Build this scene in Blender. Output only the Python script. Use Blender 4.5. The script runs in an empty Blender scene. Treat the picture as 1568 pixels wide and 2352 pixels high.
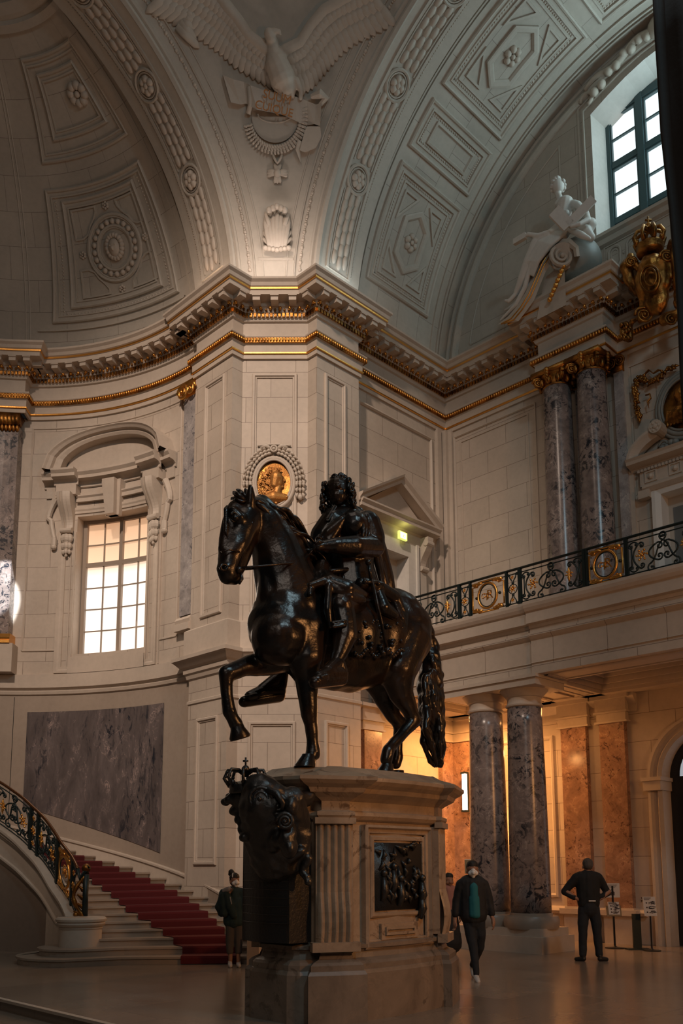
import bpy, bmesh, math, random
from math import sin, cos, pi, radians as R, sqrt, atan2, hypot
from mathutils import Vector, Matrix, noise
from mathutils.geometry import tessellate_polygon
random.seed(7)
SC = bpy.context.scene
COL = SC.collection
V = Vector
# ------------------------------------------------------------------ camera
# world: +X runs along the right arm of the hall, +Y towards the apse with the stairs
F, PX, PY = 2027.4, 784.0, 1691.0
PIT, ROL = R(8.4275), R(-0.1645)
CAM = V((0, 0, 1.65))
def c2w(v):
    s = sqrt(.5)
    return V((v[0]*s+v[1]*s, -v[0]*s+v[1]*s, v[2]))
_cp, _sp, _cr, _sr = cos(PIT), sin(PIT), cos(ROL), sin(ROL)
CR = c2w((_cr, -_sr*_sp, _sr*_cp)); CU = c2w((-_sr, -_cr*_sp, _cr*_cp)); CF = c2w((0, _cp, _sp))
cam = bpy.data.objects.new('camera', bpy.data.cameras.new('camera')); COL.objects.link(cam)
cam.matrix_world = Matrix(((CR.x, CU.x, -CF.x, CAM.x), (CR.y, CU.y, -CF.y, CAM.y), (CR.z, CU.z, -CF.z, CAM.z), (0, 0, 0, 1)))
cam.data.sensor_width = 36; cam.data.sensor_fit = 'AUTO'
cam.data.lens = F/2352*36
cam.data.shift_y = (PY-1176)/2352
cam.data.clip_end = 200
SC.camera = cam
def ray(x, y): return CR*((x-PX)/F) - CU*((y-PY)/F) + CF
def onX(x, y, c): d = ray(x, y); return CAM + d*((c-CAM.x)/d.x)
def onY(x, y, c): d = ray(x, y); return CAM + d*((c-CAM.y)/d.y)
def onZ(x, y, c): d = ray(x, y); return CAM + d*((c-CAM.z)/d.z)
# ------------------------------------------------------------------ colour management, world
SC.view_settings.view_transform = 'Standard'; SC.view_settings.look = 'None'
SC.view_settings.gamma = 1; SC.view_settings.use_curve_mapping = False
SC.view_settings.exposure = 0.0
W = bpy.data.worlds.new('world'); SC.world = W; W.use_nodes = True
bg = W.node_tree.nodes['Background']; bg.inputs[0].default_value = (.50, .46, .42, 1); bg.inputs[1].default_value = .013
def light(name, kind, loc, energy, col, size=1.0, size_y=None, to=None, spot=None, blend=.6):
    L = bpy.data.lights.new(name, kind); L.energy = energy; L.color = col
    if kind == 'AREA':
        L.size = size
        if size_y: L.shape = 'RECTANGLE'; L.size_y = size_y
    elif kind == 'SPOT': L.spot_size = R(spot or 60); L.spot_blend = blend; L.shadow_soft_size = size
    else: L.shadow_soft_size = size
    o = bpy.data.objects.new(name, L); COL.objects.link(o); o.location = loc
    if to is not None: o.rotation_euler = (V(to)-V(loc)).to_track_quat('-Z', 'Y').to_euler()
    return o
WARM, NEUT, COOL = (1, .44, .13), (1, .80, .64), (.62, .92, 1)
# daylight through the windows of the dome drum far above, then added fill lights out of view
light('dome_daylight', 'AREA', (4, 5, 30), 300, (1, .82, .68), 9, to=(7, 9, 5))
light('rear_fill_light', 'AREA', (-7, -5.5, 12), 300, (.98, .84, .72), 5, 6, to=(12, 14, 9.5))  # added soft fill from behind the camera, no source of its own
light('wall_fill_spot', 'SPOT', (-8, 2, 25), 25500, (1, .775, .62), .9, to=(11.3, 15.7, 9.6), spot=36, blend=1)  # added spot, its cone shaped to brighten the walls and spare the floor
light('bronze_highlight_fill', 'AREA', (4.0, -5.0, 17), 420, (.60, .88, 1), 1.4, 2.2, to=(7.5, 7.5, 4.5))  # added unseen light that gives the bronze its cool highlights
# daylight that enters by the big lunette window of the right arm
light('lunette_daylight', 'AREA', (18.2, 6.2, 18.5), 130, COOL, 1.6, 3.2, to=(13.5, 8.6, 19.3))
# daylight behind the apse window
light('apse_window_daylight', 'AREA', (10.85, 19.15, 8.8), 40, (1, .80, .62), 1.6, 3.2, to=(7, 14, 7))
# lamps standing on top of the cornice of the pier, washing the pendentive
for _i, (_p, _t, _e, _c) in enumerate((((11.76, 13.92, 15.08), (12.15, 14.3, 18), 18, (1, .86, .78)), ((11.28, 15.6, 15.12), (11.6, 15.8, 16.2), 7, (1, .74, .56)), ((13.5, 13.42, 15.12), (13.6, 13.9, 16.2), 9, (.80, .95, 1)))):
    light('cornice_lamp', 'AREA', _p, _e, _c, 1.3, .3, to=_t)
# warm lamps of the passage under the gallery
light('passage_lamp', 'AREA', (16.9, 12.6, 5.2), 170, WARM, .5, to=(16.9, 12.9, 0))
light('passage_lamp', 'AREA', (16.8, 10.1, 5.2), 12, WARM, .5, to=(16.8, 10.2, 0))
light('passage_lamp', 'POINT', (17.3, 12.35, 2.6), 75, WARM, .12)
light('passage_lamp', 'POINT', (16.9, 10.95, 4.2), 16, WARM, .08)
light('pilaster_glare_fill', 'SPOT', (7.6, 17.2, 13.2), 9000, (.9, .96, 1), .03, to=(9.12, 21.3, 8.62), spot=9.5, blend=.35)  # added narrow beam that imitates the glare on the left pilaster
light('passage_lamp', 'AREA', (16.8, 4.2, 5.0), 5, WARM, .6, to=(12, 5.0, 0))
light('entrance_lamp', 'AREA', (10.5, -3.5, 5.0), 310, (1, .43, .14), 1.2, to=(8.2, 7.0, 2.0))
# ------------------------------------------------------------------ materials
def nmat(name):
    m = bpy.data.materials.new(name); m.use_nodes = True
    nt = m.node_tree; return m, nt, nt.nodes['Principled BSDF']
def N(nt, t, **k):
    n = nt.nodes.new(t)
    for a, b in k.items():
        if a[0] == 'i' and a[1:].isdigit(): n.inputs[int(a[1:])].default_value = b
        else: setattr(n, a, b)
    return n
def ramp(nt, fac, stops):
    r = N(nt, 'ShaderNodeValToRGB'); el = r.color_ramp.elements
    while len(el) > 1: el.remove(el[-1])
    el[0].position, el[0].color = stops[0][0], (*stops[0][1], 1)
    for p, c in stops[1:]:
        e = el.new(p); e.color = (*c, 1)
    nt.links.new(fac, r.inputs[0]); return r.outputs[0]
def mix(nt, fac, a, b, mode='MIX'):
    m = N(nt, 'ShaderNodeMix', data_type='RGBA', blend_type=mode)
    for s, v in ((0, fac), (6, a), (7, b)):
        if hasattr(v, 'links'): nt.links.new(v, m.inputs[s])
        elif s == 0: m.inputs[0].default_value = v
        else: m.inputs[s].default_value = (*v, 1)
    return m.outputs[2]
def tex(nt, scale, detail=4, rough=.55, kind='Noise', vec=None, dist=0):
    t = N(nt, 'ShaderNodeTex'+kind)
    if kind == 'Noise': t.inputs['Detail'].default_value = detail; t.inputs['Roughness'].default_value = rough; t.inputs['Distortion'].default_value = dist
    t.inputs['Scale'].default_value = scale
    if vec is None:
        g = N(nt, 'ShaderNodeNewGeometry'); vec = g.outputs['Position']
    nt.links.new(vec, t.inputs['Vector']); return t
def bump(nt, h, bs, strength=.3, dist=.02):
    b = N(nt, 'ShaderNodeBump'); b.inputs['Strength'].default_value = strength; b.inputs['Distance'].default_value = dist
    nt.links.new(h, b.inputs['Height']); nt.links.new(b.outputs[0], bs.inputs['Normal']); return b
def stone(name, base, joints=None, rough=.6, var=.12, bmp=.12):
    m, nt, bs = nmat(name)
    n1 = tex(nt, .7, 5); n2 = tex(nt, 9, 6)
    c = ramp(nt, n1.outputs[0], [(.3, tuple(x*(1-var) for x in base)), (.7, tuple(min(1, x*(1+var)) for x in base))])
    c = mix(nt, .18, c, ramp(nt, n2.outputs[0], [(.3, tuple(x*.6 for x in base)), (.6, base)]))
    hgt = n2.outputs[0]
    if joints:
        uv = N(nt, 'ShaderNodeUVMap'); uv.uv_map = 'UVMap'
        br = N(nt, 'ShaderNodeTexBrick', offset=.5, squash=1.0)
        nt.links.new(uv.outputs[0], br.inputs['Vector'])
        br.inputs['Scale'].default_value = 1; br.inputs['Mortar Size'].default_value = joints[2]
        br.inputs['Mortar Smooth'].default_value = .1; br.inputs['Brick Width'].default_value = joints[0]
        br.inputs['Row Height'].default_value = joints[1]
        br.inputs['Color1'].default_value = (1, 1, 1, 1); br.inputs['Color2'].default_value = (.90, .89, .88, 1); br.inputs['Mortar'].default_value = (.42, .38, .36, 1)
        br.inputs['Bias'].default_value = -.3
        c = mix(nt, 1.0, c, br.outputs[0], 'MULTIPLY')
    nt.links.new(c, bs.inputs['Base Color']); bs.inputs['Roughness'].default_value = rough
    bump(nt, hgt, bs, bmp, .01)
    return m
def marble(name, base, dark, vein, sc=2.2, rough=.16, stretch=None, lo=.44):
    m, nt, bs = nmat(name)
    g = N(nt, 'ShaderNodeNewGeometry'); vec = g.outputs['Position']
    if stretch:
        mp = N(nt, 'ShaderNodeMapping'); nt.links.new(vec, mp.inputs[0]); mp.inputs['Scale'].default_value = stretch; vec = mp.outputs[0]
    a = tex(nt, sc, 8, .68, vec=vec, dist=.6); b = tex(nt, sc*2.6, 6, .7, vec=vec, dist=1.2); d = tex(nt, sc*.8, 9, .62, vec=vec, dist=2.0)
    c = ramp(nt, a.outputs[0], [(.30, tuple(x*.62 for x in base)), (.5, base), (.68, tuple(x*1.35 for x in base))])
    k = ramp(nt, b.outputs[0], [(lo-.06, (1, 1, 1)), (lo, (0, 0, 0))])
    cl = tex(nt, sc*.55, 3, .5, vec=vec)
    k = mix(nt, 1.0, k, ramp(nt, cl.outputs[0], [(.40, (.12, .12, .12)), (.58, (1, 1, 1))]), 'MULTIPLY')
    c = mix(nt, k, c, dark)
    v = ramp(nt, d.outputs[0], [(.485, (0, 0, 0)), (.5, (1, 1, 1)), (.515, (0, 0, 0))])
    vv = mix(nt, 1.0, v, ramp(nt, a.outputs[0], [(.48, (0, 0, 0)), (.62, (1, 1, 1))]), 'MULTIPLY')
    c = mix(nt, vv, c, vein)
    f = ramp(nt, b.outputs[0], [(.66, (0, 0, 0)), (.74, (.8, .8, .8))])
    c = mix(nt, f, c, vein)
    nt.links.new(c, bs.inputs['Base Color']); bs.inputs['Roughness'].default_value = rough
    return m
def metal(name, col, rough, metallic=1.0, bsc=None, bst=.3, ior=None, col2=None, bd=.01):
    m, nt, bs = nmat(name)
    bs.inputs['Base Color'].default_value = (*col, 1); bs.inputs['Metallic'].default_value = metallic; bs.inputs['Roughness'].default_value = rough
    if ior: bs.inputs['IOR'].default_value = ior
    if bsc:
        t = tex(nt, bsc, 5); bump(nt, t.outputs[0], bs, bst, bd)
    if col2:
        t2 = tex(nt, 3, 5); nt.links.new(ramp(nt, t2.outputs[0], [(.42, col), (.6, col2)]), bs.inputs['Base Color'])
    return m
def plain(name, col, rough=.6, bsc=None, bst=.2, emit=None, es=1, metallic=0):
    m, nt, bs = nmat(name)
    bs.inputs['Base Color'].default_value = (*col, 1); bs.inputs['Roughness'].default_value = rough; bs.inputs['Metallic'].default_value = metallic
    if bsc: t = tex(nt, bsc, 4); bump(nt, t.outputs[0], bs, bst, .01)
    if emit: bs.inputs['Emission Color'].default_value = (*emit, 1); bs.inputs['Emission Strength'].default_value = es
    return m
ST = (.50, .42, .345)
M_wall = stone('limestone_blocks', ST, (1.15, .62, .006))
M_plain = stone('limestone', ST)
M_fine = stone('carved_limestone', (.52, .445, .37), None, .55, .06, .25)
M_vault = stone('vault_plaster_blocks', (.47, .415, .35), (1.5, .8, .005))
M_vplain = stone('vault_plaster', (.47, .415, .35), None, .65, .06)
M_pale = stone('pale_stone', (.62, .58, .53), None, .5, .05)
M_floor, _nt, _bs = nmat('polished_floor')
_g = N(_nt, 'ShaderNodeNewGeometry'); _mp = N(_nt, 'ShaderNodeMapping'); _mp.inputs['Rotation'].default_value = (0, 0, R(0))
_nt.links.new(_g.outputs['Position'], _mp.inputs[0])
_br = N(_nt, 'ShaderNodeTexBrick', offset=.5); _nt.links.new(_mp.outputs[0], _br.inputs['Vector'])
for k_, v_ in (('Scale', 1), ('Mortar Size', .005), ('Brick Width', 1.9), ('Row Height', .95), ('Bias', 0)): _br.inputs[k_].default_value = v_
_br.inputs['Color1'].default_value = (.30, .235, .18, 1); _br.inputs['Color2'].default_value = (.20, .155, .12, 1); _br.inputs['Mortar'].default_value = (.12, .10, .08, 1)
_n = tex(_nt, 2.5, 6)
_c = mix(_nt, .3, _br.outputs[0], ramp(_nt, _n.outputs[0], [(.3, (.21, .165, .13)), (.7, (.27, .215, .17))]))
_nt.links.new(_c, _bs.inputs['Base Color'])
_nt.links.new(ramp(_nt, _n.outputs[0], [(.3, (.20, .20, .20)), (.7, (.225, .225, .225))]), _bs.inputs['Roughness'])
M_marble = marble('violet_breccia_marble', (.225, .18, .165), (.020, .022, .030), (.52, .45, .40), 2.3, .25, lo=.50)
M_marblew = marble('warm_breccia_marble', (.29, .165, .11), (.075, .035, .025), (.60, .42, .28), 3.0, .25, lo=.45)
M_slab = marble('dark_marble_slab', (.12, .098, .095), (.02, .022, .03), (.40, .30, .27), 1.5, .3, (1.6, 1.6, .55), .46)
M_greymar = marble('grey_marble_strip', (.33, .30, .29), (.05, .055, .075), (.6, .55, .5), 2.4, .2)
M_stairwall = stone('veined_stone', (.34, .275, .22), None, .35, .1, .05)
M_gold = metal('gilding', (.80, .40, .10), .34, 1, 60, .3)
M_goldd = metal('old_gilding', (.46, .21, .05), .40, 1, 30, .6, None, (.16, .07, .02))
M_bronze = metal('black_bronze', (.010, .009, .009), .27, .15, 22, .35, 1.65, (.032, .017, .010), .012)
M_bronzed = metal('dark_bronze_relief', (.018, .016, .015), .36, .2, 30, .5, 1.8)
M_iron = metal('dark_green_iron', (.012, .022, .022), .42, .3)
M_carpet = plain('red_carpet', (.10, .008, .010), .95, 300, .4)
M_ped = marble('pedestal_marble', (.37, .275, .195), (.16, .105, .07), (.24, .16, .10), 1.3, .42, lo=.44)
M_pedb = marble('pedestal_base_marble', (.22, .17, .13), (.10, .075, .055), (.30, .22, .16), 1.2, .42, lo=.46)
M_black = plain('black_lacquer', (.012, .012, .012), .3)
M_white = plain('white_paint', (.72, .69, .65), .5)
M_door = plain('painted_door', (.46, .41, .35), .5)
M_glassday = plain('frosted_day_glass', (.8, .8, .8), .4, emit=(.86, .97, 1), es=1.05)
M_winframe = plain('dark_teal_window_frame', (.05, .09, .095), .5)
M_wfwarm = plain('grey_window_frame', (.30, .24, .19), .5)
# ------------------------------------------------------------------ mesh builder
class MB:
    def __init__(s): s.v = []; s.f = []; s.uv = []
    def add(s, pts): i = len(s.v); s.v += [tuple(p) for p in pts]; return i
    def face(s, ids, uv=None): s.f.append(tuple(ids)); s.uv.append(uv)
    def poly(s, pts, uv=None): i = s.add(pts); s.face(range(i, i+len(pts)), uv); return s
    def hexa(s, p):   # 8 corners: bottom 4 (ccw), top 4
        i = s.add(p)
        for q in ((3, 2, 1, 0), (4, 5, 6, 7), (0, 1, 5, 4), (1, 2, 6, 5), (2, 3, 7, 6), (3, 0, 4, 7)): s.face([i+k for k in q])
        return s
    def box(s, a, b):
        (x0, y0, z0), (x1, y1, z1) = a, b
        return s.hexa([(x0, y0, z0), (x1, y0, z0), (x1, y1, z0), (x0, y1, z0), (x0, y0, z1), (x1, y0, z1), (x1, y1, z1), (x0, y1, z1)])
    def obox(s, c, ax, ay, az):   # centre, three half vectors
        c, ax, ay, az = map(V, (c, ax, ay, az))
        return s.hexa([c-ax-ay-az, c+ax-ay-az, c+ax+ay-az, c-ax+ay-az, c-ax-ay+az, c+ax-ay+az, c+ax+ay+az, c-ax+ay+az])
    def rings(s, rs, closed=True, caps=True, loop=False, uv=None):
        n = len(rs[0]); ids = [s.add(r) for r in rs]
        m = len(rs)
        for a in range(m if loop else m-1):
            b = (a+1) % m
            for k in range(n if closed else n-1):
                l = (k+1) % n
                u = None
                if uv: u = (uv[a][k], uv[a][l if closed is False else l], uv[b][l], uv[b][k])
                s.face((ids[a]+k, ids[a]+l, ids[b]+l, ids[b]+k), u)
        if caps and closed and not loop:
            s.face([ids[0]+k for k in range(n)][::-1]); s.face([ids[-1]+k for k in range(n)])
        return s
    def tube(s, pts, r, n=8, caps=True, loop=False, flat=1.0, up=None):
        pts = [V(p) for p in pts]; m = len(pts); rs = []
        prev = None
        for i, p in enumerate(pts):
            if loop: t = pts[(i+1) % m]-pts[(i-1) % m]
            else: t = pts[min(i+1, m-1)]-pts[max(i-1, 0)]
            if t.length < 1e-9: t = V((0, 0, 1))
            t.normalize()
            if prev is None:
                a = V(up) if up else (V((0, 0, 1)) if abs(t.z) < .9 else V((1, 0, 0)))
            else: a = prev
            a = a-t*a.dot(t)
            if a.length < 1e-6: a = t.orthogonal()
            a.normalize(); prev = a; b = t.cross(a)
            rr = r[i] if hasattr(r, '__len__') else r
            rs.append([p+(a*cos(2*pi*k/n)*flat+b*sin(2*pi*k/n))*rr for k in range(n)])
        return s.rings(rs, True, caps, loop)
    def lathe(s, prof, c=(0, 0, 0), n=24, flutes=None, axis=None, a0=0, a1=2*pi):
        c = V(c); full = abs(a1-a0-2*pi) < 1e-6; m = n if full else n+1
        X, Y, Z = axis or (V((1, 0, 0)), V((0, 1, 0)), V((0, 0, 1)))
        rs = [[c+(X*cos(a0+(a1-a0)*k/n)+Y*sin(a0+(a1-a0)*k/n))*max(r, 1e-5)+Z*z for k in range(m)] for r, z in prof]
        return s.rings(rs, full, full)
    def ball(s, c, r, n=10, m=6, sc=(1, 1, 1), rot=None):
        c = V(c); rs = []
        for j in range(m+1):
            t = -pi/2+pi*j/m; ring = []
            for k in range(n):
                a = 2*pi*k/n; p = V((cos(t)*cos(a)*r*sc[0], cos(t)*sin(a)*r*sc[1], sin(t)*r*sc[2]))
                if j in (0, m): p = V((0, 0, sin(t)*r*sc[2]))
                ring.append(c+(rot @ p if rot else p))
            rs.append(ring)
        return s.rings(rs, True, False)
    def grid(s, fn, us, vs, uv=None, flip=False, hole=None):
        ids = {}
        for i, u in enumerate(us):
            for j, v in enumerate(vs): ids[i, j] = s.add([fn(u, v)])
        for i in range(len(us)-1):
            for j in range(len(vs)-1):
                if hole and hole((us[i]+us[i+1])/2, (vs[j]+vs[j+1])/2): continue
                q = [(i, j), (i+1, j), (i+1, j+1), (i, j+1)]
                if flip: q = q[::-1]
                s.face([ids[k] for k in q], [uv(us[a], vs[b]) for a, b in q] if uv else None)
        return s
    def panel(s, outer, holes, fr, uv=True, thick=0):   # flat polygon with holes; fr(s,t)->3D
        loops = [outer]+list(holes); pts = [p for l in loops for p in l]
        tris = tessellate_polygon([[V((p[0], p[1], 0)) for p in l] for l in loops])
        i = s.add([fr(*p) for p in pts])
        for t in tris: s.face([i+k for k in t], [tuple(pts[k]) for k in t] if uv else None)
        return s
    def sweep(s, prof, path, closed=False, uv=True, endcaps=True, zoff=None):
        # prof: [(out, z)...] ; path: plan points, 'out' to the LEFT of travel, mitred
        P = [V((p[0], p[1])) for p in path]; m = len(P); rs = []; uvs = []; acc = 0
        pl = [0]
        for a, b in zip(prof, prof[1:]): pl.append(pl[-1]+hypot(b[0]-a[0], b[1]-a[1]))
        for i in range(m):
            if closed: d0 = P[i]-P[i-1]; d1 = P[(i+1) % m]-P[i]
            else:
                d1 = P[i+1]-P[i] if i < m-1 else P[i]-P[i-1]
                d0 = P[i]-P[i-1] if i > 0 else d1
            d0 = d0.normalized(); d1 = d1.normalized()
            n0 = V((-d0.y, d0.x)); n1 = V((-d1.y, d1.x)); n = n0+n1
            n = n/(max(.15, n.dot(n0))) if n.length > 1e-6 else n0
            if i: acc += (P[i]-P[i-1]).length
            zo = zoff[i] if zoff else 0
            rs.append([(P[i].x+n.x*o, P[i].y+n.y*o, z+zo) for o, z in prof]); uvs.append([(acc, z if abs(prof[0][0]-prof[-1][0]) < 9 else l) for (o, z), l in zip(prof, pl)])
        s.rings(rs, False, False, closed, uvs if uv and not closed else None)
        if endcaps and not closed:
            for r in (rs[0], rs[-1]): s.poly(r)
        return s
    def build(s, name, mat, parent=None, smooth=False, kind=None, angle=None):
        me = bpy.data.meshes.new(name); me.from_pydata(s.v, [], s.f)
        if any(u for u in s.uv):
            ul = me.uv_layers.new(name='UVMap'); k = 0
            for f, u in zip(s.f, s.uv):
                for j in range(len(f)):
                    if u: ul.data[k].uv = u[j]
                    k += 1
        me.materials.append(mat)
        bm = bmesh.new(); bm.from_mesh(me); bmesh.ops.recalc_face_normals(bm, faces=bm.faces[:]); bm.to_mesh(me); bm.free()
        if smooth:
            me.shade_smooth()
            if angle: me.set_sharp_from_angle(angle=R(angle))
        me.update()
        o = bpy.data.objects.new(name, me); COL.objects.link(o)
        if parent: o.parent = parent
        if kind: o['kind'] = kind
        return o
def tag(o, label, cat, group=None, kind=None):
    o['label'] = label; o['category'] = cat
    if group: o['group'] = group
    if kind: o['kind'] = kind
    return o
def thing(name, label, cat, loc=(0, 0, 0), group=None):
    o = bpy.data.objects.new(name, None); COL.objects.link(o); o.empty_display_size = .1
    return tag(o, label, cat, group)
def struct(name):
    o = bpy.data.objects.new(name, None); COL.objects.link(o); o['kind'] = 'structure'; o.empty_display_size = .1; return o
def arc(c, r, a0, a1, n): return [(c[0]+r*cos(R(a0+(a1-a0)*i/n)), c[1]+r*sin(R(a0+(a1-a0)*i/n))) for i in range(n+1)]
def rect(x0, y0, x1, y1): return [(x0, y0), (x1, y0), (x1, y1), (x0, y1)]
def lerp(a, b, t): return a+(b-a)*t
def linsp(a, b, n): return [a+(b-a)*i/n for i in range(n+1)]
class Blob:   # union of tapered capsules, remeshed into one continuous skin
    def __init__(s): s.m = MB()
    def cap(s, a, b, ra, rb, n=12, fl=1, up=None):
        a, b = V(a), V(b); t = b-a
        L = t.length
        if L < 1e-6: s.m.ball(a, ra, 12, 8); return s
        t = t/L; pts = []; rr = []
        for k in range(4): q = sin(pi/2*k/4); pts.append(a-t*ra*cos(pi/2*k/4)); rr.append(max(1e-3, ra*q))
        for k in range(3): pts.append(lerp(a, b, k/2)); rr.append(lerp(ra, rb, k/2))
        for k in range(3, -1, -1): q = sin(pi/2*k/4); pts.append(b+t*rb*cos(pi/2*k/4)); rr.append(max(1e-3, rb*q))
        s.m.tube(pts, rr, n, True, False, fl, up); return s
    def chain(s, pts, rs, fl=1, up=None):
        for i in range(len(pts)-1): s.cap(pts[i], pts[i+1], rs[i], rs[i+1], fl=fl, up=up)
        return s
    def ball(s, c, r, sc=(1, 1, 1), rot=None): s.m.ball(c, r, 14, 9, sc, rot); return s
    def build(s, name, mat, parent=None, vox=.02, smooth=2, disp=None, dec=None):
        o = s.m.build(name, mat, None, True)
        md = o.modifiers.new('r', 'REMESH'); md.mode = 'VOXEL'; md.voxel_size = vox; md.use_smooth_shade = True
        if smooth: sm = o.modifiers.new('s', 'SMOOTH'); sm.factor = .5; sm.iterations = smooth
        if dec: dm = o.modifiers.new('d', 'DECIMATE'); dm.ratio = dec
        dg = bpy.context.evaluated_depsgraph_get(); me = bpy.data.meshes.new_from_object(o.evaluated_get(dg))
        if disp:
            amp, sc_ = disp
            me2 = me; nrm = [v.normal.copy() for v in me2.vertices]
            for v, n in zip(me2.vertices, nrm):
                v.co += n*noise.noise(v.co*sc_)*amp
        me.name = name; old = o.data; o.modifiers.clear(); o.data = me; bpy.data.meshes.remove(old)
        me.shade_smooth()
        if not me.materials: me.materials.append(mat)
        if parent: o.parent = parent
        return o
# ================================================================== BUILDING
CX, CY = 5.2, 16.5           # centre of the apse
def fC(phi, z, o=0, r0=6.5): return V((CX+(r0-o)*cos(R(phi)), CY+(r0-o)*sin(R(phi)), z))
def fE(s, t, o=0): return V((18.07-o, s, t))           # end wall: s=Y
def fS(s, t, o=0): return V((s, 14.03-o, t))           # side wall of the right arm: s=X
def fRJ(s, t, o=0): return V((s, 13.70-o, t))          # right jamb of the pier
def fLJ(s, t, o=0): return V((11.56-o, s, t))          # left jamb: s=Y
_q = sqrt(.5)
def fD(s, t, o=0): return V((12.385+s*_q-o*_q, 14.535-s*_q-o*_q, t))   # diagonal face, s right of its axis
def mould(mb, poly, fr, prof, sub=1):
    """mitred frame moulding along a closed ccw polygon; prof [(inward, out)...]"""
    n = len(poly); P = [V((p[0], p[1])) for p in poly]; rs = []
    offs = []
    for i in range(n):
        d0 = (P[i]-P[i-1]).normalized(); d1 = (P[(i+1) % n]-P[i]).normalized()
        n0 = V((-d0.y, d0.x)); n1 = V((-d1.y, d1.x)); m = n0+n1
        offs.append(m/max(.2, m.dot(n0)))
    for i in range(n):
        a, b = P[i], P[(i+1) % n]; oa, ob = offs[i], offs[(i+1) % n]
        for k in range(sub):
            t = k/sub; p = a.lerp(b, t); o = oa.lerp(ob, t)
            rs.append([fr(p.x+o.x*d, p.y+o.y*d, h) for d, h in prof])
    mb.rings(rs, False, False, True); return mb
FRAME = [(0, 0), (0, .035), (.02, .05), (.06, .05), (.075, .02), (.10, .02), (.11, 0)]
def inset(mb, s0, t0, s1, t1, fr, prof=FRAME, sub=1): return mould(mb, rect(s0, t0, s1, t1), fr, prof, sub)
LN = [(0, 0), (0, .025), (.03, .025), (.03, 0)]
# ---- floor
fl = struct('floor')
MB().box((5.19, -8, -.14), (26, 30, 0)).build('upper_floor', M_floor, fl)
MB().box((-8, -8, -.5), (5.19, 30, -.14)).build('lower_floor', M_floor, fl)
MB().box((5.12, -8, -.03), (5.19, 30, .003)).build('step_edge', M_plain, fl)
# ---- plan line of the upper walls, from the right end of the end wall to the apse
P_END = [(18.07, .5), (18.07, 8.96), (17.5, 8.96), (17.5, 10.68), (18.07, 10.68), (18.07, 14.03)]
P_PIER = [(14.32, 13.7), (12.93, 13.7), (12.93, 14.0), (11.86, 15.07), (11.56, 15.07), (11.56, 16.5)]
P_APSE = [(11.7, 16.5)]+arc((CX, CY), 6.5, 1.5, 47.2, 26)+arc((CX, CY), 6.12, 47.2, 62, 8)+arc((CX, CY), 6.5, 62, 118, 24)+arc((CX, CY), 6.12, 118, 133, 6)+arc((CX, CY), 6.5, 133, 180, 20)
P_ALL = P_END+[(14.32, 14.03)]+P_PIER+P_APSE
# ---- pier
pier = struct('wall_pier')
MB().sweep([(0, 0), (0, 13.4)], [(14.32, 14.03)]+P_PIER+[(11.7, 16.5)], endcaps=False).build('pier_shaft', M_wall, pier)
mb = MB()
inset(mb, -.52, 7.28, .52, 12.97, fD); inset(mb, -.52, .9, .52, 4.8, fD)
inset(mb, 13.17, 7.28, 13.86, 12.97, fRJ); inset(mb, 13.17, .9, 13.9, 4.82, fRJ)
inset(mb, 15.32, 7.26, 16.1, 12.97, fLJ); inset(mb, 15.35, 1.7, 16.15, 4.95, fLJ)
mb.build('panel_moulding', M_plain, pier)
mb = MB(); mb.sweep([(0, 5.86), (.04, 5.9), (.06, 5.98), (.10, 6.02), (.10, 6.12), (.16, 6.16), (.26, 6.27), (.30, 6.3), (.30, 6.38), (0, 6.42)], [(14.32, 14.03)]+P_PIER+[(11.7, 16.5)])
mb.build('string_course', M_plain, pier)
MB().sweep([(0, 6.4), (.10, 6.4), (.10, 7.02), (.06, 7.06), (.0, 7.08)], [(14.32, 14.03)]+P_PIER+[(11.7, 16.5)]).build('pedestal_course', M_plain, pier)
MB().sweep([(0, 5.30), (.03, 5.32), (.03, 5.38), (0, 5.4)], [(14.32, 14.03)]+P_PIER+[(11.7, 16.5)]).build('fillet', M_plain, pier)
MB().sweep([(0, 0), (.12, 0), (.12, .6), (.06, .66), (0, .7)], [(14.32, 14.03)]+P_PIER+[(11.7, 16.5)]).build('plinth', M_plain, pier)
# ---- apse wall (curved), window opening at 15.9..34.4 degrees
aps = struct('wall_apse')
ph = sorted(set([0, 15.9, 34.4]+[round(x, 2) for x in linsp(0, 180, 90)])); zz = [0, 2, 4, 6.0, 6.98, 8.2, 9.4, 10.62, 12, 13.4]
MB().grid(lambda a, z: fC(a, z), ph, zz, lambda a, z: (R(a)*6.5, z), hole=lambda a, z: 15.9 < a < 34.4 and 6.98 < z < 10.62).build('apse_shell', M_wall, aps)
A1 = lambda z0, z1, o: arc((CX, CY), 6.5, 0, 180, 90)
MB().sweep([(0, 5.93), (.05, 5.96), (.07, 6.03), (.03, 6.06), (.05, 6.1), (.11, 6.12), (.11, 6.46), (0, 6.48)], arc((CX, CY), 6.5, .2, 180, 90)).build('string_course', M_plain, aps)
mb = MB()   # window surround and outer recessed panel lines
def fCm(s, t, o): return fC(s/(6.5*pi/180), t, o)
def am(d): return R(d)*6.5
for a0, a1 in ((14.6, 35.7), (12.2, 38.3)):
    mould(mb, rect(am(a0), 6.5, am(a1), 10.85), fCm, LN if a0 > 13 else [(0, 0), (0, .05), (.06, .05), (.10, .03), (.16, .03), (.17, 0)], 8)
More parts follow.
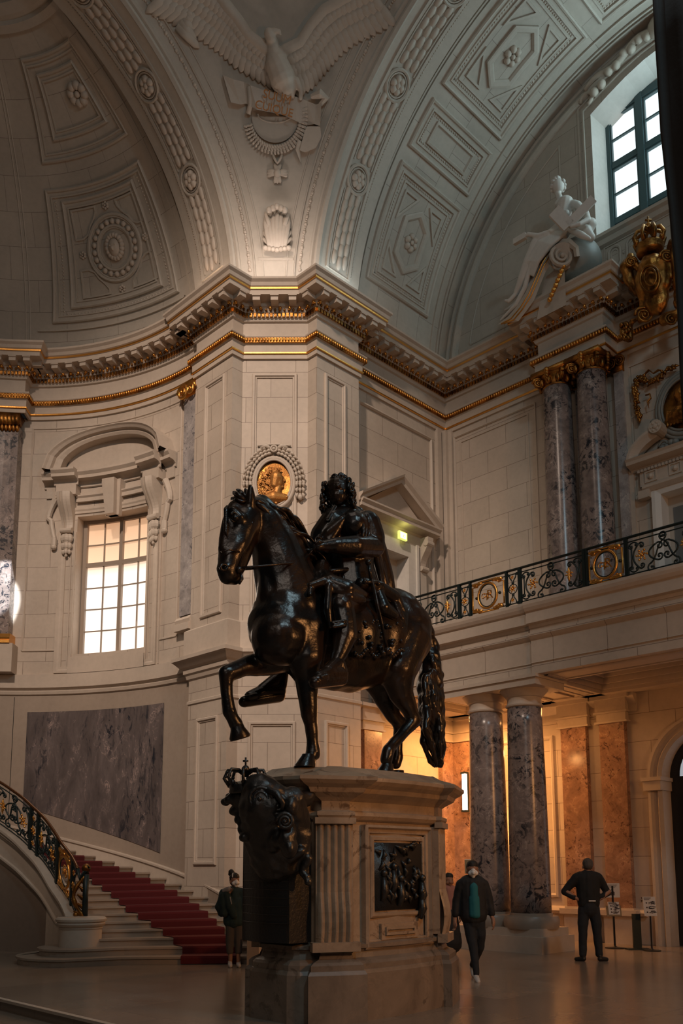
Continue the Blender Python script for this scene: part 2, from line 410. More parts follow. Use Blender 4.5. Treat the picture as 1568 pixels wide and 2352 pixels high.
for pa in ([(a, 13.1) for a in linsp(46, 6.2, 30)], [(46, 7.1), (46, 13.1)], [(6.2, 7.1), (6.2, 13.1)], [(46, 7.1), (42, 7.1), (38.6, 7.1)], [(11.9, 7.1), (9, 7.1), (6.2, 7.1)]): mb.tube([fC(a, z, .0) for a, z in pa], .03, 6)
mb.build('panel_moulding', M_plain, aps)
mb = MB(); mb.grid(lambda a, z: fC(a, z, .08), linsp(15.2, 35.1, 8), [6.48, 6.90]).build('window_apron', M_plain, aps)
# inlaid marble slab and veined field of the stair wall
mb = MB(); mb.grid(lambda a, z: fC(a, z, .004), linsp(0, 52, 26), [0.3, 5.93], None).build('veined_field', M_stairwall, aps)
mb = MB()
g = [(a, 1.98+(a-9.2)*.0335) for a in linsp(9.3, 44, 16)]
for (a, z), (b, y) in zip(g, g[1:]): mb.poly([fC(a, z, .02), fC(b, y, .02), fC(b, 5.52, .02), fC(a, 5.52, .02)])
mb.build('marble_slab', M_slab, aps)
mb = MB()
for a, b in ((9.3, 9.2), (44, 44.1)): pass
for i in (47.0,): mb.poly([fC(i, 0.5, .008), fC(i+.12, .5, .008), fC(i+.12, 5.9, .008), fC(i, 5.9, .008)])
mb.build('joint', M_black, aps)
# ---- end wall of the right arm
ew = struct('wall_right')
def archpts(c, r, z0, n=20, a0=0, a1=180): return [(c+r*cos(R(lerp(a0, a1, i/n))), z0+r*sin(R(lerp(a0, a1, i/n)))) for i in range(n+1)]
YC = 7.4
outer = rect(.5, 0, 14.03, 13.4)
arch = [(YC-1.0, .0), (YC+1.0, .0)]+archpts(YC, 1.0, 3.5)
arch = [(YC+1.0, .001)]+archpts(YC, 1.0, 3.5)+[(YC-1.0, .001)]
updoor = rect(YC-.66, 6.76, YC+.66, 9.75)
MB().panel([(.5, 0), (YC-1.0, 0)]+archpts(YC, 1.0, 3.5)[::-1]+[(YC+1.0, 0), (14.03, 0), (14.03, 13.4), (.5, 13.4)], [updoor], fE).build('wall_face', M_wall, ew)
MB().sweep([(-.01, 14.9), (-.01, 15.4)], P_END, endcaps=False).build('wall_head', M_plain, ew)
# lunette with the big window
WY0, WY1, WZ0, WZ1 = 5.5, 9.3, 16.58, 20.05
wtop = [(WY1, WZ1)]+[(lerp(WY1, WY0, i/8), WZ1+.55*sin(pi*i/8)) for i in range(1, 8)]+[(WY0, WZ1)]
wout = [(WY0, WZ0), (WY1, WZ0)]+wtop
def fL(s, t, o=0): return V((18.07-o, s, t))
MB().panel([(.77, 14.9), (14.03, 14.9)]+archpts(YC, 6.63, 14.65, 40), [wout], fL).build('lunette_wall', M_vault, ew)
mb = MB()
rev = [fL(*p, 0) for p in wout]; rev2 = [V((18.75, lerp(YC, p[0], .93), lerp(18.3, p[1], .93))) for p in wout]
mb.rings([rev, rev2], True, False).build('window_reveal', M_pale, ew)
mb = MB()
# recessed spandrel panel beside the window
mb.tube([fL(*p) for p in [(10.2, 19.75), (10.2, 15.6), (13.1, 15.6)]+archpts(YC, 5.8, 14.65, 16, 10, 61)], .03, 6, loop=True)
mb.tube([fL(*p) for p in archpts(YC, 6.3, 14.65, 40, 0, 180)], .12, 8)
mb.tube([fL(*p) for p in archpts(YC, 6.55, 14.65, 40, 0, 180)], .07, 8)
for d in (.22, .34): mould(mb, [(WY0-d, WZ0), (WY1+d, WZ0)]+[(YC+(p[0]-YC)*(1+d/1.9), p[1]+d) for p in wtop], fL, [(0, 0), (0, .04), (.04, .04), (.05, 0)])
mb.build('lunette_moulding', M_vplain, ew)
mb = MB(); mb.sweep([(0, 16.3), (.10, 16.34), (.12, 16.46), (.2, 16.5), (.2, 16.58), (0, 16.6)], [(18.07, 4.9), (18.07, 9.75)]).build('window_sill', M_vplain, ew)
# parapet band with oval guilloche under the sill
mb = MB()
for k in range(9):
    yc = 8.86-k*.46
    if abs(yc-YC) < .35: continue
    pts = [(yc+.15*cos(a)*(1 if abs(sin(a)) < .8 else 1), 15.93+(.13 if sin(a) > 0 else -.13)+.15*sin(a)) for a in linsp(0, 2*pi, 20)[:-1]]
    mb.tube([fL(*p, .01) for p in pts], .035, 6, loop=True)
    mb.tube([fL(yc+(p[0]-yc)*.62, 15.93+(p[1]-15.93)*.7, .0) for p in pts], .02, 5, loop=True)
    mb.ball(fL(yc-.23, 15.93, 0), .035, 8, 5)
inset(mb, 5.0, 15.55, 9.12, 16.3, fL, LN); mb.build('oval_parapet_ornament', M_vplain, ew)
# upper panels
mb = MB()
inset(mb, 11.15, 7.0, 13.72, 13.15, fE, [(0, 0), (0, .05), (.03, .05), (.05, .02), (.05, 0)])
inset(mb, 11.38, 7.2, 13.5, 12.95, fE, LN); inset(mb, 6.1, 6.9, 8.72, 13.05, fE, LN)
inset(mb, 9.0, .9, 9.0+.01, 1, fE, LN)
inset(mb, 10.9+.12, .95, 11.5, 4.7, fE, [(0, 0), (0, .04), (.05, .05), (.09, .02), (.09, 0)])
inset(mb, 11.8, .95, 12.7, 4.7, fE, [(0, 0), (0, .04), (.05, .05), (.09, .02), (.09, 0)])
mb.build('panel_moulding', M_plain, ew)
# ---- side wall
sw = struct('wall_side')
sdoor = rect(15.2, 6.76, 16.35, 9.4)
MB().panel(rect(14.32, 0, 18.07, 13.4), [sdoor], fS).build('wall_face', M_wall, sw)
MB().sweep([(-.01, 14.9), (-.01, 15.4)], [(18.07, 14.03), (14.32, 14.03)], endcaps=False).build('wall_head', M_plain, sw)
mb = MB(); inset(mb, 14.6, 7.0, 17.45, 13.0, fS, [(0, 0), (0, .06), (.04, .07), (.07, .03), (.07, 0)]); mb.build('panel_moulding', M_plain, sw)
mb = MB()
for a, b, o in ((17.62, 17.78, .10), (17.86, 18.07, .18)): mb.box((a, 14.03-o, 6.6), (b, 14.03, 13.35))
for a, b, o in ((13.74, 13.86, .10),): mb.box((18.07-o, a, 6.6), (18.07, b, 13.35))
mb.build('corner_strip', M_plain, sw)
# ---- entablature running right round
en = struct('trim_1')
ENT = [(0, 13.33), (.05, 13.33), (.05, 13.43), (.065, 13.49), (.07, 13.66), (.10, 13.69), (.13, 13.80), (.15, 13.83), (.15, 13.86), (0, 13.88), (0, 14.25), (.05, 14.27), (.07, 14.33), (.09, 14.34), (.09, 14.44), (.12, 14.45), (.17, 14.55), (.19, 14.56), (.19, 14.66), (.48, 14.67), (.48, 14.77), (.50, 14.78), (.50, 14.83), (.53, 14.85), (.55, 14.93), (.60, 14.98), (.60, 15.03), (-.02, 15.08)]
MB().sweep(ENT, P_ALL, endcaps=False).build('cornice_body', M_plain, en)
MB().sweep([(.062, 13.43), (.085, 13.445), (.085, 13.475), (.068, 13.49)], P_ALL, endcaps=False).build('gilded_fillet', M_gold, en)
MB().sweep([(.485, 14.775), (.515, 14.785), (.515, 14.825), (.495, 14.835)], P_ALL, endcaps=False).build('gilded_corona_fillet', M_gold, en)
MB().sweep([(.10, 13.69), (.137, 13.69), (.155, 13.80), (.13, 13.81)], P_ALL, endcaps=False).build('gilded_leaf_band', M_goldd, en)
def along(path, step, i0=0, i1=None):
    """evenly spaced points (p, tangent, normal) on each straight run; short arc pieces are joined"""
    runs = []; cur = [V(path[0])]
    for a, b, c in zip(path, path[1:], path[2:]+[None]):
        cur.append(V(b))
        if c is not None:
            d0 = (V(b)-V(a)).normalized(); d1 = (V(c)-V(b)).normalized()
            if d0.dot(d1) < .97: runs.append(cur); cur = [V(b)]
    runs.append(cur); out = []
    for r in runs:
        L = [0]
        for a, b in zip(r, r[1:]): L.append(L[-1]+(b-a).length)
        n = max(1, round(L[-1]/step)); 
        for k in range(n):
            s = (k+.5)*L[-1]/n; j = 0
            while j < len(L)-2 and L[j+1] < s: j += 1
            t = (r[j+1]-r[j]).normalized(); p = r[j]+t*(s-L[j]); out.append((p, t, V((-t.y, t.x))))
    return out
P_VIS = P_END+[(14.32, 14.03)]+P_PIER+[(11.7, 16.5)]+arc((CX, CY), 6.5, 1.5, 47.2, 26)+arc((CX, CY), 6.12, 47.2, 62, 8)
def v3(p, z): return V((p.x, p.y, z))
mo, de, bd, eg, le = MB(), MB(), MB(), MB(), MB()
def ok(p, o): return True
def offpath(path, o):
    out = []; m = len(path); P = [V(p) for p in path]
    for i in range(m):
        d1 = P[min(i+1, m-1)]-P[min(i, m-2)]; d0 = P[i]-P[i-1] if i else d1
        d0.normalize(); d1 = d1.normalized(); n0 = V((-d0.y, d0.x)); n1 = V((-d1.y, d1.x)); n = n0+n1; n = n/max(.15, n.dot(n0))
        out.append((P[i].x+n.x*o, P[i].y+n.y*o))
    return out
for p, t, n in along(offpath(P_VIS, .32), .38):
    mo.obox(v3(p, 14.605), v3(t, 0)*.085, v3(n, 0)*.13, V((0, 0, .055)))
    mo.obox(v3(p+n*.03, 14.655), v3(t, 0)*.10, v3(n, 0)*.13, V((0, 0, .012)))
for p, t, n in along(offpath(P_VIS, .11), .095): de.obox(v3(p, 14.385), v3(t, 0)*.03, v3(n, 0)*.03, V((0, 0, .045)))
for p, t, n in along(offpath(P_VIS, .185), .215): bd.ball(v3(p, 14.52), .042, 8, 6)
for p, t, n in along(offpath(P_VIS, .165), .1075): eg.ball(v3(p, 14.485), .03, 6, 4, (1, 1, 1.2))
for p, t, n in along(offpath(P_VIS, .155), .07): le.ball(v3(p, 13.75), .026, 6, 4, (1, 1, 1.9))
mo.build('modillion_row', M_plain, en); de.build('dentil_row', M_goldd, en); bd.build('gilded_bead_row', M_gold, en, True)
eg.build('egg_band', M_goldd, en, True); le.build('gilded_leaf_tips', M_gold, en, True)
# gold underside lines of the modillions on the front of the pier
# ---- vaults
va = struct('ceiling')
def fV(s, t, o=0, r=6.6, c=(7.4, 14.7)):   # barrel over the right arm: s = X, t = angle
    return V((s, c[0]+(r-o)*cos(R(t)), c[1]+(r-o)*sin(R(t))))
th = linsp(2, 178, 72)
MB().grid(lambda s, t: fV(s, t), [14.3, 15.5, 17, 18.07], th, lambda s, t: (R(t)*6.6, s)).build('barrel_vault', M_vault, va)
MB().grid(lambda s, t: fV(s, t, 0, 6.33, (7.4, 14.8)), [12.93, 13.6, 14.3], th).build('arch_soffit', M_vplain, va)
mb = MB()
for a in th: pass
mb.rings([[fV(14.3, t, 0, 6.33, (7.4, 14.8)), fV(14.3, t)] for t in th], False, False)
mb.grid(lambda t, y: V((5.2+6.33*cos(R(t)), y, 14.8+6.33*sin(R(t)))), th, [15.1, 16.5])
mb.build('arch_soffit', M_vplain, va)
def fB(s, t, o=0):   # soffit of the apse arch: s = Y
    return V((5.2+(6.33-o)*cos(R(t)), s, 14.8+(6.33-o)*sin(R(t))))
def fA(s, t, o=0): return fV(s, t, o, 6.33, (7.4, 14.8))
# half dome of the apse
def fH(s, t, o=0, r=6.6): return V((CX+(r-o)*cos(R(t))*cos(R(s)), CY+(r-o)*cos(R(t))*sin(R(s)), 14.8+(r-o)*sin(R(t))))
MB().grid(lambda s, t: fH(s, t), linsp(0, 180, 72), linsp(0, 90, 32), lambda s, t: (R(s)*6.6, R(t)*6.6)).build('half_dome', M_vault, va)
mb = MB(); mb.rings([[fB(16.5, t), fH(0, t) if t <= 90 else fH(180, 180-t)] for t in th], False, False).build('arch_edge', M_vplain, va)
# pendentive: part of a sphere
OC = V((5.2, 7.4, 14.8)); RS = 10.0
def sph(x, y, z, o=0):
    v = V((x, y, z)); return OC+v.normalized()*(RS-o)
def fP(u, z, o=0):
    rho = sqrt(max(.01, 100-z*z)); a0 = math.acos(min(1, 7.73/rho)) if rho > 7.73 else 0; a1 = math.asin(min(1, 7.70/rho)) if rho > 7.7 else pi/2
    a = a0+(a1-a0)*u; return sph(rho*cos(a), rho*sin(a), z, o)
pe = MB(); pe.grid(lambda u, z: fP(u, z), linsp(0, 1, 16), linsp(.1, 6.45, 30), lambda u, z: (u*3, z))
pe.build('pendentive', M_vplain, va)
def dsph(s, t, o=0): return sph(cos(R(s))*cos(R(t)), sin(R(s))*cos(R(t)), sin(R(t)), o)
MB().grid(dsph, linsp(-40, 130, 40), linsp(40.1, 56, 6)).build('dome_ring_wall', M_vplain, va)
mb = MB(); mb.sweep([(0, 0), (.12, .03), (.15, .12), (.3, .16), (.36, .3), (.36, .4), (0, .5)], [(OC.x+7.55*cos(R(a)), OC.y+7.55*sin(R(a))) for a in linsp(-30, 120, 60)], uv=False, zoff=[21.25]*61)
mb.build('dome_ring_cornice', M_vplain, va)
def arcX(t, d, o=0):   # line on the pendentive parallel to the right arch, d from it
    x = 7.73-d; q = sqrt(100-x*x); return sph(x, q*cos(R(t)), q*sin(R(t)), o)
def arcY(t, d, o=0):
    y = 7.70-d; q = sqrt(100-y*y); return sph(q*cos(R(t)), y, q*sin(R(t)), o)
mb = MB(); mo2 = MB()
for fn in (arcX, arcY):
    for d0, prof in ((0, [(-.03, -.1), (-.03, .06), (.02, .09), (.05, .06), (.06, .02), (.09, .05), (.12, .05), (.13, 0)]), (.33, [(0, 0), (0, .04), (.02, .05), (.03, 0)]), (.46, [(0, 0), (0, .02), (.02, .02), (.03, 0)])):
        dd = d0 if d0 < .4 else d0
        mb.rings([[fn(t, dd+a, b) for a, b in prof] for t in linsp(1, 90, 50)], False, False)
    for k in range(150):
        t = 6+k*.52
        if t < 84: mo2.ball(fn(t, .26, .0), .034 if k % 3 else .05, 6, 4)
mb.build('pendentive_moulding', M_vplain, va); mo2.build('pendentive_bead_ornament', M_fine, va, True)
# bottom frame of the pendentive panel
mb = MB()
a, b = sph(6.78, 7.30, .97), sph(7.36, 6.70, .97)
mb.tube([a, b], .035, 6).build('pendentive_panel_sill', M_vplain, va)
# soffit ornament: laurel with rosettes, and edge mouldings
def soff(fn, e0, e1, name):
    mb = MB(); lm = MB(); w = e1-e0; sgn = 1
    for a, b in ((.17, .22), (.72, .77)):
        mb.rings([[fn(e0+w*a, t, 0), fn(e0+w*a, t, .04), fn(e0+w*b, t, .04), fn(e0+w*b, t, 0)] for t in linsp(8, 172, 70)], False, False)
    for e in (e0+w*.19, e0+w*.74): pass
    for t0 in (8, ): mb.poly([fn(e0+w*.17, t0, 0), fn(e0+w*.77, t0, 0), fn(e0+w*.77, t0, .04), fn(e0+w*.17, t0, .04)])
    c = e0+w*.47; hw = w*.2
    ros = [28+19*k for k in range(8)]; edges = [9]+ros
    for t in ros:
        if t > 130: continue
        mb.tube([fn(c+hw*1.15*cos(a), t+hw*1.15*sin(a)/.1105, .02) for a in linsp(0, 2*pi, 20)[:-1]], .04, 6, loop=True)
        mb.tube([fn(c+hw*.9*cos(a), t+hw*.9*sin(a)/.1105, .02) for a in linsp(0, 2*pi, 20)[:-1]], .02, 5, loop=True)
        for q in range(6): lm.ball(fn(c+hw*.45*cos(q*pi/3), t+hw*.45*sin(q*pi/3)/.1105, .02), hw*.33, 8, 5)
        lm.ball(fn(c, t, .04), hw*.28, 8, 5)
    for a, b in zip(edges, edges[1:]):
        if a > 110: break
        n = 6; a += (0 if a == 9 else 3); b -= 3
        for k in range(n):
            for j in (-1, 0, 1):
                t = lerp(a, b, (k+.5+(.3 if j else 0))/n)
                p = fn(c+j*hw*.66, t, .01); q = fn(c+j*hw*.66, t+.5, .01); ax = (q-p).normalized(); nn = (fn(c, t, 1)-fn(c, t, 0)).normalized(); sd = ax.cross(nn)
                rot = Matrix((sd, nn, ax)).transposed()
                lm.ball(p, 1, 8, 6, (hw*.30, .055, (b-a)/n*.1105*.62), rot)
        for j in (-1.08, 1.08): mb.rings([[fn(c+j*hw-.012, t, 0), fn(c+j*hw-.012, t, .03), fn(c+j*hw+.012, t, .03), fn(c+j*hw+.012, t, 0)] for t in linsp(a, b, 10)], False, False)
    mb.build(name+'_moulding', M_vplain, va); lm.build(name, M_fine, va, True)
    bd = MB()
    for k in range(230):
        t = 9+k*.55
        if t < 125: bd.ball(fn(e0+w*.80, t, .0), .022, 5, 4)
    bd.build(name+'_bead_edge', M_fine, va, True)
soff(fA, 12.95, 14.28, 'laurel_band'); soff(fB, 15.12, 16.48, 'laurel_band')
# coffers of the barrel vault, in metres: s=X, t=arc length
def fVm(s, t, o=0): return fV(s, t/(6.6*pi/180), o)
RIM = [(0, 0), (0, .05), (.03, .07), (.07, .05), (.10, .03), (.15, .03), (.16, -.0), (.2, -.06), (.2, -.0)]
RIM = [(0, 0), (0, .05), (.03, .075), (.07, .06), (.09, .02), (.16, .02), (.165, .045), (.20, .045), (.205, 0)]
co = MB(); cb = MB()
def rosette(mb, p, nn, r, n=6):
    nn = nn.normalized(); a = nn.orthogonal().normalized(); b = nn.cross(a)
    mb.ball(p+nn*.05, r*.26, 8, 6)
    for k in range(n):
        q = a*cos(2*pi*k/n)+b*sin(2*pi*k/n)
        mb.ball(p+q*r*.6+nn*.02, r*.36, 8, 6)
for a0, a1, kind in ((13.6, 38.2, 'd'), (41.1, 50.8, 'r'), (53.6, 78, 'd'), (81, 99, 'r'), (102, 126.4, 'd'), (129.2, 139, 'r'), (141.8, 166.4, 'd')):
    s0, s1 = 14.72, 17.1; t0, t1 = am(a0)*6.6/6.5, am(a1)*6.6/6.5
    mould(co, rect(s0, t0, s1, t1), fVm, RIM, 8)
    if kind == 'r': mould(co, rect(s0+.45, t0+.3, s1-.45, t1-.3), fVm, [(0, 0), (0, .04), (.05, .05), (.08, 0)], 6)
    else:
        mould(co, rect(s0+.33, t0+.3, s1-.33, t1-.3), fVm, [(0, 0), (0, .03), (.04, .03), (.04, 0)], 8)
        sc, tc = (s0+s1)/2, (t0+t1)/2; hs, ht = (s1-s0)/2-.42, (t1-t0)/2-.4
        dia = [(sc+hs*.62, tc-ht*.45), (sc+hs*.62, tc+ht*.45), (sc, tc+ht*.78), (sc-hs*.62, tc+ht*.45), (sc-hs*.62, tc-ht*.45), (sc, tc-ht*.78)]
        mould(co, dia, fVm, [(0, 0), (0, .06), (.04, .07), (.12, .07), (.16, .03), (.17, 0)], 3)
        for sx in (1, -1):
            for sy in (1, -1):
                tri = [(sc+sx*hs*.95, tc+sy*ht*.95), (sc+sx*hs*.95, tc+sy*ht*.25), (sc+sx*hs*.25, tc+sy*ht*.95)]
                if sx*sy > 0: tri = [tri[0], tri[2], tri[1]]
                mould(co, tri, fVm, [(0, 0), (0, .04), (.05, .04), (.05, 0)], 3)
        rosette(cb, fVm(sc, tc, 0), fVm(sc, tc, 1)-fVm(sc, tc, 0), .24)
    n = int((t1-t0)/.09)
    for k in range(n):
        for s in (s0+.25, s1-.25): cb.ball(fVm(s, t0+.25+k*(t1-t0-.5)/n, 0), .028, 5, 4)
    for k in range(26):
        for t in (t0+.25, t1-.25): cb.ball(fVm(s0+.25+k*(s1-s0-.5)/26, t, 0), .028, 5, 4)
for s in (14.42, 14.5, 17.35, 17.6, 17.7): co.rings([[fV(s, t, 0), fV(s, t, .05), fV(s+.04, t, .05), fV(s+.04, t, 0)] for t in th], False, False)
co.build('coffer_moulding', M_vplain, va); cb.build('coffer_rosettes', M_fine, va, True)
# coffers of the half dome: (s deg, t deg)
co = MB(); cb = MB()
def fHm(s, t, o=0): return fH(s, t, o)
def dm(mb, poly, prof, sub=8): # profile given in metres converted to degrees
    mould(mb, poly, fH, [(d/.1152, h) for d, h in prof], sub)
for base in (25.3, 72.5, 119.5):
    L = [(base-17.6, 11.2), (base+17.2, 11.2), (base+15.4, 39), (base-16.5, 39)]
    dm(co, L, RIM); dm(co, [(base-13, 14.2), (base+12.5, 14.2), (base+11.2, 36.6), (base-12, 36.6)], RIM)
    U = [(base-17.5, 43.8), (base+14.5, 43.8), (base+9.5, 63.2), (base-19.5+2, 63.2)]
    U = [(base-17, 43.8), (base+14.5, 43.8), (base+11.5, 62.6), (base-15, 62.6)]
    dm(co, U, RIM); dm(co, [(base-12, 47.6), (base+9, 47.6), (base+7, 59.6), (base-10.5, 59.6)], RIM)
    cc = (base-1.4, 25.4)
    for rr, w in ((.78, .05), (.72, .025), (.52, .045), (.47, .02)):
        co.tube([fH(cc[0]+rr*cos(a)/.1152/cos(R(cc[1])), cc[1]+rr*sin(a)/.1152, .02) for a in linsp(0, 2*pi, 36)[:-1]], w, 6, loop=True)
    for k in range(22):
        a = 2*pi*k/22; cb.ball(fH(cc[0]+.62*cos(a)/.1152/cos(R(cc[1])), cc[1]+.62*sin(a)/.1152, .02), .075, 7, 5)
    for sx in (1, -1):
        for sy in (1, -1):
            pts = []
            X, Y = 10.6, 9.2
            crn = [(X, Y), (X, 3.0), (8.3, 3.0)]+[(7.6*cos(R(t)), 7.9*sin(R(t))) for t in (28, 42, 56)]+[(3.2, 7.9), (3.2, Y)]
            poly = [(cc[0]+sx*x, cc[1]+sy*y) for x, y in crn]
            if sx*sy > 0: poly = poly[::-1]
            dm(co, poly, [(0, 0), (0, .04), (.04, .04), (.05, 0)], 2)
        rosette(cb, fH(cc[0]+sx*9.3, cc[1]), fH(cc[0], cc[1], 1)-fH(cc[0], cc[1]), .11); rosette(cb, fH(cc[0], cc[1]+sx*8.6), fH(cc[0], cc[1], 1)-fH(cc[0], cc[1]), .11)
    rosette(cb, fH(base-6, 54.2, 0), fH(base-6, 54.2, 1)-fH(base-6, 54.2), .3, 8)
    h = fH(cc[0], cc[1]); nn = (fH(cc[0], cc[1], 1)-h)
    # head in the roundel
    up = V((0, 0, 1)); sd = nn.cross(up).normalized(); u2 = sd.cross(nn).normalized()
    rot = Matrix((sd, nn, u2)).transposed()
    cb.ball(h+nn*.05, 1, 14, 10, (.17, .13, .23), rot); cb.ball(h+nn*.17-u2*.03, 1, 8, 6, (.028, .06, .06), rot)
    for k in range(18):
        a = 2*pi*k/18; cb.ball(h+sd*cos(a)*.22+u2*(sin(a)*.27+.03)+nn*.05, .075, 7, 5)
    for q in (-1, 1): cb.ball(h+sd*q*.07+nn*.165+u2*.05, .022, 6, 4)
    for k in range(34):
        for t in (13.2, 37.4): cb.ball(fH(base-15+k*29.2/33, t), .026, 5, 4)
        for s in (base-15, base+14.4): cb.ball(fH(lerp(s, base-.5, .1*k/34), 13.2+k*24/33), .026, 5, 4)
for s in (48.9, 96, 143): 
    co.tube([fH(s-1, t, .0) for t in linsp(3, 68, 24)], .02, 5)
    co.tube([fH(s+.0, t, .0) for t in linsp(3, 68, 24)], .02, 5)
co.rings([[fH(s, 9.4, 0), fH(s, 9.4, .05), fH(s, 9.8, .05), fH(s, 9.8, 0)] for s in linsp(6, 46, 20)], False, False)
co.rings([[fH(s, 67, 0), fH(s, 67, .08), fH(s, 68.5, .1), fH(s, 69, .02), fH(s, 70, .06), fH(s, 72, .05), fH(s, 72, 0)] for s in linsp(0, 180, 60)], False, False)
for s in (2.6, 4.4): co.rings([[fH(s, t, 0), fH(s, t, .03), fH(s+.35, t, .03), fH(s+.35, t, 0)] for t in linsp(3, 66, 40)], False, False)
co.build('coffer_moulding', M_vplain, va); cb.build('coffer_relief', M_fine, va, True)
# ================================================================== WINDOWS, DOORS, COLUMNS
def frame_bar(mb, fr, s0, t0, s1, t1, o0, o1):
    mb.hexa([fr(s0, t0, o0), fr(s1, t0, o0), fr(s1, t1, o0), fr(s0, t1, o0), fr(s0, t0, o1), fr(s1, t0, o1), fr(s1, t1, o1), fr(s0, t1, o1)])
# -- apse window
w1 = struct('window_1')
m, nt, bs = nmat('glowing_blind_glass')
g = N(nt, 'ShaderNodeNewGeometry'); sp = N(nt, 'ShaderNodeSeparateXYZ'); nt.links.new(g.outputs['Position'], sp.inputs[0])
mr = N(nt, 'ShaderNodeMapRange'); mr.inputs[1].default_value = 6.9; mr.inputs[2].default_value = 10.7; nt.links.new(sp.outputs[2], mr.inputs[0])
c = ramp(nt, mr.outputs[0], [(0, (1, .90, .80)), (.58, (1, .91, .83)), (.665, (.80, .52, .33)), (1, (.44, .23, .12))])
nt.links.new(c, bs.inputs['Emission Color']); bs.inputs['Emission Strength'].default_value = 1.15; bs.inputs['Base Color'].default_value = (.5, .4, .3, 1)
M_blind = m
mb = MB()
g0, g1 = 16.2, 33.9
mb.grid(lambda a, z: fC(a, z, -.42), linsp(g0-3, g1+3, 10), [6.9, 10.8]).build('glass', M_blind, w1)
mb = MB(); rv = [(15.9, 6.98), (34.4, 6.98), (34.4, 10.62), (15.9, 10.62)]
for (a, z), (b, y) in zip(rv, rv[1:]+rv[:1]):
    n = 8; mb.rings([[fC(lerp(a, b, i/n), lerp(z, y, i/n), 0), fC(lerp(a, b, i/n), lerp(z, y, i/n), -.5)] for i in range(n+1)], False, False)
mb.build('reveal', M_plain, w1)
mb = MB()
def fG(s, t, o=0): return fC(s, t, o-.38)
mid = (g0+g1)/2
for a, w in ((g0+.1, .42), (g1-.1, .42), (mid, .40)): frame_bar(mb, fG, a-w, 6.95, a+w, 10.65, -.03, .06)
for z, w in ((7.02, .05), (10.58, .05), (9.42, .055)): 
    for i in range(8): frame_bar(mb, fG, lerp(g0, g1, i/8), z-w, lerp(g0, g1, (i+1)/8), z+w, -.03, .05)
for a in (lerp(g0, mid, .5)+.1, lerp(mid, g1, .5)-.1): frame_bar(mb, fG, a-.12, 7, a+.12, 10.6, -.02, .02)
for z in (7.65, 8.23, 8.8, 9.96):
    for i in range(8): frame_bar(mb, fG, lerp(g0, g1, i/8), z-.014, lerp(g0, g1, (i+1)/8), z+.014, -.02, .02)
mb.build('window_frame', M_wfwarm, w1)
# -- pediment, consoles and keystone around it
AX = 24.9
sur = thing('window_pediment', 'curved stone pediment on two scroll brackets over the glowing apse window', 'pediment')
def cblock(mb, a0, a1, z0, z1, o0, o1, n=4): 
    for i in range(n): frame_bar(mb, fC, lerp(a0, a1, i/n), z0, lerp(a0, a1, (i+1)/n), z1, o0, o1)
CORN = [(0, 0), (.03, .02), (.03, .09), (.10, .15), (.24, .17), (.24, .25), (.30, .32), (.30, .37), (0, .39)]
def csweep(mb, a0, a1, z, prof, base=0, n=10):
    rs = [[fC(lerp(a0, a1, i/n), z+q, base+o) for o, q in prof] for i in range(n+1)]
    mb.rings(rs, False, False); mb.poly(rs[0]); mb.poly(rs[-1])
mb = MB(); csweep(mb, AX-13, AX+13, 11.38, CORN, .02, 14)
for sg in (-1, 1):
    for (a, b, o) in ((8.6, 14.6, .22), (14.2, 17.6, .02)):
        a_, b_ = AX+sg*a, AX+sg*b
        csweep(mb, min(a_, b_), max(a_, b_), 11.38, CORN, o, 3)
        cblock(mb, min(a_, b_)+.5, max(a_, b_)-.5, 11.14, 11.40, 0, o+.03, 2)
mb.build('cornice', M_plain, sur)
mb = MB()
def fArch(q, r, o):   # segmental arch over the cornice
    half = 16.6; rise = .98; s = q*half
    return fC(AX+s*r, 11.77+ (rise*r*math.sqrt(max(0, 1-(abs(q))**2.2))) , o)
prof = [(.80, .05), (.80, .30), (.86, .34), (.90, .34), (.92, .42), (.97, .46), (1.0, .50), (1.02, .50), (1.02, 0)]
mb.rings([[fArch(q, r, o) for r, o in prof] for q in [-1+2*i/28 for i in range(29)]], False, False)
mb.build('arched_hood', M_plain, sur)
mb = MB(); rs = [[fArch(q, .8, .06), fC(AX+q*16.6*.8, 11.72, .06)] for q in [-1+2*i/16 for i in range(17)]]; mb.rings(rs, False, False); mb.build('tympanum', M_plain, sur)
mb = MB(); csweep(mb, AX-9.6, AX+9.6, 10.98, [(0, 0), (.08, 0), (.08, .1), (.12, .14), (.12, .17), (0, .18)], .02, 10); mb.build('lintel_moulding', M_plain, sur)
def key(z, w): return w
mb = MB()
for w0, w1_, o in ((2.6, 1.75, .12), (1.7, 1.15, .26)):
    mb.hexa([fC(AX-w1_, 10.5, 0), fC(AX+w1_, 10.5, 0), fC(AX+w0, 11.4, 0), fC(AX-w0, 11.4, 0), fC(AX-w1_, 10.5, o), fC(AX+w1_, 10.5, o), fC(AX+w0, 11.4, o+.1), fC(AX-w0, 11.4, o+.1)])
mb.build('keystone', M_plain, sur)
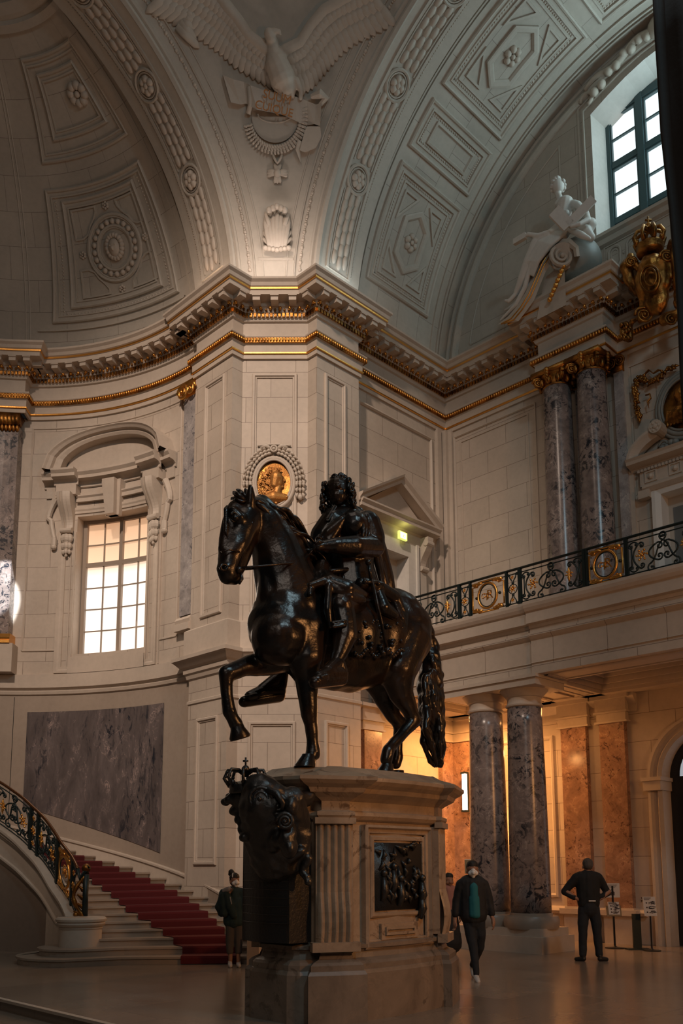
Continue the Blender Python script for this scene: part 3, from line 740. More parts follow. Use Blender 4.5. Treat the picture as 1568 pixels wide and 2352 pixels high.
for sg in (-1, 1):
    c0 = AX+sg*11.6; mb = MB(); pts = []
    for i in range(15):   # S-shaped console
        t = i/14; z = 11.16-t*.92; o = .30*(1-t)**1.3+.10+.05*sin(t*pi*2)
        w = 1.75-.45*t; pts.append([fC(c0-w, z, -.0), fC(c0-w, z, o), fC(c0-w*.5, z, o+.03), fC(c0-w*.5, z, o), fC(c0, z, o+.04), fC(c0+w*.5, z, o), fC(c0+w*.5, z, o+.03), fC(c0+w, z, o), fC(c0+w, z, 0)])
    mb.rings(pts, False, False); mb.poly(pts[-1]); 
    mb.tube([fC(c0-1.4, 10.22, .12), fC(c0+1.4, 10.22, .12)], .07, 10); mb.build('console', M_fine, sur)
    mb = MB()   # side scroll (volute ear)
    e = AX+sg*14.9
    sp_ = [fC(e+sg*(-.2+1.55*sin(t*pi)*(1 if t < .55 else .55)), 11.1-t*1.05, .07) for t in linsp(0, 1, 16)]
    mb.tube(sp_, [.09-.03*i/16 for i in range(17)], 8); mb.tube([sp_[-1], sp_[-1]-V((0, 0, .2))], .075, 8); mb.ball(sp_[-1]-V((0, 0, .24)), .08); mb.build('side_scroll', M_fine, sur)
    mb = MB()
    for k, z in enumerate((10.02, 9.82, 9.66)):
        for q in (-.7, 0, .7): mb.ball(fC(c0+q, z, .08+.03*(q == 0)), .09-.02*k, 8, 6, (1, 1, 1.4))
        mb.ball(fC(c0, z-.1, .09), .07-.015*k, 8, 6)
    mb.build('bell_drop', M_fine, sur)
    mb = MB(); cblock(mb, c0-2.0, c0-1.7, 6.5, 10.2, 0, .05, 1); cblock(mb, c0+1.7, c0+2.0, 6.5, 10.2, 0, .05, 1); mb.build('pilaster_strip', M_plain, sur)
# -- big lunette window
w2 = struct('window_2')
GX = 18.72
def fW(s, t, o=0): return V((GX-o, s, t))
MB().poly([fW(5.4, 16.3), fW(9.4, 16.3), fW(9.4, 20.9), fW(5.4, 20.9)]).build('glass', M_glassday, w2)
mb = MB()
for y, w in ((5.6, .12), (9.2, .1), (8.32, .085), (6.48, .085)): frame_bar(mb, fW, y-w, 16.5, y+w, 20.6, -.02, .12)
for z, w in ((16.66, .08), (17.30, .06), (18.82, .065), (20.28, .1)): frame_bar(mb, fW, 5.5, z-w, 9.3, z+w, -.02, .10)
for y in (7.4, ): frame_bar(mb, fW, y-.025, 16.5, y+.025, 20.3, 0, .06)
for z in (18.06, 19.55): frame_bar(mb, fW, 5.5, z-.02, 9.3, z+.02, 0, .06)
for a, b in ((8.42, 9.1), (5.7, 6.38), (6.58, 8.22)):
    for c, d in ((16.74, 17.24), (17.37, 18.74), (18.9, 20.16)): mould(mb, rect(a, c, b, d), fW, [(0, 0), (0, .08), (.035, .08), (.035, 0)])
mb.build('window_frame', M_winframe, w2)
MB().box((18.74, 5.2, 16.3), (18.9, 9.6, 20.9)).build('outer_wall', M_white, w2)
mb = MB()   # carved ornament above the window
for sg in (-1, 1):
    pts = [fL(YC+sg*(.25+t*1.7), 20.98-.35*t*t+.1*sin(t*9), .12) for t in linsp(0, 1, 14)]
    mb.tube(pts, [.11-.05*i/14 for i in range(15)], 8)
    for k in range(8): mb.ball(fL(YC+sg*(.3+k*.2), 20.95-.03*k*k*.4+.08*(k % 2), .14), .11, 8, 6)
    mb.tube([fL(YC+sg*(1.95+.16*cos(a)), 20.45+.16*sin(a), .08) for a in linsp(0, 4.5, 12)], .05, 6)
mb.ball(fL(YC, 21.05, .12), .3, 12, 8, (.6, 1, 1)); mb.build('window_crest_carving', M_fine, w2, True)
mb = MB()
mb.box((17.75, 10.85, 20.75), (18.07, 11.2, 21.1)).box((17.85, 10.5, 20.55), (18.07, 10.85, 20.95)).build('impost_block', M_vplain, w2)
# -- upper door in the side wall, with pediment
d1 = struct('door_1')
DXc = 15.78
mb = MB(); mb.box((15.2, 14.33, 6.76), (16.35, 14.38, 9.4)); 
for a, b in ((15.3, 15.74), (15.82, 16.26)):
    mould(mb, rect(a, 6.9, b, 7.9), lambda s, t, o=0: V((s, 14.33-o, t)), LN)
mb.build('door_leaf', M_door, d1)
MB().box((15.32, 14.29, 8.0), (16.0, 14.335, 8.62)).build('door_glass', M_black, d1)
MB().box((15.32, 14.29, 8.85), (16.0, 14.335, 9.2)).build('transom_glass', M_black, d1)
mb = MB(); mb.box((15.2, 14.03, 6.76), (15.205, 14.4, 9.4)).box((16.345, 14.03, 6.76), (16.35, 14.4, 9.4)).box((15.2, 14.03, 9.395), (16.35, 14.4, 9.4)); mb.build('reveal', M_pale, d1)
mb = MB()
for a, b, c, o in ((14.83, 15.2, 0, .10), (16.35, 16.72, 0, .10)): mb.box((a, 14.03-o, 6.76), (b, 14.03, 9.75)); mb.box((a+(.0 if a < 15.5 else .28), 14.03-o-.04, 6.76), (a+(.09 if a < 15.5 else .37), 14.03, 9.78))
mb.box((15.2, 13.93, 9.4), (16.35, 14.03, 9.75)); mb.build('architrave', M_pale, d1)
pd = thing('door_pediment', 'triangular stone pediment on brackets over the upper door with the exit sign', 'pediment')
mb = MB(); fx = lambda s, t, o=0: V((s, 14.03-o, t))
def xsweep(mb, a, b, z, prof):
    rs = [[fx(s, z+q, o) for o, q in prof] for s in (a, b)]; mb.rings(rs, False, False); mb.poly(rs[0]); mb.poly(rs[1])
xsweep(mb, 14.35, 17.30, 10.0, [(0, 0), (.08, .0), (.12, .08), (.38, .12), (.38, .20), (.44, .26), (.44, .3), (0, .3)])
mb.box((14.5, 13.93, 9.75), (17.15, 14.03, 10.02)); mb.build('cornice', M_plain, pd)
mb = MB()
for sg in (-1, 1):
    rs = []
    for q in (0, 1):
        s = lerp(15.82+sg*1.52, 15.82, q); z = lerp(10.22, 11.12, q)
        rs.append([fx(s, z, 0), fx(s, z, .36), fx(s, z+.08, .38), fx(s, z+.14, .46), fx(s, z+.2, .48), fx(s, z+.2, 0)])
    mb.rings(rs, True, True)
mb.build('raking_cornice', M_plain, pd)
MB().hexa([fx(14.4, 10.2, .1), fx(17.2, 10.2, .1), fx(17.2, 10.2, 0), fx(14.4, 10.2, 0), fx(15.8, 11.12, .1), fx(15.84, 11.12, .1), fx(15.84, 11.12, 0), fx(15.8, 11.12, 0)]).build('tympanum', M_plain, pd)
for s in (14.66, 16.92):
    mb = MB()
    rs = []
    for i in range(13):
        t = i/12; z = 10.0-t*.85; o = .26*(1-t)**1.2+.10+.05*sin(t*2*pi); rs.append([fx(s-.11, z, 0), fx(s-.11, z, o), fx(s+.11, z, o), fx(s+.11, z, 0)])
    mb.rings(rs, True, True); mb.tube([fx(s-.13, 9.84, .3), fx(s+.13, 9.84, .3)], .08, 10); mb.tube([fx(s-.13, 9.2, .13), fx(s+.13, 9.2, .13)], .07, 10); mb.box((s-.12, 13.93, 6.6), (s+.12, 14.03, 9.15))
    mb.build('bracket', M_fine, pd)
ex = thing('exit_sign', 'small lit yellow-green exit sign under the triangular pediment', 'exit sign')
M_exit = plain('exit_light', (.6, .7, .2), .4, emit=(.66, .72, .16), es=1.1); M_exw = plain('exit_white', (.9, .9, .8), .4, emit=(1, 1, .75), es=1.6)
MB().box((15.83, 13.78, 9.72), (16.13, 13.84, 9.92)).build('lit_panel', M_exit, ex)
mb = MB(); mb.box((15.875, 13.774, 9.745), (16.085, 13.781, 9.895)).build('lit_field', M_exw, ex)
mb = MB()   # running figure pictogram
for a, b in (((15.99, 9.84), (15.97, 9.80)), ((15.97, 9.80), (15.94, 9.765)), ((15.97, 9.80), (16.01, 9.77)), ((15.99, 9.84), (15.95, 9.82)), ((15.99, 9.84), (16.03, 9.82))): mb.tube([(a[0], 13.772, a[1]), (b[0], 13.772, b[1])], .007, 5)
mb.ball((16.0, 13.772, 9.865), .012, 6, 4).build('running_figure', M_exit, ex)
light('exit_glow', 'POINT', (15.98, 13.7, 9.95), 1.2, (.9, .9, .25), .06)
# -- upper door in the end wall with broken curved pediment and gilded medallion
d2 = struct('door_2')
MB().box((18.36, 6.5, 6.7), (18.42, 8.3, 9.9)).build('door_leaf', M_door, d2)
mb = MB(); 
for z0, z1 in ((7.0, 7.9), (8.05, 9.5)): 
    for y0, y1 in ((6.85, 7.35), (7.45, 7.95)): mb.box((18.35, y0, z0), (18.37, y1, z1))
mb.build('door_glass', plain('grey_glass', (.16, .17, .17), .2), d2)
mb = MB(); mould(mb, rect(YC-.66, 6.5, YC+.66, 9.75), fE, [(0, -.3), (0, .0), (-.0, .06), (-.12, .10), (-.2, .10), (-.22, .0)]); mb.build('white_surround', M_white, d2)
bp = thing('door_hood', 'broken curved pediment carrying the gilded portrait roundel over the upper right door', 'pediment')
mb = MB()
def ysweep(mb, a, b, z, prof):
    rs = [[fE(s, z+q, o) for o, q in prof] for s in (a, b)]; mb.rings(rs, False, False); mb.poly(rs[0]); mb.poly(rs[1])
ysweep(mb, YC-1.30, YC+1.30, 10.42, [(0, 0), (.08, 0), (.10, .05), (.32, .10), (.34, .17), (.38, .22), (0, .24)])
mb.build('cornice', M_plain, bp)
mb = MB(); ysweep(mb, YC-1.1, YC+1.1, 10.03, [(0, 0), (.10, 0), (.10, .39), (0, .39)])
for k in range(28): mb.obox(fE(YC-1.1+k*.0815, 10.38, .14), (.02, 0, 0), (0, .025, 0), (0, 0, .03))
mb.build('frieze', M_plain, bp)
for k in range(4):
    y = YC-.84+k*.56; mb = MB(); mould(mb, rect(y-.14, 10.08, y+.14, 10.34), lambda s, t, o=0: fE(s, t, o+.1), LN); mb.ball(fE(y, 10.21, .1), .07, 8, 5); mb.build('frieze_rosette', M_fine, bp)
mb = MB(); ysweep(mb, YC-1.02, YC+1.02, 9.86, [(0, 0), (.12, 0), (.2, .08), (.2, .14), (0, .16)])
for sg in (-1, 1): mb.box((17.87, min(YC+sg*.86, YC+sg*1.12), 9.72), (18.07, max(YC+sg*.86, YC+sg*1.12), 9.9))
mb.build('lintel_moulding', M_plain, bp)
for sg in (-1, 1):
    mb = MB(); rs = []
    for i in range(13):
        a = R(180-84*i/12) if sg < 0 else R(84*i/12)
        c = (YC, 10.62)
        ring = []
        for r, o in ((.92, .08), (.92, .26), (1.0, .30), (1.08, .36), (1.14, .36), (1.14, .08)):
            ring.append(fE(YC+sg*(1.28-(1.0-cos(R(62*i/12)))*1.15-(1.14-r)*cos(R(62*i/12))), 10.62+.62*sin(R(62*i/12))*1.05-(1.14-r)*sin(R(62*i/12)), o))
        rs.append(ring)
    mb.rings(rs, True, True)
    e = (YC+sg*(1.28-(1-cos(R(62)))*1.15-.12), 10.62+.62*sin(R(62))*1.05-.02)
    mb.tube([fE(e[0], e[1], .05), fE(e[0], e[1], .40)], .15, 16); mb.ball(fE(e[0], e[1], .40), .06, 8, 5, (.6, 1, 1))
    for k in range(6): mb.ball(fE(e[0]+.09*cos(k*pi/3), e[1]+.09*sin(k*pi/3), .40), .035, 6, 4, (.6, 1, 1))
    mb.build('curved_hood_half', M_plain, bp)
# columns and marble pilasters of the upper order
def volute(mb, c, r, ax, up, nn, sg=1, n=26, th=.03):   # spiral ribbon in the plane (ax, up)
    pts = []; rr = []
    for i in range(n+1):
        a = i/n*2.4*2*pi; q = r*(1-i/n)**.8
        pts.append(c+ax*(sg*q*cos(a))+up*(q*sin(a))+nn*(.02+.03*i/n)); rr.append(max(.008, th*(1-i/n*.55)))
    mb.tube(pts, rr, 6); mb.ball(c+nn*.06, r*.2, 8, 6)
SHAFT = [(0, 0), (.04, .02)]
def shaft_prof(r, z0, z1, ent=.86):
    return [(r*(1-(1-ent)*((k/12)**1.7)), lerp(z0, z1, k/12)) for k in range(13)]
def base_prof(r, z, h): return [(r*1.34, z), (r*1.36, z+h*.12), (r*1.34, z+h*.38), (r*1.2, z+h*.42), (r*1.12, z+h*.55), (r*1.18, z+h*.62), (r*1.2, z+h*.72), (r*1.15, z+h*.84), (r*1.04, z+h*.88), (r*1.02, z+h)]
def ionic_col(name, label, x, y, r, z0, z1, grp):
    t = thing(name, label, 'column', group=grp)
    MB().lathe(shaft_prof(r, z0+.35, z1-.38), (x, y, 0), 36).build('shaft', M_marble, t, True)
    mb = MB(); mb.lathe(base_prof(r, z0, .35), (x, y, 0), 36); mb.box((x-r*1.38, y-r*1.38, z0-.08), (x+r*1.38, y+r*1.38, z0)); mb.build('base', M_plain, t, True, angle=40)
    mb = MB(); rc = r*.88
    mb.lathe([(rc, z1-.40), (rc*1.06, z1-.38), (rc*1.0, z1-.36), (rc*1.0, z1-.22), (rc*1.2, z1-.12), (rc*1.25, z1-.10)], (x, y, 0), 24)
    mb.box((x-r*1.18, y-r*1.18, z1-.09), (x+r*1.18, y+r*1.18, z1))
    for sx, sy in ((-1, 1), (-1, -1), (1, 1), (1, -1)):
        d = V((sx, sy, 0)).normalized(); c = V((x, y, z1-.22))+d*r*1.18
        for q in (-1, 1):
            nn = d.cross(V((0, 0, 1)))*q
            volute(mb, c, r*.36, d, V((0, 0, 1)), nn*.6, 1, 20, .035)
    for a in range(10): 
        an = a*pi/5; mb.ball((x+rc*1.12*cos(an), y+rc*1.12*sin(an), z1-.26), .07, 8, 6, (1, 1, 1.6))
    for sx, sy in ((-1, 0), (0, -1), (1, 0), (0, 1)):
        for k in range(4): mb.ball((x+sx*r*1.16, y+sy*r*1.16, z1-.06-k*.07), .08-.012*k, 8, 6)
    mb.build('gilded_capital', M_goldd, t, True)
ionic_col('marble_column', 'upper violet marble column nearer the hall corner, behind the gallery rail', 17.60, 10.27, .375, 6.95, 13.33, 'upper marble columns')
ionic_col('marble_column', 'upper violet marble column beside the gilded garland, behind the gallery rail', 17.60, 9.37, .375, 6.95, 13.33, 'upper marble columns')
for y0, y1, lab in ((9.66, 9.98, 'narrow grey marble pilaster between the two upper columns'), (8.76, 8.98, 'narrow grey marble pilaster at the right flank of the upper columns')):
    t = thing('marble_pilaster', lab, 'pilaster', group='upper marble pilasters')
    MB().box((17.93, y0, 7.1), (18.07, y1, 12.95)).build('shaft', M_greymar, t)
    mb = MB(); mb.box((17.88, y0-.02, 6.9), (18.07, y1+.02, 7.1)); mb.build('base', M_plain, t)
    mb = MB(); mb.box((17.86, y0-.02, 12.95), (18.07, y1+.02, 13.33))
    for q in (y0, y1): volute(mb, V((17.84, q, 13.13)), .13, V((0, 1, 0)), V((0, 0, 1)), V((-1, 0, 0)))
    mb.build('gilded_capital', M_goldd, t, True)
MB().box((18.0, 8.66, 6.9), (18.07, 8.76, 13.33)).build('dark_reveal_strip', M_plain, ew)
# ionic pilaster at the start of the apse and the big one at the left edge of view
t = thing('marble_pilaster', 'thin marble pilaster with a gilded scroll where the apse wall meets the pier', 'pilaster')
mb = MB(); mb.grid(lambda a, z: fC(a, z, .10), linsp(.4, 4.4, 3), [7.5, 13.0]); mb.grid(lambda o, z: fC(4.4, z, o), [0, .1], [7.5, 13.0]); mb.build('shaft', M_greymar, t)
mb = MB(); csweep(mb, 0, 5.0, 7.12, [(0, 0), (.20, 0), (.20, .16), (.16, .18), (.18, .26), (.12, .34), (0, .36)], 0, 3); mb.build('base', M_plain, t)
mb = MB(); csweep(mb, 0.1, 4.9, 12.98, [(.05, 0), (.16, .1), (.16, .3), (.22, .34), (0, .35)], 0, 3)
ax = (fC(5, 13)-fC(0, 13)).normalized(); nn = V((-cos(R(3)), -sin(R(3)), 0))
volute(mb, fC(3.7, 13.10, .2), .2, ax, V((0, 0, 1)), nn, 1, 30, .045); volute(mb, fC(.8, 13.10, .2), .16, ax, V((0, 0, 1)), nn, -1, 26, .04); mb.build('gilded_capital', M_gold, t, True)
t = thing('marble_pilaster', 'broad grey marble pilaster with a gilded base at the left edge', 'pilaster')
mb = MB(); mb.grid(lambda a, z: fC(a, z, .36), linsp(48.3, 61, 8), [7.45, 13.0]); mb.grid(lambda o, z: fC(48.3, z, o), [0, .36], [7.45, 13.0]); mb.build('shaft', M_marble, t)
mb = MB(); csweep(mb, 47.6, 61.5, 7.2, [(.0, 0), (.46, 0), (.46, .07), (.43, .1), (.44, .14), (.40, .2), (.37, .25), (0, .26)], 0, 6); mb.build('gilded_base', M_gold, t)
mb = MB(); csweep(mb, 46.9, 62, 6.47, [(0, 0), (.42, 0), (.42, .73), (0, .73)], 0, 6); mb.build('pedestal', M_plain, t)
mb = MB(); csweep(mb, 48, 61, 12.98, [(.3, 0), (.42, .1), (.42, .35), (0, .35)], 0, 6)
for a in linsp(48.6, 61, 14): mb.ball(fC(a, 13.12, .43), .10, 8, 6, (1, 1, 1.4)); mb.ball(fC(a, 12.93, .38), .06, 7, 5, (1, 1, 1.8))
mb.build('gilded_capital', M_goldd, t, True)
# ================================================================== GALLERY (bridge) AND PASSAGE BELOW
ga = struct('trim_2')
GY0, GY1 = .9, 13.7
J = 9.45   # joint where the fascia steps slightly forward
def gal(prof, y0, y1, name, mat=M_wall, dx=0):
    MB().sweep([(o, z) for o, z in prof], [(14.85-dx, y0), (14.85-dx, y1)], endcaps=True).build(name, mat, ga)
COP = [(-.3, 6.34), (.05, 6.34), (.07, 6.40), (.16, 6.42), (.16, 6.64), (.20, 6.66), (.24, 6.72), (.26, 6.78), (.26, 6.84), (-.3, 6.84)]
FAS = [(-.3, 5.42), (.0, 5.42), (.0, 5.62), (.03, 5.64), (.0, 5.66), (.0, 6.10), (.04, 6.13), (.09, 6.18), (.09, 6.24), (.03, 6.26), (.03, 6.34), (-.3, 6.34)]
for y0, y1, dx in ((J, GY1, 0), (GY0, J, .05)):
    gal(COP, y0, y1, 'coping', M_plain, dx); gal(FAS, y0, y1, 'fascia', M_wall, dx)
MB().box((14.86, J-.012, 5.42), (14.845, J+.002, 6.40)).build('fascia_joint', M_black, ga)
# gallery floor slab / passage ceiling with beams and coffers
MB().box((15.1, .5, 6.40), (18.07, 14.03, 6.62)).build('gallery_floor', M_plain, ga)
MB().box((15.1, .5, 5.86), (18.07, 14.03, 5.9)).build('passage_ceiling', M_plain, ga)
mb = MB()
for a, b in ((9.5, 10.0), (10.75, 11.3), (13.2, 14.03), (3.5, 4.2)): mb.box((15.1, a, 5.42), (18.07, b, 5.88))
mb.box((15.0, .9, 5.42), (15.75, 13.7, 5.9)); mb.box((17.6, .5, 5.42), (18.07, 14.03, 5.9)); mb.box((15.1, 10, 5.44), (18.07, 10.75, 5.88)); mb.build('beams', M_plain, ga)
mb = MB(); fz = lambda s, t, o=0: V((s, t, 5.86-o)); fz2 = lambda s, t, o=0: V((s, t, 5.42-o))
for y0, y1 in ((11.3, 13.2), (4.2, 9.5)):
    for k, (d, h) in enumerate(((0, .36), (.10, .26), (.2, .14), (.32, .06))):
        mould(mb, rect(15.75+d, y0+d, 17.6-d, y1-d), fz, [(0, 0), (0, h), (.05, h), (.10, 0)])
for y in (9.75, 11.02): mould(mb, rect(15.9, y-.14, 17.5, y+.14), fz2, [(0, -.02), (0, .02), (.03, .02), (.03, -.02)])
mould(mb, rect(15.9, 10.1, 17.5, 10.65), fz2, [(0, -.02), (0, .02), (.03, .02), (.03, -.02)])
for y0, y1 in ((11.5, 13.4), (4.2, 9.2)): mould(mb, rect(14.98, y0, 15.62, y1), fz2, [(0, -.02), (0, .02), (.03, .02), (.03, -.02)])
mb.build('coffer_moulding', M_plain, ga)
# entablature block over the pair of lower columns
mb = MB(); mb.box((14.76, 9.36, 5.22), (15.84, 11.75, 5.42)); mb.box((14.72, 9.32, 5.36), (15.88, 11.79, 5.43)); mb.build('impost_block', M_plain, ga)
# passage wall moulding bands (impost of the pilasters, torus, dado)
for path, nm in (([(18.07, 8.9), (18.07, 14.03), (14.32, 14.03)], 'l'),):
    MB().sweep([(0, .58), (.10, .60), (.14, .66), (.10, .72), (.03, .75), (0, .76)], path).build('dado_torus', M_plain, ga)
    MB().sweep([(0, 5.0), (.04, 5.02), (.04, 5.18), (.10, 5.26), (.18, 5.36), (.18, 5.42), (0, 5.42)], path).build('passage_cornice', M_plain, ga)
# lower columns
def tuscan(label, x, y):
    t = thing('marble_column', label, 'column', group='lower marble columns')
    r = .40
    MB().lathe(shaft_prof(r, .74, 4.88, .87), (x, y, 0), 40).build('shaft', M_marble, t, True)
    mb = MB(); mb.lathe([(r*1.05, .745), (r*1.06, .70), (r*1.3, .68), (r*1.38, .60), (r*1.36, .50), (r*1.3, .44)], (x, y, 0), 40); mb.build('base_torus', M_stairwall, t, True, angle=40)
    mb = MB(); q = r*.87
    mb.lathe([(q, 4.86), (q*1.08, 4.88), (q*1.1, 4.91), (q*1.02, 4.94), (q*1.0, 4.98), (q*1.0, 5.06), (q*1.10, 5.08), (q*1.12, 5.10), (q*1.3, 5.17), (q*1.4, 5.21), (q*1.4, 5.23)], (x, y, 0), 40); mb.build('capital', M_plain, t, True, angle=40)
tuscan('left one of the two big mottled marble columns under the gallery', 15.3, 10.95)
tuscan('right one of the two big mottled marble columns, nearer the man with hands on hips', 15.3, 9.98)
t = thing('column_plinth', 'stepped stone plinth under the two big marble columns', 'plinth')
MB().box((14.76, 9.42, 0), (15.95, 11.55, .31)).build('lower_step', M_plain, t); MB().box((14.84, 9.5, .31), (15.87, 11.47, .46)).build('upper_step', M_plain, t)
# marble pilasters of the passage
def pil(label, fr, s0, s1, mat=M_marblew):
    t = thing('marble_pilaster', label, 'pilaster', group='passage pilasters')
    mb = MB(); frame_bar(mb, fr, s0, .76, s1, 4.8, 0, .14); mb.build('shaft', mat, t)
    mb = MB()
    for z0, z1, o in ((4.8, 4.84, .19), (4.84, 5.02, .15), (5.02, 5.06, .2), (5.06, 5.34, .17), (5.34, 5.42, .25)): frame_bar(mb, fr, s0-.05-(o-.15), z0, s1+.05+(o-.15), z1, 0, o)
    mb.build('capital', M_plain, t)
    mb = MB()
    for z0, z1, o in ((0, .56, .2), (.56, .60, .22), (.60, .72, .27), (.72, .76, .18)): frame_bar(mb, fr, s0-.06-(o-.2), z0, s1+.06+(o-.2), z1, 0, o)
    mb.build('base', M_plain, t)
pil('lit orange-brown marble pilaster right of the big columns, behind the standing man', fE, 10.1, 10.74)
pil('dimmer brown marble pilaster behind the picture board, next to the dark arch', fE, 9.16, 9.76)
pil('orange marble pilaster on the end wall in the passage corner, left of the big columns', fE, 13.35, 13.89)
pil('orange marble pilaster seen beyond the hind legs of the bronze horse', fS, 14.64, 15.24)
pil('orange marble pilaster on the side wall in the passage corner', fS, 17.50, 17.96)
# dark arched door
d3 = struct('door_3')
mb = MB(); rs = []
for (y, z) in [(YC+1.0, 0)]+archpts(YC, 1.0, 3.5, 24)+[(YC-1.0, 0)]:
    q = 1 if z > 3.5 else 0
    dy, dz = (y-YC)/1.0, (z-3.5 if z > 3.5 else 0)
    rs.append([V((18.07-o, YC+dy*r, 3.5+dz*r if z >= 3.5 else z)) for r, o in ((1.0, -.45), (1.0, .06), (1.08, .10), (1.12, .05), (1.2, .05), (1.24, .12), (1.3, .12), (1.32, 0))])
mb.rings(rs, False, False); mb.build('archivolt', M_plain, d3)
for sg in (-1, 1):
    mb = MB(); a, b = sorted((YC+sg*.97, YC+sg*1.36)); mb.box((17.86, a, 3.24), (18.5, b, 3.5)).box((17.82, a-.03, 3.44), (18.5, b+.03, 3.52)).build('impost', M_plain, d3)
mb = MB(); mb.panel([(YC-1.02, 0), (YC+1.02, 0), (YC+1.02, 3.5)]+archpts(YC, 1.02, 3.5)+[(YC-1.02, 3.5)], [archpts(YC, .78, 3.55, 20), rect(YC-.62, .8, YC-.08, 3.2), rect(YC+.08, .8, YC+.62, 3.2)], lambda s, t, o=0: V((18.40, s, t)), False)
mb.build('door_leaf', M_black, d3)
M_dayglass2 = plain('daylit_glass', (.5, .55, .6), .3, emit=(.34, .38, .42), es=.8)
MB().box((18.42, YC-1, .5), (18.43, YC+1, 4.6)).build('glass', M_dayglass2, d3)
mb = MB()
for y in (YC-.3, YC+.3): mb.box((18.39, y-.012, 3.5), (18.42, y+.012, 4.5))
for z in (1.6, 2.4): mb.box((18.39, YC-.7, z-.015), (18.42, YC+.7, z+.015))
mb.tube([V((18.39, YC+.45*cos(a), 3.55+.45*sin(a))) for a in linsp(0, pi, 14)], .012, 5); mb.build('glazing_bars', M_black, d3)
# low side door with a white cornice
d4 = struct('door_4')
mb = MB(); mb.box((15.85, 13.90, 0), (16.0, 14.03, 2.6)).box((16.95, 13.90, 0), (17.1, 14.03, 2.6)).box((15.85, 13.90, 2.4), (17.1, 14.03, 2.62))
mb.box((15.75, 13.80, 2.62), (17.2, 14.03, 2.7)).box((15.68, 13.72, 2.70), (17.27, 14.03, 2.78)).box((15.62, 13.66, 2.78), (17.33, 14.03, 2.84)); mb.build('white_surround', M_white, d4)
MB().box((16.0, 13.97, 0), (16.95, 14.02, 2.4)).build('door_leaf', M_door, d4)
t = thing('wall_lamp', 'bright white upright lamp beside the left marble column', 'lamp')
MB().box((17.72, 13.36, 3.05), (17.80, 13.46, 3.95)).build('lit_tube', plain('lamp_tube', (1, 1, 1), .4, emit=(.95, .97, 1), es=3), t)
MB().box((17.74, 13.36, 3.0), (17.86, 13.52, 3.05)).box((17.74, 13.36, 3.95), (17.86, 13.52, 4.0)).box((17.80, 13.38, 3.0), (17.9, 13.52, 4.0)).build('bracket', M_iron, t)
t = thing('spotlight', 'small black spotlight fixed to the left end of the column impost', 'spotlight')
p = V((14.70, 11.86, 5.38)); MB().tube([p+V((0, -.02, -.06)), p+V((-.1, .20, -.11))], .055, 12).build('lamp_head', M_black, t); MB().tube([p+V((.02, -.05, .02)), p+V((0, .0, -.04))], .018, 6).build('bracket', M_black, t)
# ================================================================== STAIRS AND RAILINGS
def stepz(k): return .1285*k
def sphi(k): return -42+4.9*(k-1)
def pol(r, a): return (CX+r*cos(R(a)), CY+r*sin(R(a)))
NW = (8.15, 14.8)
stair = thing('staircase', 'curved stone staircase rising along the apse wall to the left', 'staircase')
def prism(mb, pts, z0, z1):
    n = len(pts); i = mb.add([(x, y, z0) for x, y in pts]+[(x, y, z1) for x, y in pts])
    for k in range(n): mb.face((i+k, i+(k+1) % n, i+n+(k+1) % n, i+n+k))
    mb.face([i+n+k for k in range(n)]); mb.face([i+k for k in range(n)][::-1])
def rin(a): return 3.06+max(0, -a-2)*.012
def stepshape(k, grow=0):
    a0 = sphi(k)-grow; a1 = sphi(k+1)+1.2
    if k <= 2:
        rho = (1.05, .70)[k-1]+grow*.08
        out = [pol(r, a0) for r in (6.42, 5.2, 4.2)]
        d = V(pol(6.4, a0))-V(pol(3.5, a0)); d.normalize(); n = V((d.y, -d.x))   # towards the hall
        base = atan2(n.y, n.x); 
        out += [(NW[0]+rho*cos(base-t), NW[1]+rho*sin(base-t)) for t in linsp(0, pi*.95, 14)]
        out += [pol(3.3, -10), pol(6.42, a1+2)]
        return out
    ri = 3.1 if k > 8 else 3.45
    return [pol(6.42, a0), pol(5.2, a0), pol(ri, a0), pol(ri, a1), pol(5, a1), pol(6.42, a1)]
for k in range(1, 27):
    mb = MB(); z = stepz(k); lo = z-.1285 if k > 2 else stepz(k-1)
    prism(mb, stepshape(k), max(0, lo-.02), z-.035); prism(mb, stepshape(k, .45), z-.035, z); mb.build('step', M_pale if False else M_stairwall, stair)
mb = MB()   # solid mass below the upper flight
for k in range(4, 26):
    a0, a1 = sphi(k), sphi(k+1); pts = [pol(6.42, a0), pol(3.1, a0), pol(3.1, a1), pol(6.42, a1)]; prism(mb, pts, 0, stepz(k)-.13)
mb.build('stair_core', M_plain, stair)
mb = MB(); rs = []
for a in linsp(-44, 86, 60):   # outer skirting on the wall
    z = (a+42)/4.9*.1285+.36
    rs.append([fC(a, 0 if False else z-.55, -.02), fC(a, z-.55, .06), fC(a, z-.06, .06), fC(a, z-.04, .10), fC(a, z, .10), fC(a, z+.02, -.02)])
mb.rings(rs, True, True).build('skirting', M_plain, stair)
mb = MB(); rs = []
for a in linsp(-48, -1.5, 24):   # parapet where the flight leaves the apse
    z = max(.5, (a+42)/4.9*.1285+.34); rs.append([fC(a, 0, -.12), fC(a, 0, .08), fC(a, z, .08), fC(a, z, -.12)])
mb.rings(rs, True, True).build('parapet', M_stairwall, stair)
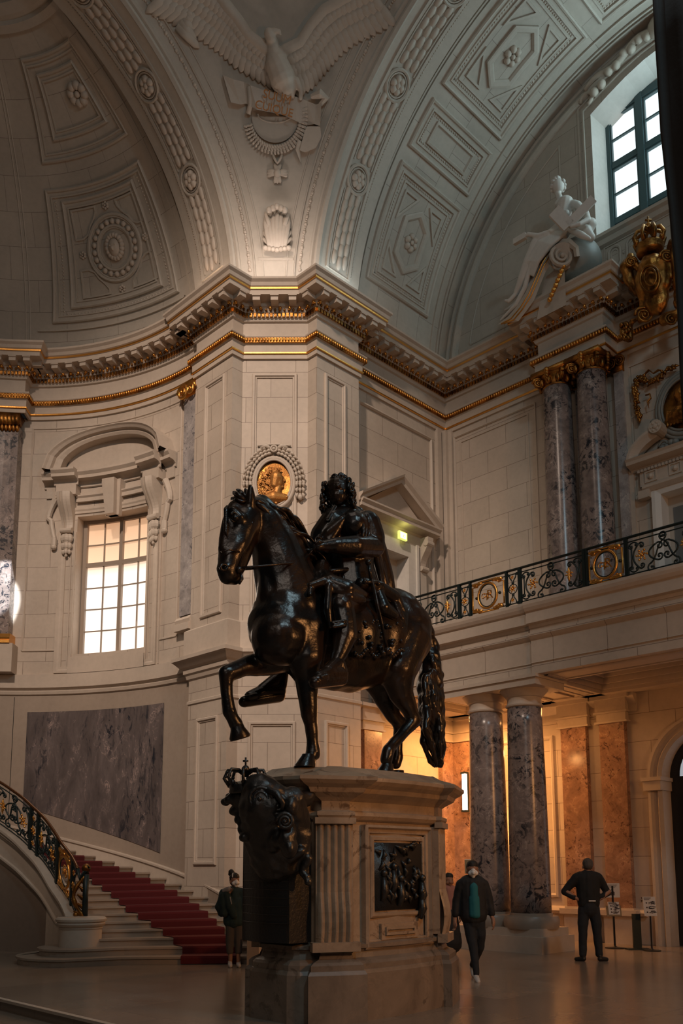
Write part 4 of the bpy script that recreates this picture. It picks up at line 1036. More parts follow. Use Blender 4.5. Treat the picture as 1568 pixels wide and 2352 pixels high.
# inner string with coping
SP = [(-27, 3.33, .78), (-20, 3.25, 1.0), (-11, 3.16, 1.26), (-4, 3.10, 1.55), (1, 3.06, 1.76), (8, 3.02, 1.99), (14, 3.0, 2.19), (20, 3.0, 2.36), (26, 3.0, 2.53), (34, 3.0, 2.74), (44, 3.0, 3.0), (60, 3.0, 3.42), (86, 3.0, 4.1)]
def spt(u):
    u = max(0, min(len(SP)-1.001, u)); i = int(u); t = u-i
    p0, p1, p2, p3 = SP[max(0, i-1)], SP[i], SP[i+1], SP[min(len(SP)-1, i+2)]
    def cr(a, b, c, d): return .5*((2*b)+(-a+c)*t+(2*a-5*b+4*c-d)*t*t+(-a+3*b-3*c+d)*t**3)
    return [cr(p0[j], p1[j], p2[j], p3[j]) for j in range(3)]
US = linsp(0, 11.9, 90)
def strp(a, r, dr, z): x, y = pol(r+dr, a); return V((x, y, z))
mb = MB(); rs = []
for u in US:
    a, r, z = spt(u)
    rs.append([strp(a, r, .14, z-.9), strp(a, r, -.10, z-.62), strp(a, r, -.10, z-.58), strp(a, r, -.06, z-.56), strp(a, r, -.06, z-.22), strp(a, r, -.10, z-.20), strp(a, r, -.10, z-.16), strp(a, r, -.15, z-.13), strp(a, r, -.15, z-.08), strp(a, r, -.20, z-.05), strp(a, r, -.20, z), strp(a, r, .16, z), strp(a, r, .16, z-.1), strp(a, r, .12, z-.12)])
mb.rings(rs, True, True).build('string_and_coping', M_plain, stair)
mb = MB(); mb.rings([[strp(a, r, .02, -.14), strp(a, r, .02, z-.5)] for a, r, z in map(spt, US)], False, False).build('under_wall', M_wall, stair)
mb = MB(); mb.lathe([(.37, 0), (.37, .56), (.39, .58), (.37, .60), (.41, .62), (.43, .66), (.41, .69), (.44, .70), (.45, .74), (.42, .77), (.0, .78)], (NW[0], NW[1], 0), 36).build('newel_drum', M_plain, stair, True, angle=40)
# carpet
cp = MB(); prof = []
for k in range(1, 27):
    z = stepz(k); a = sphi(k); prof += [(a-.60, z-.1285+.012), (a-.62, z-.02), (a-.45, z+.012), (a+.2, z+.014), (sphi(k+1)-.7, z+.012)]
def ci(a): return 5.2-(a+42)*.045 if a < -24 else 4.4
rs = []
for a, z in prof:
    r0 = max(4.45, 5.22-(a+42)*.038) if a < -18 else 4.4; r0 = 4.4+max(0, min(.82, (-14-a)*.034)); r1 = 5.95
    rs.append([V((*pol(r0+(r1+.5*(max(0, -20-a)*.02)-r0)*q/4, a), z)) for q in range(5)])
cp.rings(rs, False, False); crp = cp.build('stair_carpet', M_carpet); tag(crp, 'dark red carpet runner laid up the curved stone stairs', 'carpet')
# ---------------- wrought iron panels; fr(s, t, o): s along, t height 0..1 -> metres
def spiral(s, t, r, a0, turns, sg, n=16):
    return [(s+r*(1-.82*i/n)*cos(a0+sg*turns*2*pi*i/n), t+r*(1-.82*i/n)*sin(a0+sg*turns*2*pi*i/n)) for i in range(n+1)]
def bez(p0, p1, p2, p3, n=10):
    return [tuple((1-t)**3*a+3*(1-t)**2*t*b+3*(1-t)*t*t*c+t**3*d for a, b, c, d in zip(p0, p1, p2, p3)) for t in linsp(0, 1, n)]
def iron(mb, fr, pts, r=.013): mb.tube([fr(s, t, 0) for s, t in pts], r*1.35, 6)
def sscroll(mb, fr, a, b, bulge, ra=.07, rb=.07, sa=1, sb=1, r=.013):
    d = V((b[0]-a[0], b[1]-a[1])); L = d.length; d /= L; n = V((-d.y, d.x))
    c0 = bez(a, (a[0]+d.x*L*.3+n.x*bulge, a[1]+d.y*L*.3+n.y*bulge), (b[0]-d.x*L*.3+n.x*bulge*sb, b[1]-d.y*L*.3+n.y*bulge*sb), b, 12)
    iron(mb, fr, c0, r)
    t0 = V(c0[0])-V(c0[1]); t1 = V(c0[-1])-V(c0[-2])
    for p, t, ra_, sg in ((c0[0], t0, ra, sa), (c0[-1], t1, rb, -sa if sb > 0 else sa)):
        t.normalize(); n = V((-t.y, t.x))*sg; c = (p[0]+n.x*ra_, p[1]+n.y*ra_); an = atan2(-n.y, -n.x)
        q = spiral(c[0], c[1], ra_, an, .95, sg, 14); iron(mb, fr, q, r); mb.ball(fr(q[-1][0], q[-1][1], 0), r*1.9, 8, 6)
H_ = .80
def leafcluster(g, fr, s, t, sc=1.0):
    for a in linsp(0, 2*pi, 6)[:-1]:
        g.tube([fr(s+sc*.02*cos(a), t+sc*.02*sin(a), .01), fr(s+sc*.06*cos(a+.3), t+sc*.06*sin(a+.3), .03), fr(s+sc*.09*cos(a+.1), t+sc*.09*sin(a+.1), .02)], [.014*sc, .018*sc, .005*sc], 6)
    g.ball(fr(s, t, .02), .03*sc, 8, 6)
def panel_scroll(rail, fr, s0, s1, h=H_):
    mb = MB(); g = MB(); w = s1-s0; m = (s0+s1)/2
    for e, sg in ((s0, 1), (s1, -1)):
        iron(mb, fr, [(e+sg*.06, .22), (e+sg*.06, h-.24)], .010)
        for t, q in ((h-.17, 1), (.17, -1)):
            sscroll(mb, fr, (e+sg*.02, t), (e+sg*.17, t+q*.02), .05*sg*q, .045, .03, sg*q, 1, .011)
    for sg in (1, -1):
        sscroll(mb, fr, (m-sg*w*.20, .20), (m+sg*w*.02, h-.20), -.10*sg, .085, .085, sg, -1)
        sscroll(mb, fr, (m+sg*w*.08, h*.5+.16), (m+sg*w*.08, h*.5-.16), .22*sg, .075, .075, sg, 1)
        sscroll(mb, fr, (m+sg*w*.34, h-.17), (m+sg*w*.34, .17), .16*sg, .06, .06, sg, 1)
    mb.build('ironwork', M_iron, rail, True)
    for q in (-.30, .30): leafcluster(g, fr, m+w*q, h*.5, 1.0)
    for k in range(6): a = k*pi/3; g.ball(fr(m-w*.3+.1*cos(a), h*.5+.1*sin(a), .02), .022, 6, 5)
    g.tube([fr(m+w*.30, h*.5-.16+.05*k, .02+.01*(k % 2)) for k in range(7)], [.01, .022, .03, .02, .03, .022, .01], 6)
    g.build('gilded_leaves', M_gold, rail, True)
def letter(ch, fr, s, t, size, mat, parent, mirror=False):
    cu = bpy.data.curves.new('letter', 'FONT'); cu.body = ch; cu.size = size; cu.align_x = 'CENTER'; cu.align_y = 'CENTER'; cu.extrude = .006
    to = bpy.data.objects.new('letter', cu); COL.objects.link(to)
    me = bpy.data.meshes.new_from_object(to.evaluated_get(bpy.context.evaluated_depsgraph_get()))
    bpy.data.objects.remove(to); bpy.data.curves.remove(cu)
    for v in me.vertices:
        x = -v.co.x if mirror else v.co.x
        v.co = fr(s+x, t+v.co.y, .01+v.co.z)
    me.materials.clear(); me.materials.append(mat); me.name = 'letter_'+ch
    o = bpy.data.objects.new('lettering', me); COL.objects.link(o); o.parent = parent; return o
def panel_medal(rail, fr, s0, s1, h=H_):
    mb = MB(); g = MB(); m = (s0+s1)/2; w = (s1-s0)/2-.05; c = h*.5+.0
    out = [(m-w, .16), (m-w+.13, .16), (m-w+.15, .07), (m+w-.15, .07), (m+w-.13, .16), (m+w, .16), (m+w, h-.16), (m+w-.13, h-.16), (m+w-.15, h-.07), (m-w+.15, h-.07), (m-w+.13, h-.16), (m-w, h-.16)]
    g.tube([fr(s, t, .0) for s, t in out], .020, 6, loop=True)
    g.tube([fr(m+.235*cos(a), c+.27*sin(a), .02) for a in linsp(0, 2*pi, 36)[:-1]], .024, 8, loop=True)
    mb.tube([fr(m+.20*cos(a), c+.235*sin(a), .02) for a in linsp(0, 2*pi, 30)[:-1]], .010, 6, loop=True)
    for sx in (1, -1):
        for sy in (1, -1):
            g.tube([fr(m+sx*(w-.02-.05*k), c+sy*(h*.5-.10-.02*(k % 2)), .02) for k in range(6)], [.03, .04, .03, .035, .03, .012], 6)
            g.tube([fr(m+sx*x, c+sy*y, .03) for x, y in spiral(w-.10, .26, .07, 0, .8, 1, 10)], .015, 6)
        mb.ball(fr(m+sx*.29, c, 0), .035, 8, 5)
    # cypher curls
    for sg in (1, -1):
        g.tube([fr(m-.02+x, c+sg*.04+y, .03) for x, y in spiral(-.07*sg, -.05*sg, .07, 1.2*sg, .9, sg, 12)], .010, 6)
    mb.build('ironwork', M_iron, rail, True); gm_ = g.build('gilded_medallion', M_gold, rail, True)
    letter('R', fr, m+.05, c+.01, .28, M_gold, gm_, FLIP); letter('F', fr, m-.05, c-.03, .22, M_gold, gm_, not FLIP)
def panel_small(rail, fr, s0, s1, h=H_):
    mb = MB(); g = MB(); m = (s0+s1)/2; w = (s1-s0)/2
    for t, q in ((h*.5+.13, 1), (h*.5-.13, -1)):
        for sg in (1, -1): sscroll(mb, fr, (m+sg*.02, t), (m+sg*w*.55, t+q*.16), .04*sg*q, .02, .035, -sg*q, -1, .009)
    mb.tube([fr(m+.10*cos(a), h*.5+.10*sin(a), 0) for a in linsp(0, 2*pi, 20)[:-1]], .010, 6, loop=True)
    
    for q, sc in ((0, .95), (.24, .55), (-.24, .55)): g = MB(); leafcluster(g, fr, m, h*.5+q, sc); g.build('gilded_flower', M_gold, rail, True)
    mb.build('ironwork', M_iron, rail, True)
def post(rail, fr, s, h=H_, w=.022, d=.03): 
    mb = MB(); frame_bar(mb, fr, s-w, -.0, s+w, h, -d, d); mb.build('post', M_iron, rail)
def rails(rail, fr, ss, h=H_, hand=M_iron):
    mb = MB(); mb.tube([fr(s, h, 0) for s in ss], .035, 8, flat=.75); mb.build('handrail', hand, rail, True)
    mb = MB(); mb.tube([fr(s, h-.09, 0) for s in ss], .013, 6); mb.tube([fr(s, .09, 0) for s in ss], .013, 6); mb.tube([fr(s, .03, 0) for s in ss], .013, 6); mb.build('rail_bars', M_iron, rail, True)
# gallery railing: s = -Y
grl = thing('gallery_railing', 'dark iron railing with gilded medallions along the edge of the gallery', 'railing')
fg = lambda s, t, o=0: V((14.74-o, -s, 6.84+t))
FLIP = False
rails(grl, fg, linsp(-13.6, -1.0, 2))
for s in (-12.55, -11.15, -9.62, -8.17, -7.31, -5.9): post(grl, fg, s, w=.035)
for s in (-10.86, -9.94, -8.12): post(grl, fg, s)
panel_scroll(grl, fg, -13.6, -12.6); panel_scroll(grl, fg, -12.5, -11.2); panel_small(grl, fg, -11.12, -10.88); panel_medal(grl, fg, -10.85, -9.96); panel_small(grl, fg, -9.92, -9.66)
panel_scroll(grl, fg, -9.58, -8.22); panel_medal(grl, fg, -8.12, -7.34); panel_scroll(grl, fg, -7.27, -5.95); panel_small(grl, fg, -5.85, -5.6)
# stair railing follows the coping
srl = thing('stair_railing', 'dark iron and gilt railing climbing the curved stairs', 'railing')
tab = [(0, 0.0)]
for u in linsp(0, 11.9, 119)[1:]:
    a, r, z = spt(u); b, q, y = spt(u-.1); tab.append((u, tab[-1][1]+hypot(R(a-b)*r, q-r)))
def usof(s):
    for (u0, s0), (u1, s1) in zip(tab, tab[1:]):
        if s <= s1: return lerp(u0, u1, (s-s0)/(s1-s0))
    return 11.9
def fs(s, t, o=0):
    a, r, z = spt(usof(max(0, s))); return strp(a, r, -.02-o, z+t*1.02)
LS = tab[-1][1]; M_handr = metal('worn_bronze_handrail', (.16, .075, .035), .35)
ss = linsp(.0, 3.6, 50)
rails(srl, fs, ss, .84, M_handr)
for s in (.34, 1.06, 1.78, 2.0, 3.05): post(srl, fs, s, .84, .028)
FLIP = False
panel_small(srl, fs, .05, .33, .84); panel_medal(srl, fs, .36, 1.02, .84); panel_scroll(srl, fs, 1.1, 1.76, .84); panel_small(srl, fs, 1.79, 2.0, .84); panel_scroll(srl, fs, 2.02, 3.0, .84); panel_scroll(srl, fs, 3.08, 3.6, .84)
nw = V((NW[0]+.12, NW[1]+.1, .78))
mb = MB(); p0 = fs(0, 0)
mb.tube([nw+V((0, 0, 0)), nw+V((0, 0, .35)), nw+V((0, 0, .75))], [.06, .05, .06], 10)
top = fs(.0, .84)
mb.tube([top, lerp(top, nw, .3)+V((0, 0, .05)), nw+V((.02, -.05, .90)), nw+V((0, 0, .78))], [.04, .05, .05, .06], 8); mb.build('newel_post', M_iron, srl, True)
mb = MB(); 
for k in range(5): mb.tube([nw+V((-.10*_q*j+.0, .10*_q*j, .02+.15*k)) for j in (0, .5)]+[nw+V((-.17+.02*k, .10-.02*k, .09+.15*k))], [.05, .045, .012], 6)
mb.tube([nw+V((-.02-.16*sin(t*pi), .0+.1*sin(t*pi), t*.72)) for t in linsp(0, 1, 14)], [.05-.02*abs(sin(t*9)) for t in linsp(0, 1, 14)], 8)
mb.ball(nw+V((0, 0, .86)), .085, 10, 8); mb.ball(p0+V((0, 0, .03)), .05, 8, 6); mb.build('gilded_newel_leaf', M_goldd, srl, True)
# ================================================================== PEDESTAL
PXc, PYc = 7.86, 7.60
def sym(q):   # quarter given for x<c, y<c ; full clockwise loop (out to the left)
    a = [(PXc-x, PYc-y) for x, y in q]           # left end -> front
    b = [(PXc+x, PYc-y) for x, y in q[::-1]]
    c = [(PXc+x, PYc+y) for x, y in q]
    d = [(PXc-x, PYc+y) for x, y in q[::-1]]
    return (a+b+c+d)[::-1]
def cln(P):
    out = []
    for p in P:
        if not out or (V(p)-V(out[-1])).length > 1e-4: out.append(p)
    if (V(out[0])-V(out[-1])).length < 1e-4: out.pop()
    return out
QB = [(1.40, .30), (1.32, .42), (1.24, .46), (1.30, .53), (.73, .86), (.68, .77), (.45, .80), (0, .83)]
BASE = cln(sym(QB))
def psweep(prof, path, name, mat, par, smooth=False):
    mb = MB(); mb.sweep(prof, path, closed=True, uv=False)
    n = len(prof); i0 = 0; m = len(path)
    mb.face([k*n+n-1 for k in range(m)]); mb.face([k*n for k in range(m)][::-1])
    return mb.build(name, mat, par, smooth)
ped = thing('statue_pedestal', 'tall carved marble pedestal under the bronze horse and rider', 'pedestal')
psweep([(0, 0), (0, .50), (-.02, .54), (-.05, .55)], BASE, 'base', M_pedb, ped)
psweep([(-.03, .54), (-.03, .60), (-.06, .63), (-.12, .66), (-.14, .72), (-.13, .75), (-.10, .76), (-.10, .80), (-.16, .82)], BASE, 'base_moulding', M_pedb, ped)
psweep([(-.18, .74), (-.18, 2.22)], BASE, 'body', M_ped, ped)
psweep([(-.17, 2.16), (-.13, 2.18), (-.10, 2.22), (-.10, 2.26), (-.15, 2.28), (-.15, 2.38), (-.10, 2.42), (-.02, 2.47), (-.0, 2.52), (.06, 2.56), (.10, 2.60), (.10, 2.64), (.02, 2.67), (-.10, 2.71), (-.22, 2.78)], BASE, 'cornice', M_ped, ped)
# fluted corner strips
for sx, sy in ((-1, -1), (1, -1), (-1, 1), (1, 1)):
    a = V((PXc+sx*1.30, PYc+sy*.53)); b = V((PXc+sx*.73, PYc+sy*.86)); d = (b-a).normalized(); c = (a+b)/2; n = V((d.y, -d.x)); n = n if n.dot(c-V((PXc, PYc))) > 0 else -n
    mb = MB(); hw = .20; rs = []
    for z in linsp(.84, 2.13, 12):
        bulge = .06*sin(pi*min(1, max(0, (1.35-z)/.6))) if z < 1.35 else 0
        ring = []
        for k in range(26):
            s = -hw+2*hw*k/25; ph = (k % 5)/5
            ring.append(v3(c+d*s-n*(.155-.035*abs(sin(k*pi/5))-bulge), z))
        rs.append(ring)
    mb.rings(rs, False, False)
    for s in (-hw, hw): mb.obox(v3(c+d*s-n*.2, 1.49), v3(d, 0)*.012, v3(n, 0)*.05, (0, 0, .65))
    mb.build('fluted_pilaster', M_ped, ped)
    MB().obox(v3(c-n*.14, 2.16), v3(d, 0)*.235, v3(n, 0)*.05, (0, 0, .035)).build('pilaster_cap', M_ped, ped); MB().obox(v3(c-n*.11, .79), v3(d, 0)*.27, v3(n, 0)*.06, (0, 0, .05)).build('pilaster_foot', M_ped, ped)
# scroll brackets at both short ends
for sg in (-1, 1):
    rs = []
    for i in range(19):
        t = i/18; z = lerp(2.2, .80, t); o = 1.16+.16*sin(pi*min(1, max(0, (t-.2)/.8)))**1.5+.02
        rs.append([V((PXc+sg*o, PYc+y, z)) for y in (-.30, -.29, .29, .30)]+[V((PXc+sg*.9, PYc+.3, z)), V((PXc+sg*.9, PYc-.3, z))])
    mb = MB(); mb.rings(rs, True, True)
    for y in (-.24, -.12, 0, .12, .24): mb.tube([V((PXc+sg*(1.165+.16*sin(pi*min(1, max(0, (i/18-.2)/.8)))**1.5+.02), PYc+y, lerp(2.2, .8, i/18))) for i in range(19)], .014, 5)
    mb.build('scroll_bracket', M_ped, ped)
# relief plaque on the long side towards the camera
yf = 6.955
a, b, c_, d_ = onY(858, 1935, yf), onY(966, 1938, yf), onY(966, 2082, yf), onY(858, 2092, yf)
x0, x1, z1, z0 = a.x, b.x, a.z, d_.z
ffy = lambda s, t, o=0: V((s, yf-o, t))
mb = MB(); mould(mb, rect(x0-.17, z0-.42, x1+.17, z1+.20), ffy, [(0, -.06), (0, .03), (.03, .05), (.05, .01), (.09, .01), (.10, -.01)]); mould(mb, rect(x0-.06, z0-.08, x1+.06, z1+.08), ffy, [(0, -.06), (0, .0), (.02, .015), (.05, .015), (.06, -.01)])
mb.box((x0+.1, yf-.02, z0-.33), (x1-.1, yf+.1, z0-.15)); mould(mb, rect(x0+.16, z0-.28, x1-.16, z0-.19), lambda s, t, o=0: ffy(s, t, o+.02), LN); mb.build('plaque_frame', M_ped, ped)
mb = MB(); mb.box((x0, yf-.01, z0), (x1, yf+.05, z1))
random.seed(3)
for k in range(46):
    s = random.uniform(x0+.06, x1-.06); t = random.uniform(z0+.05, z1-.06); l = random.uniform(.06, .2); an = random.uniform(.8, 2.3)
    mb.tube([ffy(s, t, 0), ffy(s+l*.5*cos(an), t+l*.5*sin(an), .035), ffy(min(x1-.02, s+l*cos(an+.3)), min(z1-.03, t+l*sin(an+.3)), .01)], [.018, .03, .01], 6)
for s, t in ((x0+.13, z0+.42), (x0+.3, z0+.50), (x0+.42, z0+.36), (x1-.03, z0+.36), (x1-.04, z0+.2)):
    mb.ball(ffy(s, t, .04), .045, 10, 7); mb.tube([ffy(s, t-.04, .03), ffy(s+.01, t-.2, .04), ffy(s-.02, t-.32, .02)], [.03, .055, .03], 8)
mb.build('bronze_relief', M_bronzed, ped, True)
# big black bronze coat of arms on the end facing the entrance
cr = thing('bronze_coat_of_arms', 'huge black bronze coat of arms with a crown on the pedestal end', 'coat of arms')
xf = 6.53
fx_ = lambda px, py, x: onX(px, py, x)
B = Blob()
mb = MB(); mb.box((6.42, 7.22, .84), (6.74, 8.02, 2.2)); mb.tube([(6.42, 7.22+.8*k/12, 1.75-.03*sin(k)) for k in range(13)], .0, 4) if False else None
mb.rings([[V((6.44-.10*sin(pi*k/12), 7.22+.8*k/12, .84)), V((6.42-.10*sin(pi*k/12), 7.22+.8*k/12, 2.0))] for k in range(13)], False, False)
for k in range(9): mb.tube([V((6.43-.10*sin(pi*j/12), 7.22+.8*j/12, 1.05+.09*k)) for j in range(13)], .007, 5)
mb.build('tablet', M_bronzed, cr)
def cp_(px, py, x): return onX(px, py, x)
B.chain([cp_(640, 1960, 6.45), cp_(625, 1900, 6.30), cp_(610, 1850, 6.12), cp_(600, 1822, 6.05)], [.34, .34, .30, .22], up=(0, 1, 0))
B.chain([cp_(688, 1950, 6.5), cp_(676, 1880, 6.42), cp_(668, 1840, 6.3)], [.13, .17, .16])
B.chain([cp_(560, 1850, 6.1), cp_(548, 1828, 6.0), cp_(525, 1838, 5.92)], [.12, .09, .05]); B.chain([cp_(575, 1890, 6.15), cp_(545, 1858, 6.02)], [.12, .06])
B.chain([cp_(706, 1832, 6.6), cp_(690, 1836, 6.5), cp_(660, 1835, 6.35)], [.09, .10, .13])
for px, py in ((517, 1842), (527, 1832), (538, 1862), (548, 1882), (553, 1905), (560, 1925)): B.ball(cp_(px, py, 6.0), .055)
for k in range(12): B.ball(cp_(702+5*sin(k*1.3), 1905+11*k, 6.52), .05)
for k in range(9): B.ball(cp_(595+3*sin(k*2), 1945+9*k, 6.5), .045)
B.chain([cp_(640, 1975, 6.36), cp_(668, 1970, 6.36), cp_(690, 1955, 6.4)], [.09, .07, .05]); B.chain([cp_(620, 1965, 6.33), cp_(600, 1935, 6.28)], [.1, .08])
for k in range(26): random.seed(k); B.ball(cp_(random.uniform(585, 670), random.uniform(1850, 1950), 6.12+.002*k), random.uniform(.05, .1), (1, 1, 1.3))
B.build('cartouche', M_bronzed, cr, .018, 2, (.02, 9))
mb = MB()
for (px, py, r_, sg) in ((597, 1834, .13, 1), (655, 1886, .09, -1), (638, 1850, .12, -1)):
    c = cp_(px, py, 5.93 if px < 600 else 6.08); volute(mb, c, r_, CR, V((0, 0, 1)), -CF, sg, 30, .028)
mb.tube([cp_(600, 1826, 5.95), cp_(615, 1815, 5.98), cp_(635, 1822, 6.0), cp_(650, 1845, 6.05), cp_(648, 1860, 6.05)], [.03, .04, .04, .03, .02], 8)
mb.build('scrolls', M_bronzed, cr, True)
# crown
mb = MB(); cc = cp_(563, 1824, 6.0); rr = .16
mb.lathe([(rr, 0), (rr*1.1, .02), (rr*1.05, .05), (rr*1.12, .08), (rr*1.05, .10), (rr*.98, .1), (rr*.95, 0)], cc, 20)
for k in range(8):
    a = k*pi/4; d = V((cos(a), sin(a), 0)); mb.tube([cc+d*rr*1.05+V((0, 0, .08)), cc+d*rr*1.45+V((0, 0, .17)), cc+d*rr*1.2+V((0, 0, .26)), cc+d*rr*.55+V((0, 0, .26)), cc+V((0, 0, .20))], [.022, .018, .018, .018, .02], 6)
    for t in (.14, .19, .24): mb.ball(cc+d*rr*(1.35-(t-.17)**2*20)+V((0, 0, t)), .02, 6, 5)
    mb.ball(cc+d*rr*1.08+V((0, 0, .12)), .03, 6, 5)
mb.ball(cc+V((0, 0, .27)), .045, 10, 8); mb.tube([cc+V((0, 0, .30)), cc+V((0, 0, .40))], .011, 6); mb.tube([cc+CR*-.03+V((0, 0, .36)), cc+CR*.03+V((0, 0, .36))], .011, 6)
mb.build('crown', M_bronzed, cr, True)
# ================================================================== HORSE AND RIDER
st = thing('equestrian_statue', 'black bronze statue of a rider in Roman armour on a striding horse', 'statue')
YH = 7.56
def h(px, py, dy=0): return onY(px, py, YH+dy)
B = Blob()
B.chain([h(650, 1440), h(720, 1455), h(800, 1465), h(870, 1462), h(915, 1455)], [.43, .44, .45, .43, .45])
B.ball(h(655, 1410), .40); B.ball(h(640, 1465, -.1), .33); B.ball(h(640, 1465, .1), .33)
B.ball(h(930, 1440, -.12), .36); B.ball(h(930, 1440, .12), .36); B.ball(h(905, 1420), .40)
B.chain([h(668, 1400), h(652, 1335), h(634, 1265), h(608, 1205), h(590, 1180)], [.41, .36, .30, .25, .20])
B.chain([h(690, 1330), h(670, 1260), h(635, 1200), h(600, 1160)], [.20, .17, .15, .12])
B.chain([h(650, 1300), h(622, 1250)], [.24, .2]); B.chain([h(612, 1310), h(625, 1370)], [.10, .2])
# head
B.chain([h(578, 1172), h(558, 1205), h(540, 1250), h(527, 1290), h(522, 1308)], [.17, .20, .175, .135, .12], fl=1)
B.ball(h(566, 1222), .165, (1, .75, 1)); B.chain([h(560, 1250), h(545, 1300), h(537, 1325)], [.13, .10, .07]); B.ball(h(522, 1320), .115); B.ball(h(515, 1308), .10); B.ball(h(538, 1330), .07)
B.chain([h(535, 1172, -.10), h(550, 1188, -.14)], [.055, .06]); B.chain([h(540, 1165), h(522, 1200), h(512, 1260)], [.09, .07, .06])
for dy in (-.12, .12):
    e = h(575, 1160, dy); B.chain([e, e+V((-.02, dy*.2, .10)), e+V((-.04, dy*.4, .19))], [.065, .06, .03])
    B.ball(h(516, 1303, dy*.6), .035)
# far raised foreleg
d = .24
B.chain([h(680, 1470, d), h(655, 1505, d), h(610, 1522, d), h(560, 1532, d), h(524, 1545, d)], [.27, .215, .16, .115, .10])
B.chain([h(524, 1545, d), h(518, 1560, d), h(521, 1600, d), h(525, 1628, d)], [.105, .085, .07, .076]); B.ball(h(517, 1545, d), .085)
B.chain([h(526, 1634, d), h(534, 1650, d), h(543, 1664, d)], [.085, .07, .085])
# near standing foreleg
d = -.22
B.chain([h(690, 1450, d+.08), h(700, 1510, d), h(703, 1560, d), h(706, 1605, d), h(709, 1640, d)], [.32, .22, .145, .115, .10])
B.chain([h(709, 1640, d), h(713, 1665, d), h(716, 1700, d), h(719, 1728, d)], [.105, .076, .068, .085]); B.ball(h(724, 1735, d), .065)
B.chain([h(717, 1732, d), h(708, 1750, d)], [.08, .075])
# near hind leg
d = -.20
B.chain([h(925, 1470, d+.08), h(910, 1540, d), h(920, 1590, d), h(942, 1635, d), h(950, 1655, d)], [.39, .27, .17, .105, .105]); B.ball(h(957, 1652, d), .075)
B.chain([h(950, 1655, d), h(925, 1685, d), h(900, 1712, d), h(890, 1724, d)], [.10, .078, .072, .088])
B.chain([h(890, 1726, d), h(886, 1745, d)], [.085, .078])
# far hind leg
d = .20
B.chain([h(905, 1480, d), h(872, 1560, d), h(882, 1600, d), h(903, 1645, d), h(918, 1662, d)], [.35, .24, .16, .105, .10])
B.chain([h(918, 1662, d), h(914, 1690, d), h(912, 1725, d), h(912, 1740, d)], [.095, .072, .068, .084]); B.chain([h(912, 1742, d), h(909, 1755, d)], [.078, .078])
B.chain([h(720, 1510), h(800, 1530), h(860, 1520)], [.38, .34, .32])
B.chain([h(700, 1360), h(760, 1370), h(810, 1390)], [.30, .33, .35])
random.seed(5)
horse = B.build('horse_body', M_bronze, st, .022, 9, (.012, 5))
# hooves
for px, py, dd, tilt in ((702, 1766, -.22, 0), (884, 1771, -.20, 0), (910, 1773, .20, 0)):
    mb = MB(); c = h(px, py, dd); c.z = 2.775
    rs = []
    for z, r_, ox in ((0, .115, -.02), (.03, .11, -.01), (.12, .078, .03), (.15, .07, .04)): rs.append([c+V((ox+r_*1.15*cos(a), r_*sin(a), z)) for a in linsp(0, 2*pi, 18)[:-1]])
    mb.rings(rs); mb.build('hoof', M_bronze, horse, True, angle=50)
mb = MB(); c = h(544, 1668, .24); ax = V((.35, 0, -.93)).normalized(); sx = V((.93, 0, .35)); rs = []
for z, r_ in ((-.02, .07), (.03, .078), (.12, .115), (.145, .11)): rs.append([c+ax*z+(sx*cos(a)*1.1+V((0, 1, 0))*sin(a))*r_ for a in linsp(0, 2*pi, 18)[:-1]])
mb.rings(rs); mb.build('hoof', M_bronze, horse, True, angle=50)
# eyes, nostrils, mouth line
mb = MB(); mb.ball(h(540, 1190, -.17), .042, 12, 8); mb.tube([h(530+14*t, 1182-7*sin(pi*t)+3*t, -.175) for t in linsp(0, 1, 8)], .016, 6); mb.tube([h(530+14*t, 1194+4*sin(pi*t), -.165) for t in linsp(0, 1, 8)], .012, 6)
mb.tube([h(514+8*cos(a), 1303+7*sin(a), -.10) for a in linsp(0, 2*pi, 12)[:-1]], .016, 6, loop=True)
mb.build('eye_and_nostril', M_bronze, horse, True)
def lock(mb, p, d, L, r, wav, side, n=10, fl=.5):
    d = V(d).normalized(); side = V(side); pts = []; rr = []
    for i in range(n+1):
        t = i/n; pts.append(V(p)+d*L*t+side*(wav*sin(t*6.0+r*70))+V((0, 0, -.25*L*t*t))); rr.append(max(.004, r*(sin(pi*min(1, .22+t*.80)))**.8))
    mb.tube(pts, rr, 7, flat=fl)
mb = MB(); random.seed(11)
crest = [(578, 1142), (600, 1146), (622, 1155), (645, 1172), (664, 1195), (682, 1222), (696, 1248), (708, 1272)]
for k in range(60):
    t = k/59*(len(crest)-1.001); i = int(t); q = t-i; px = lerp(crest[i][0], crest[i+1][0], q); py = lerp(crest[i][1], crest[i+1][1], q)
    dy = random.uniform(-.16, .10)
    lock(mb, h(px+random.uniform(-14, 4), py+random.uniform(-3, 12), dy), (.75, dy*1.2, -.35+random.uniform(-.25, .3)), random.uniform(.26, .46), random.uniform(.04, .07), .035, (0, .5, 1))
for k in range(16):
    lock(mb, h(560+random.uniform(-6, 10), 1142+random.uniform(0, 8), random.uniform(-.1, .1)), (-.9, random.uniform(-.4, .4), random.uniform(-.2, .45)), random.uniform(.10, .17), .048, .03, (0, .6, 1))
for k in range(10): lock(mb, h(520, 1160+5*k, -.04), (-.25, -.4, -.9), .16, .025, .02, (1, .3, 0))
mb.build('mane', M_bronze, horse, True)
B = Blob(); random.seed(2)
B.chain([h(975, 1440, -.02), h(990, 1490), h(988, 1560), h(990, 1630), h(1000, 1690), h(1008, 1735)], [.09, .12, .18, .19, .14, .06])
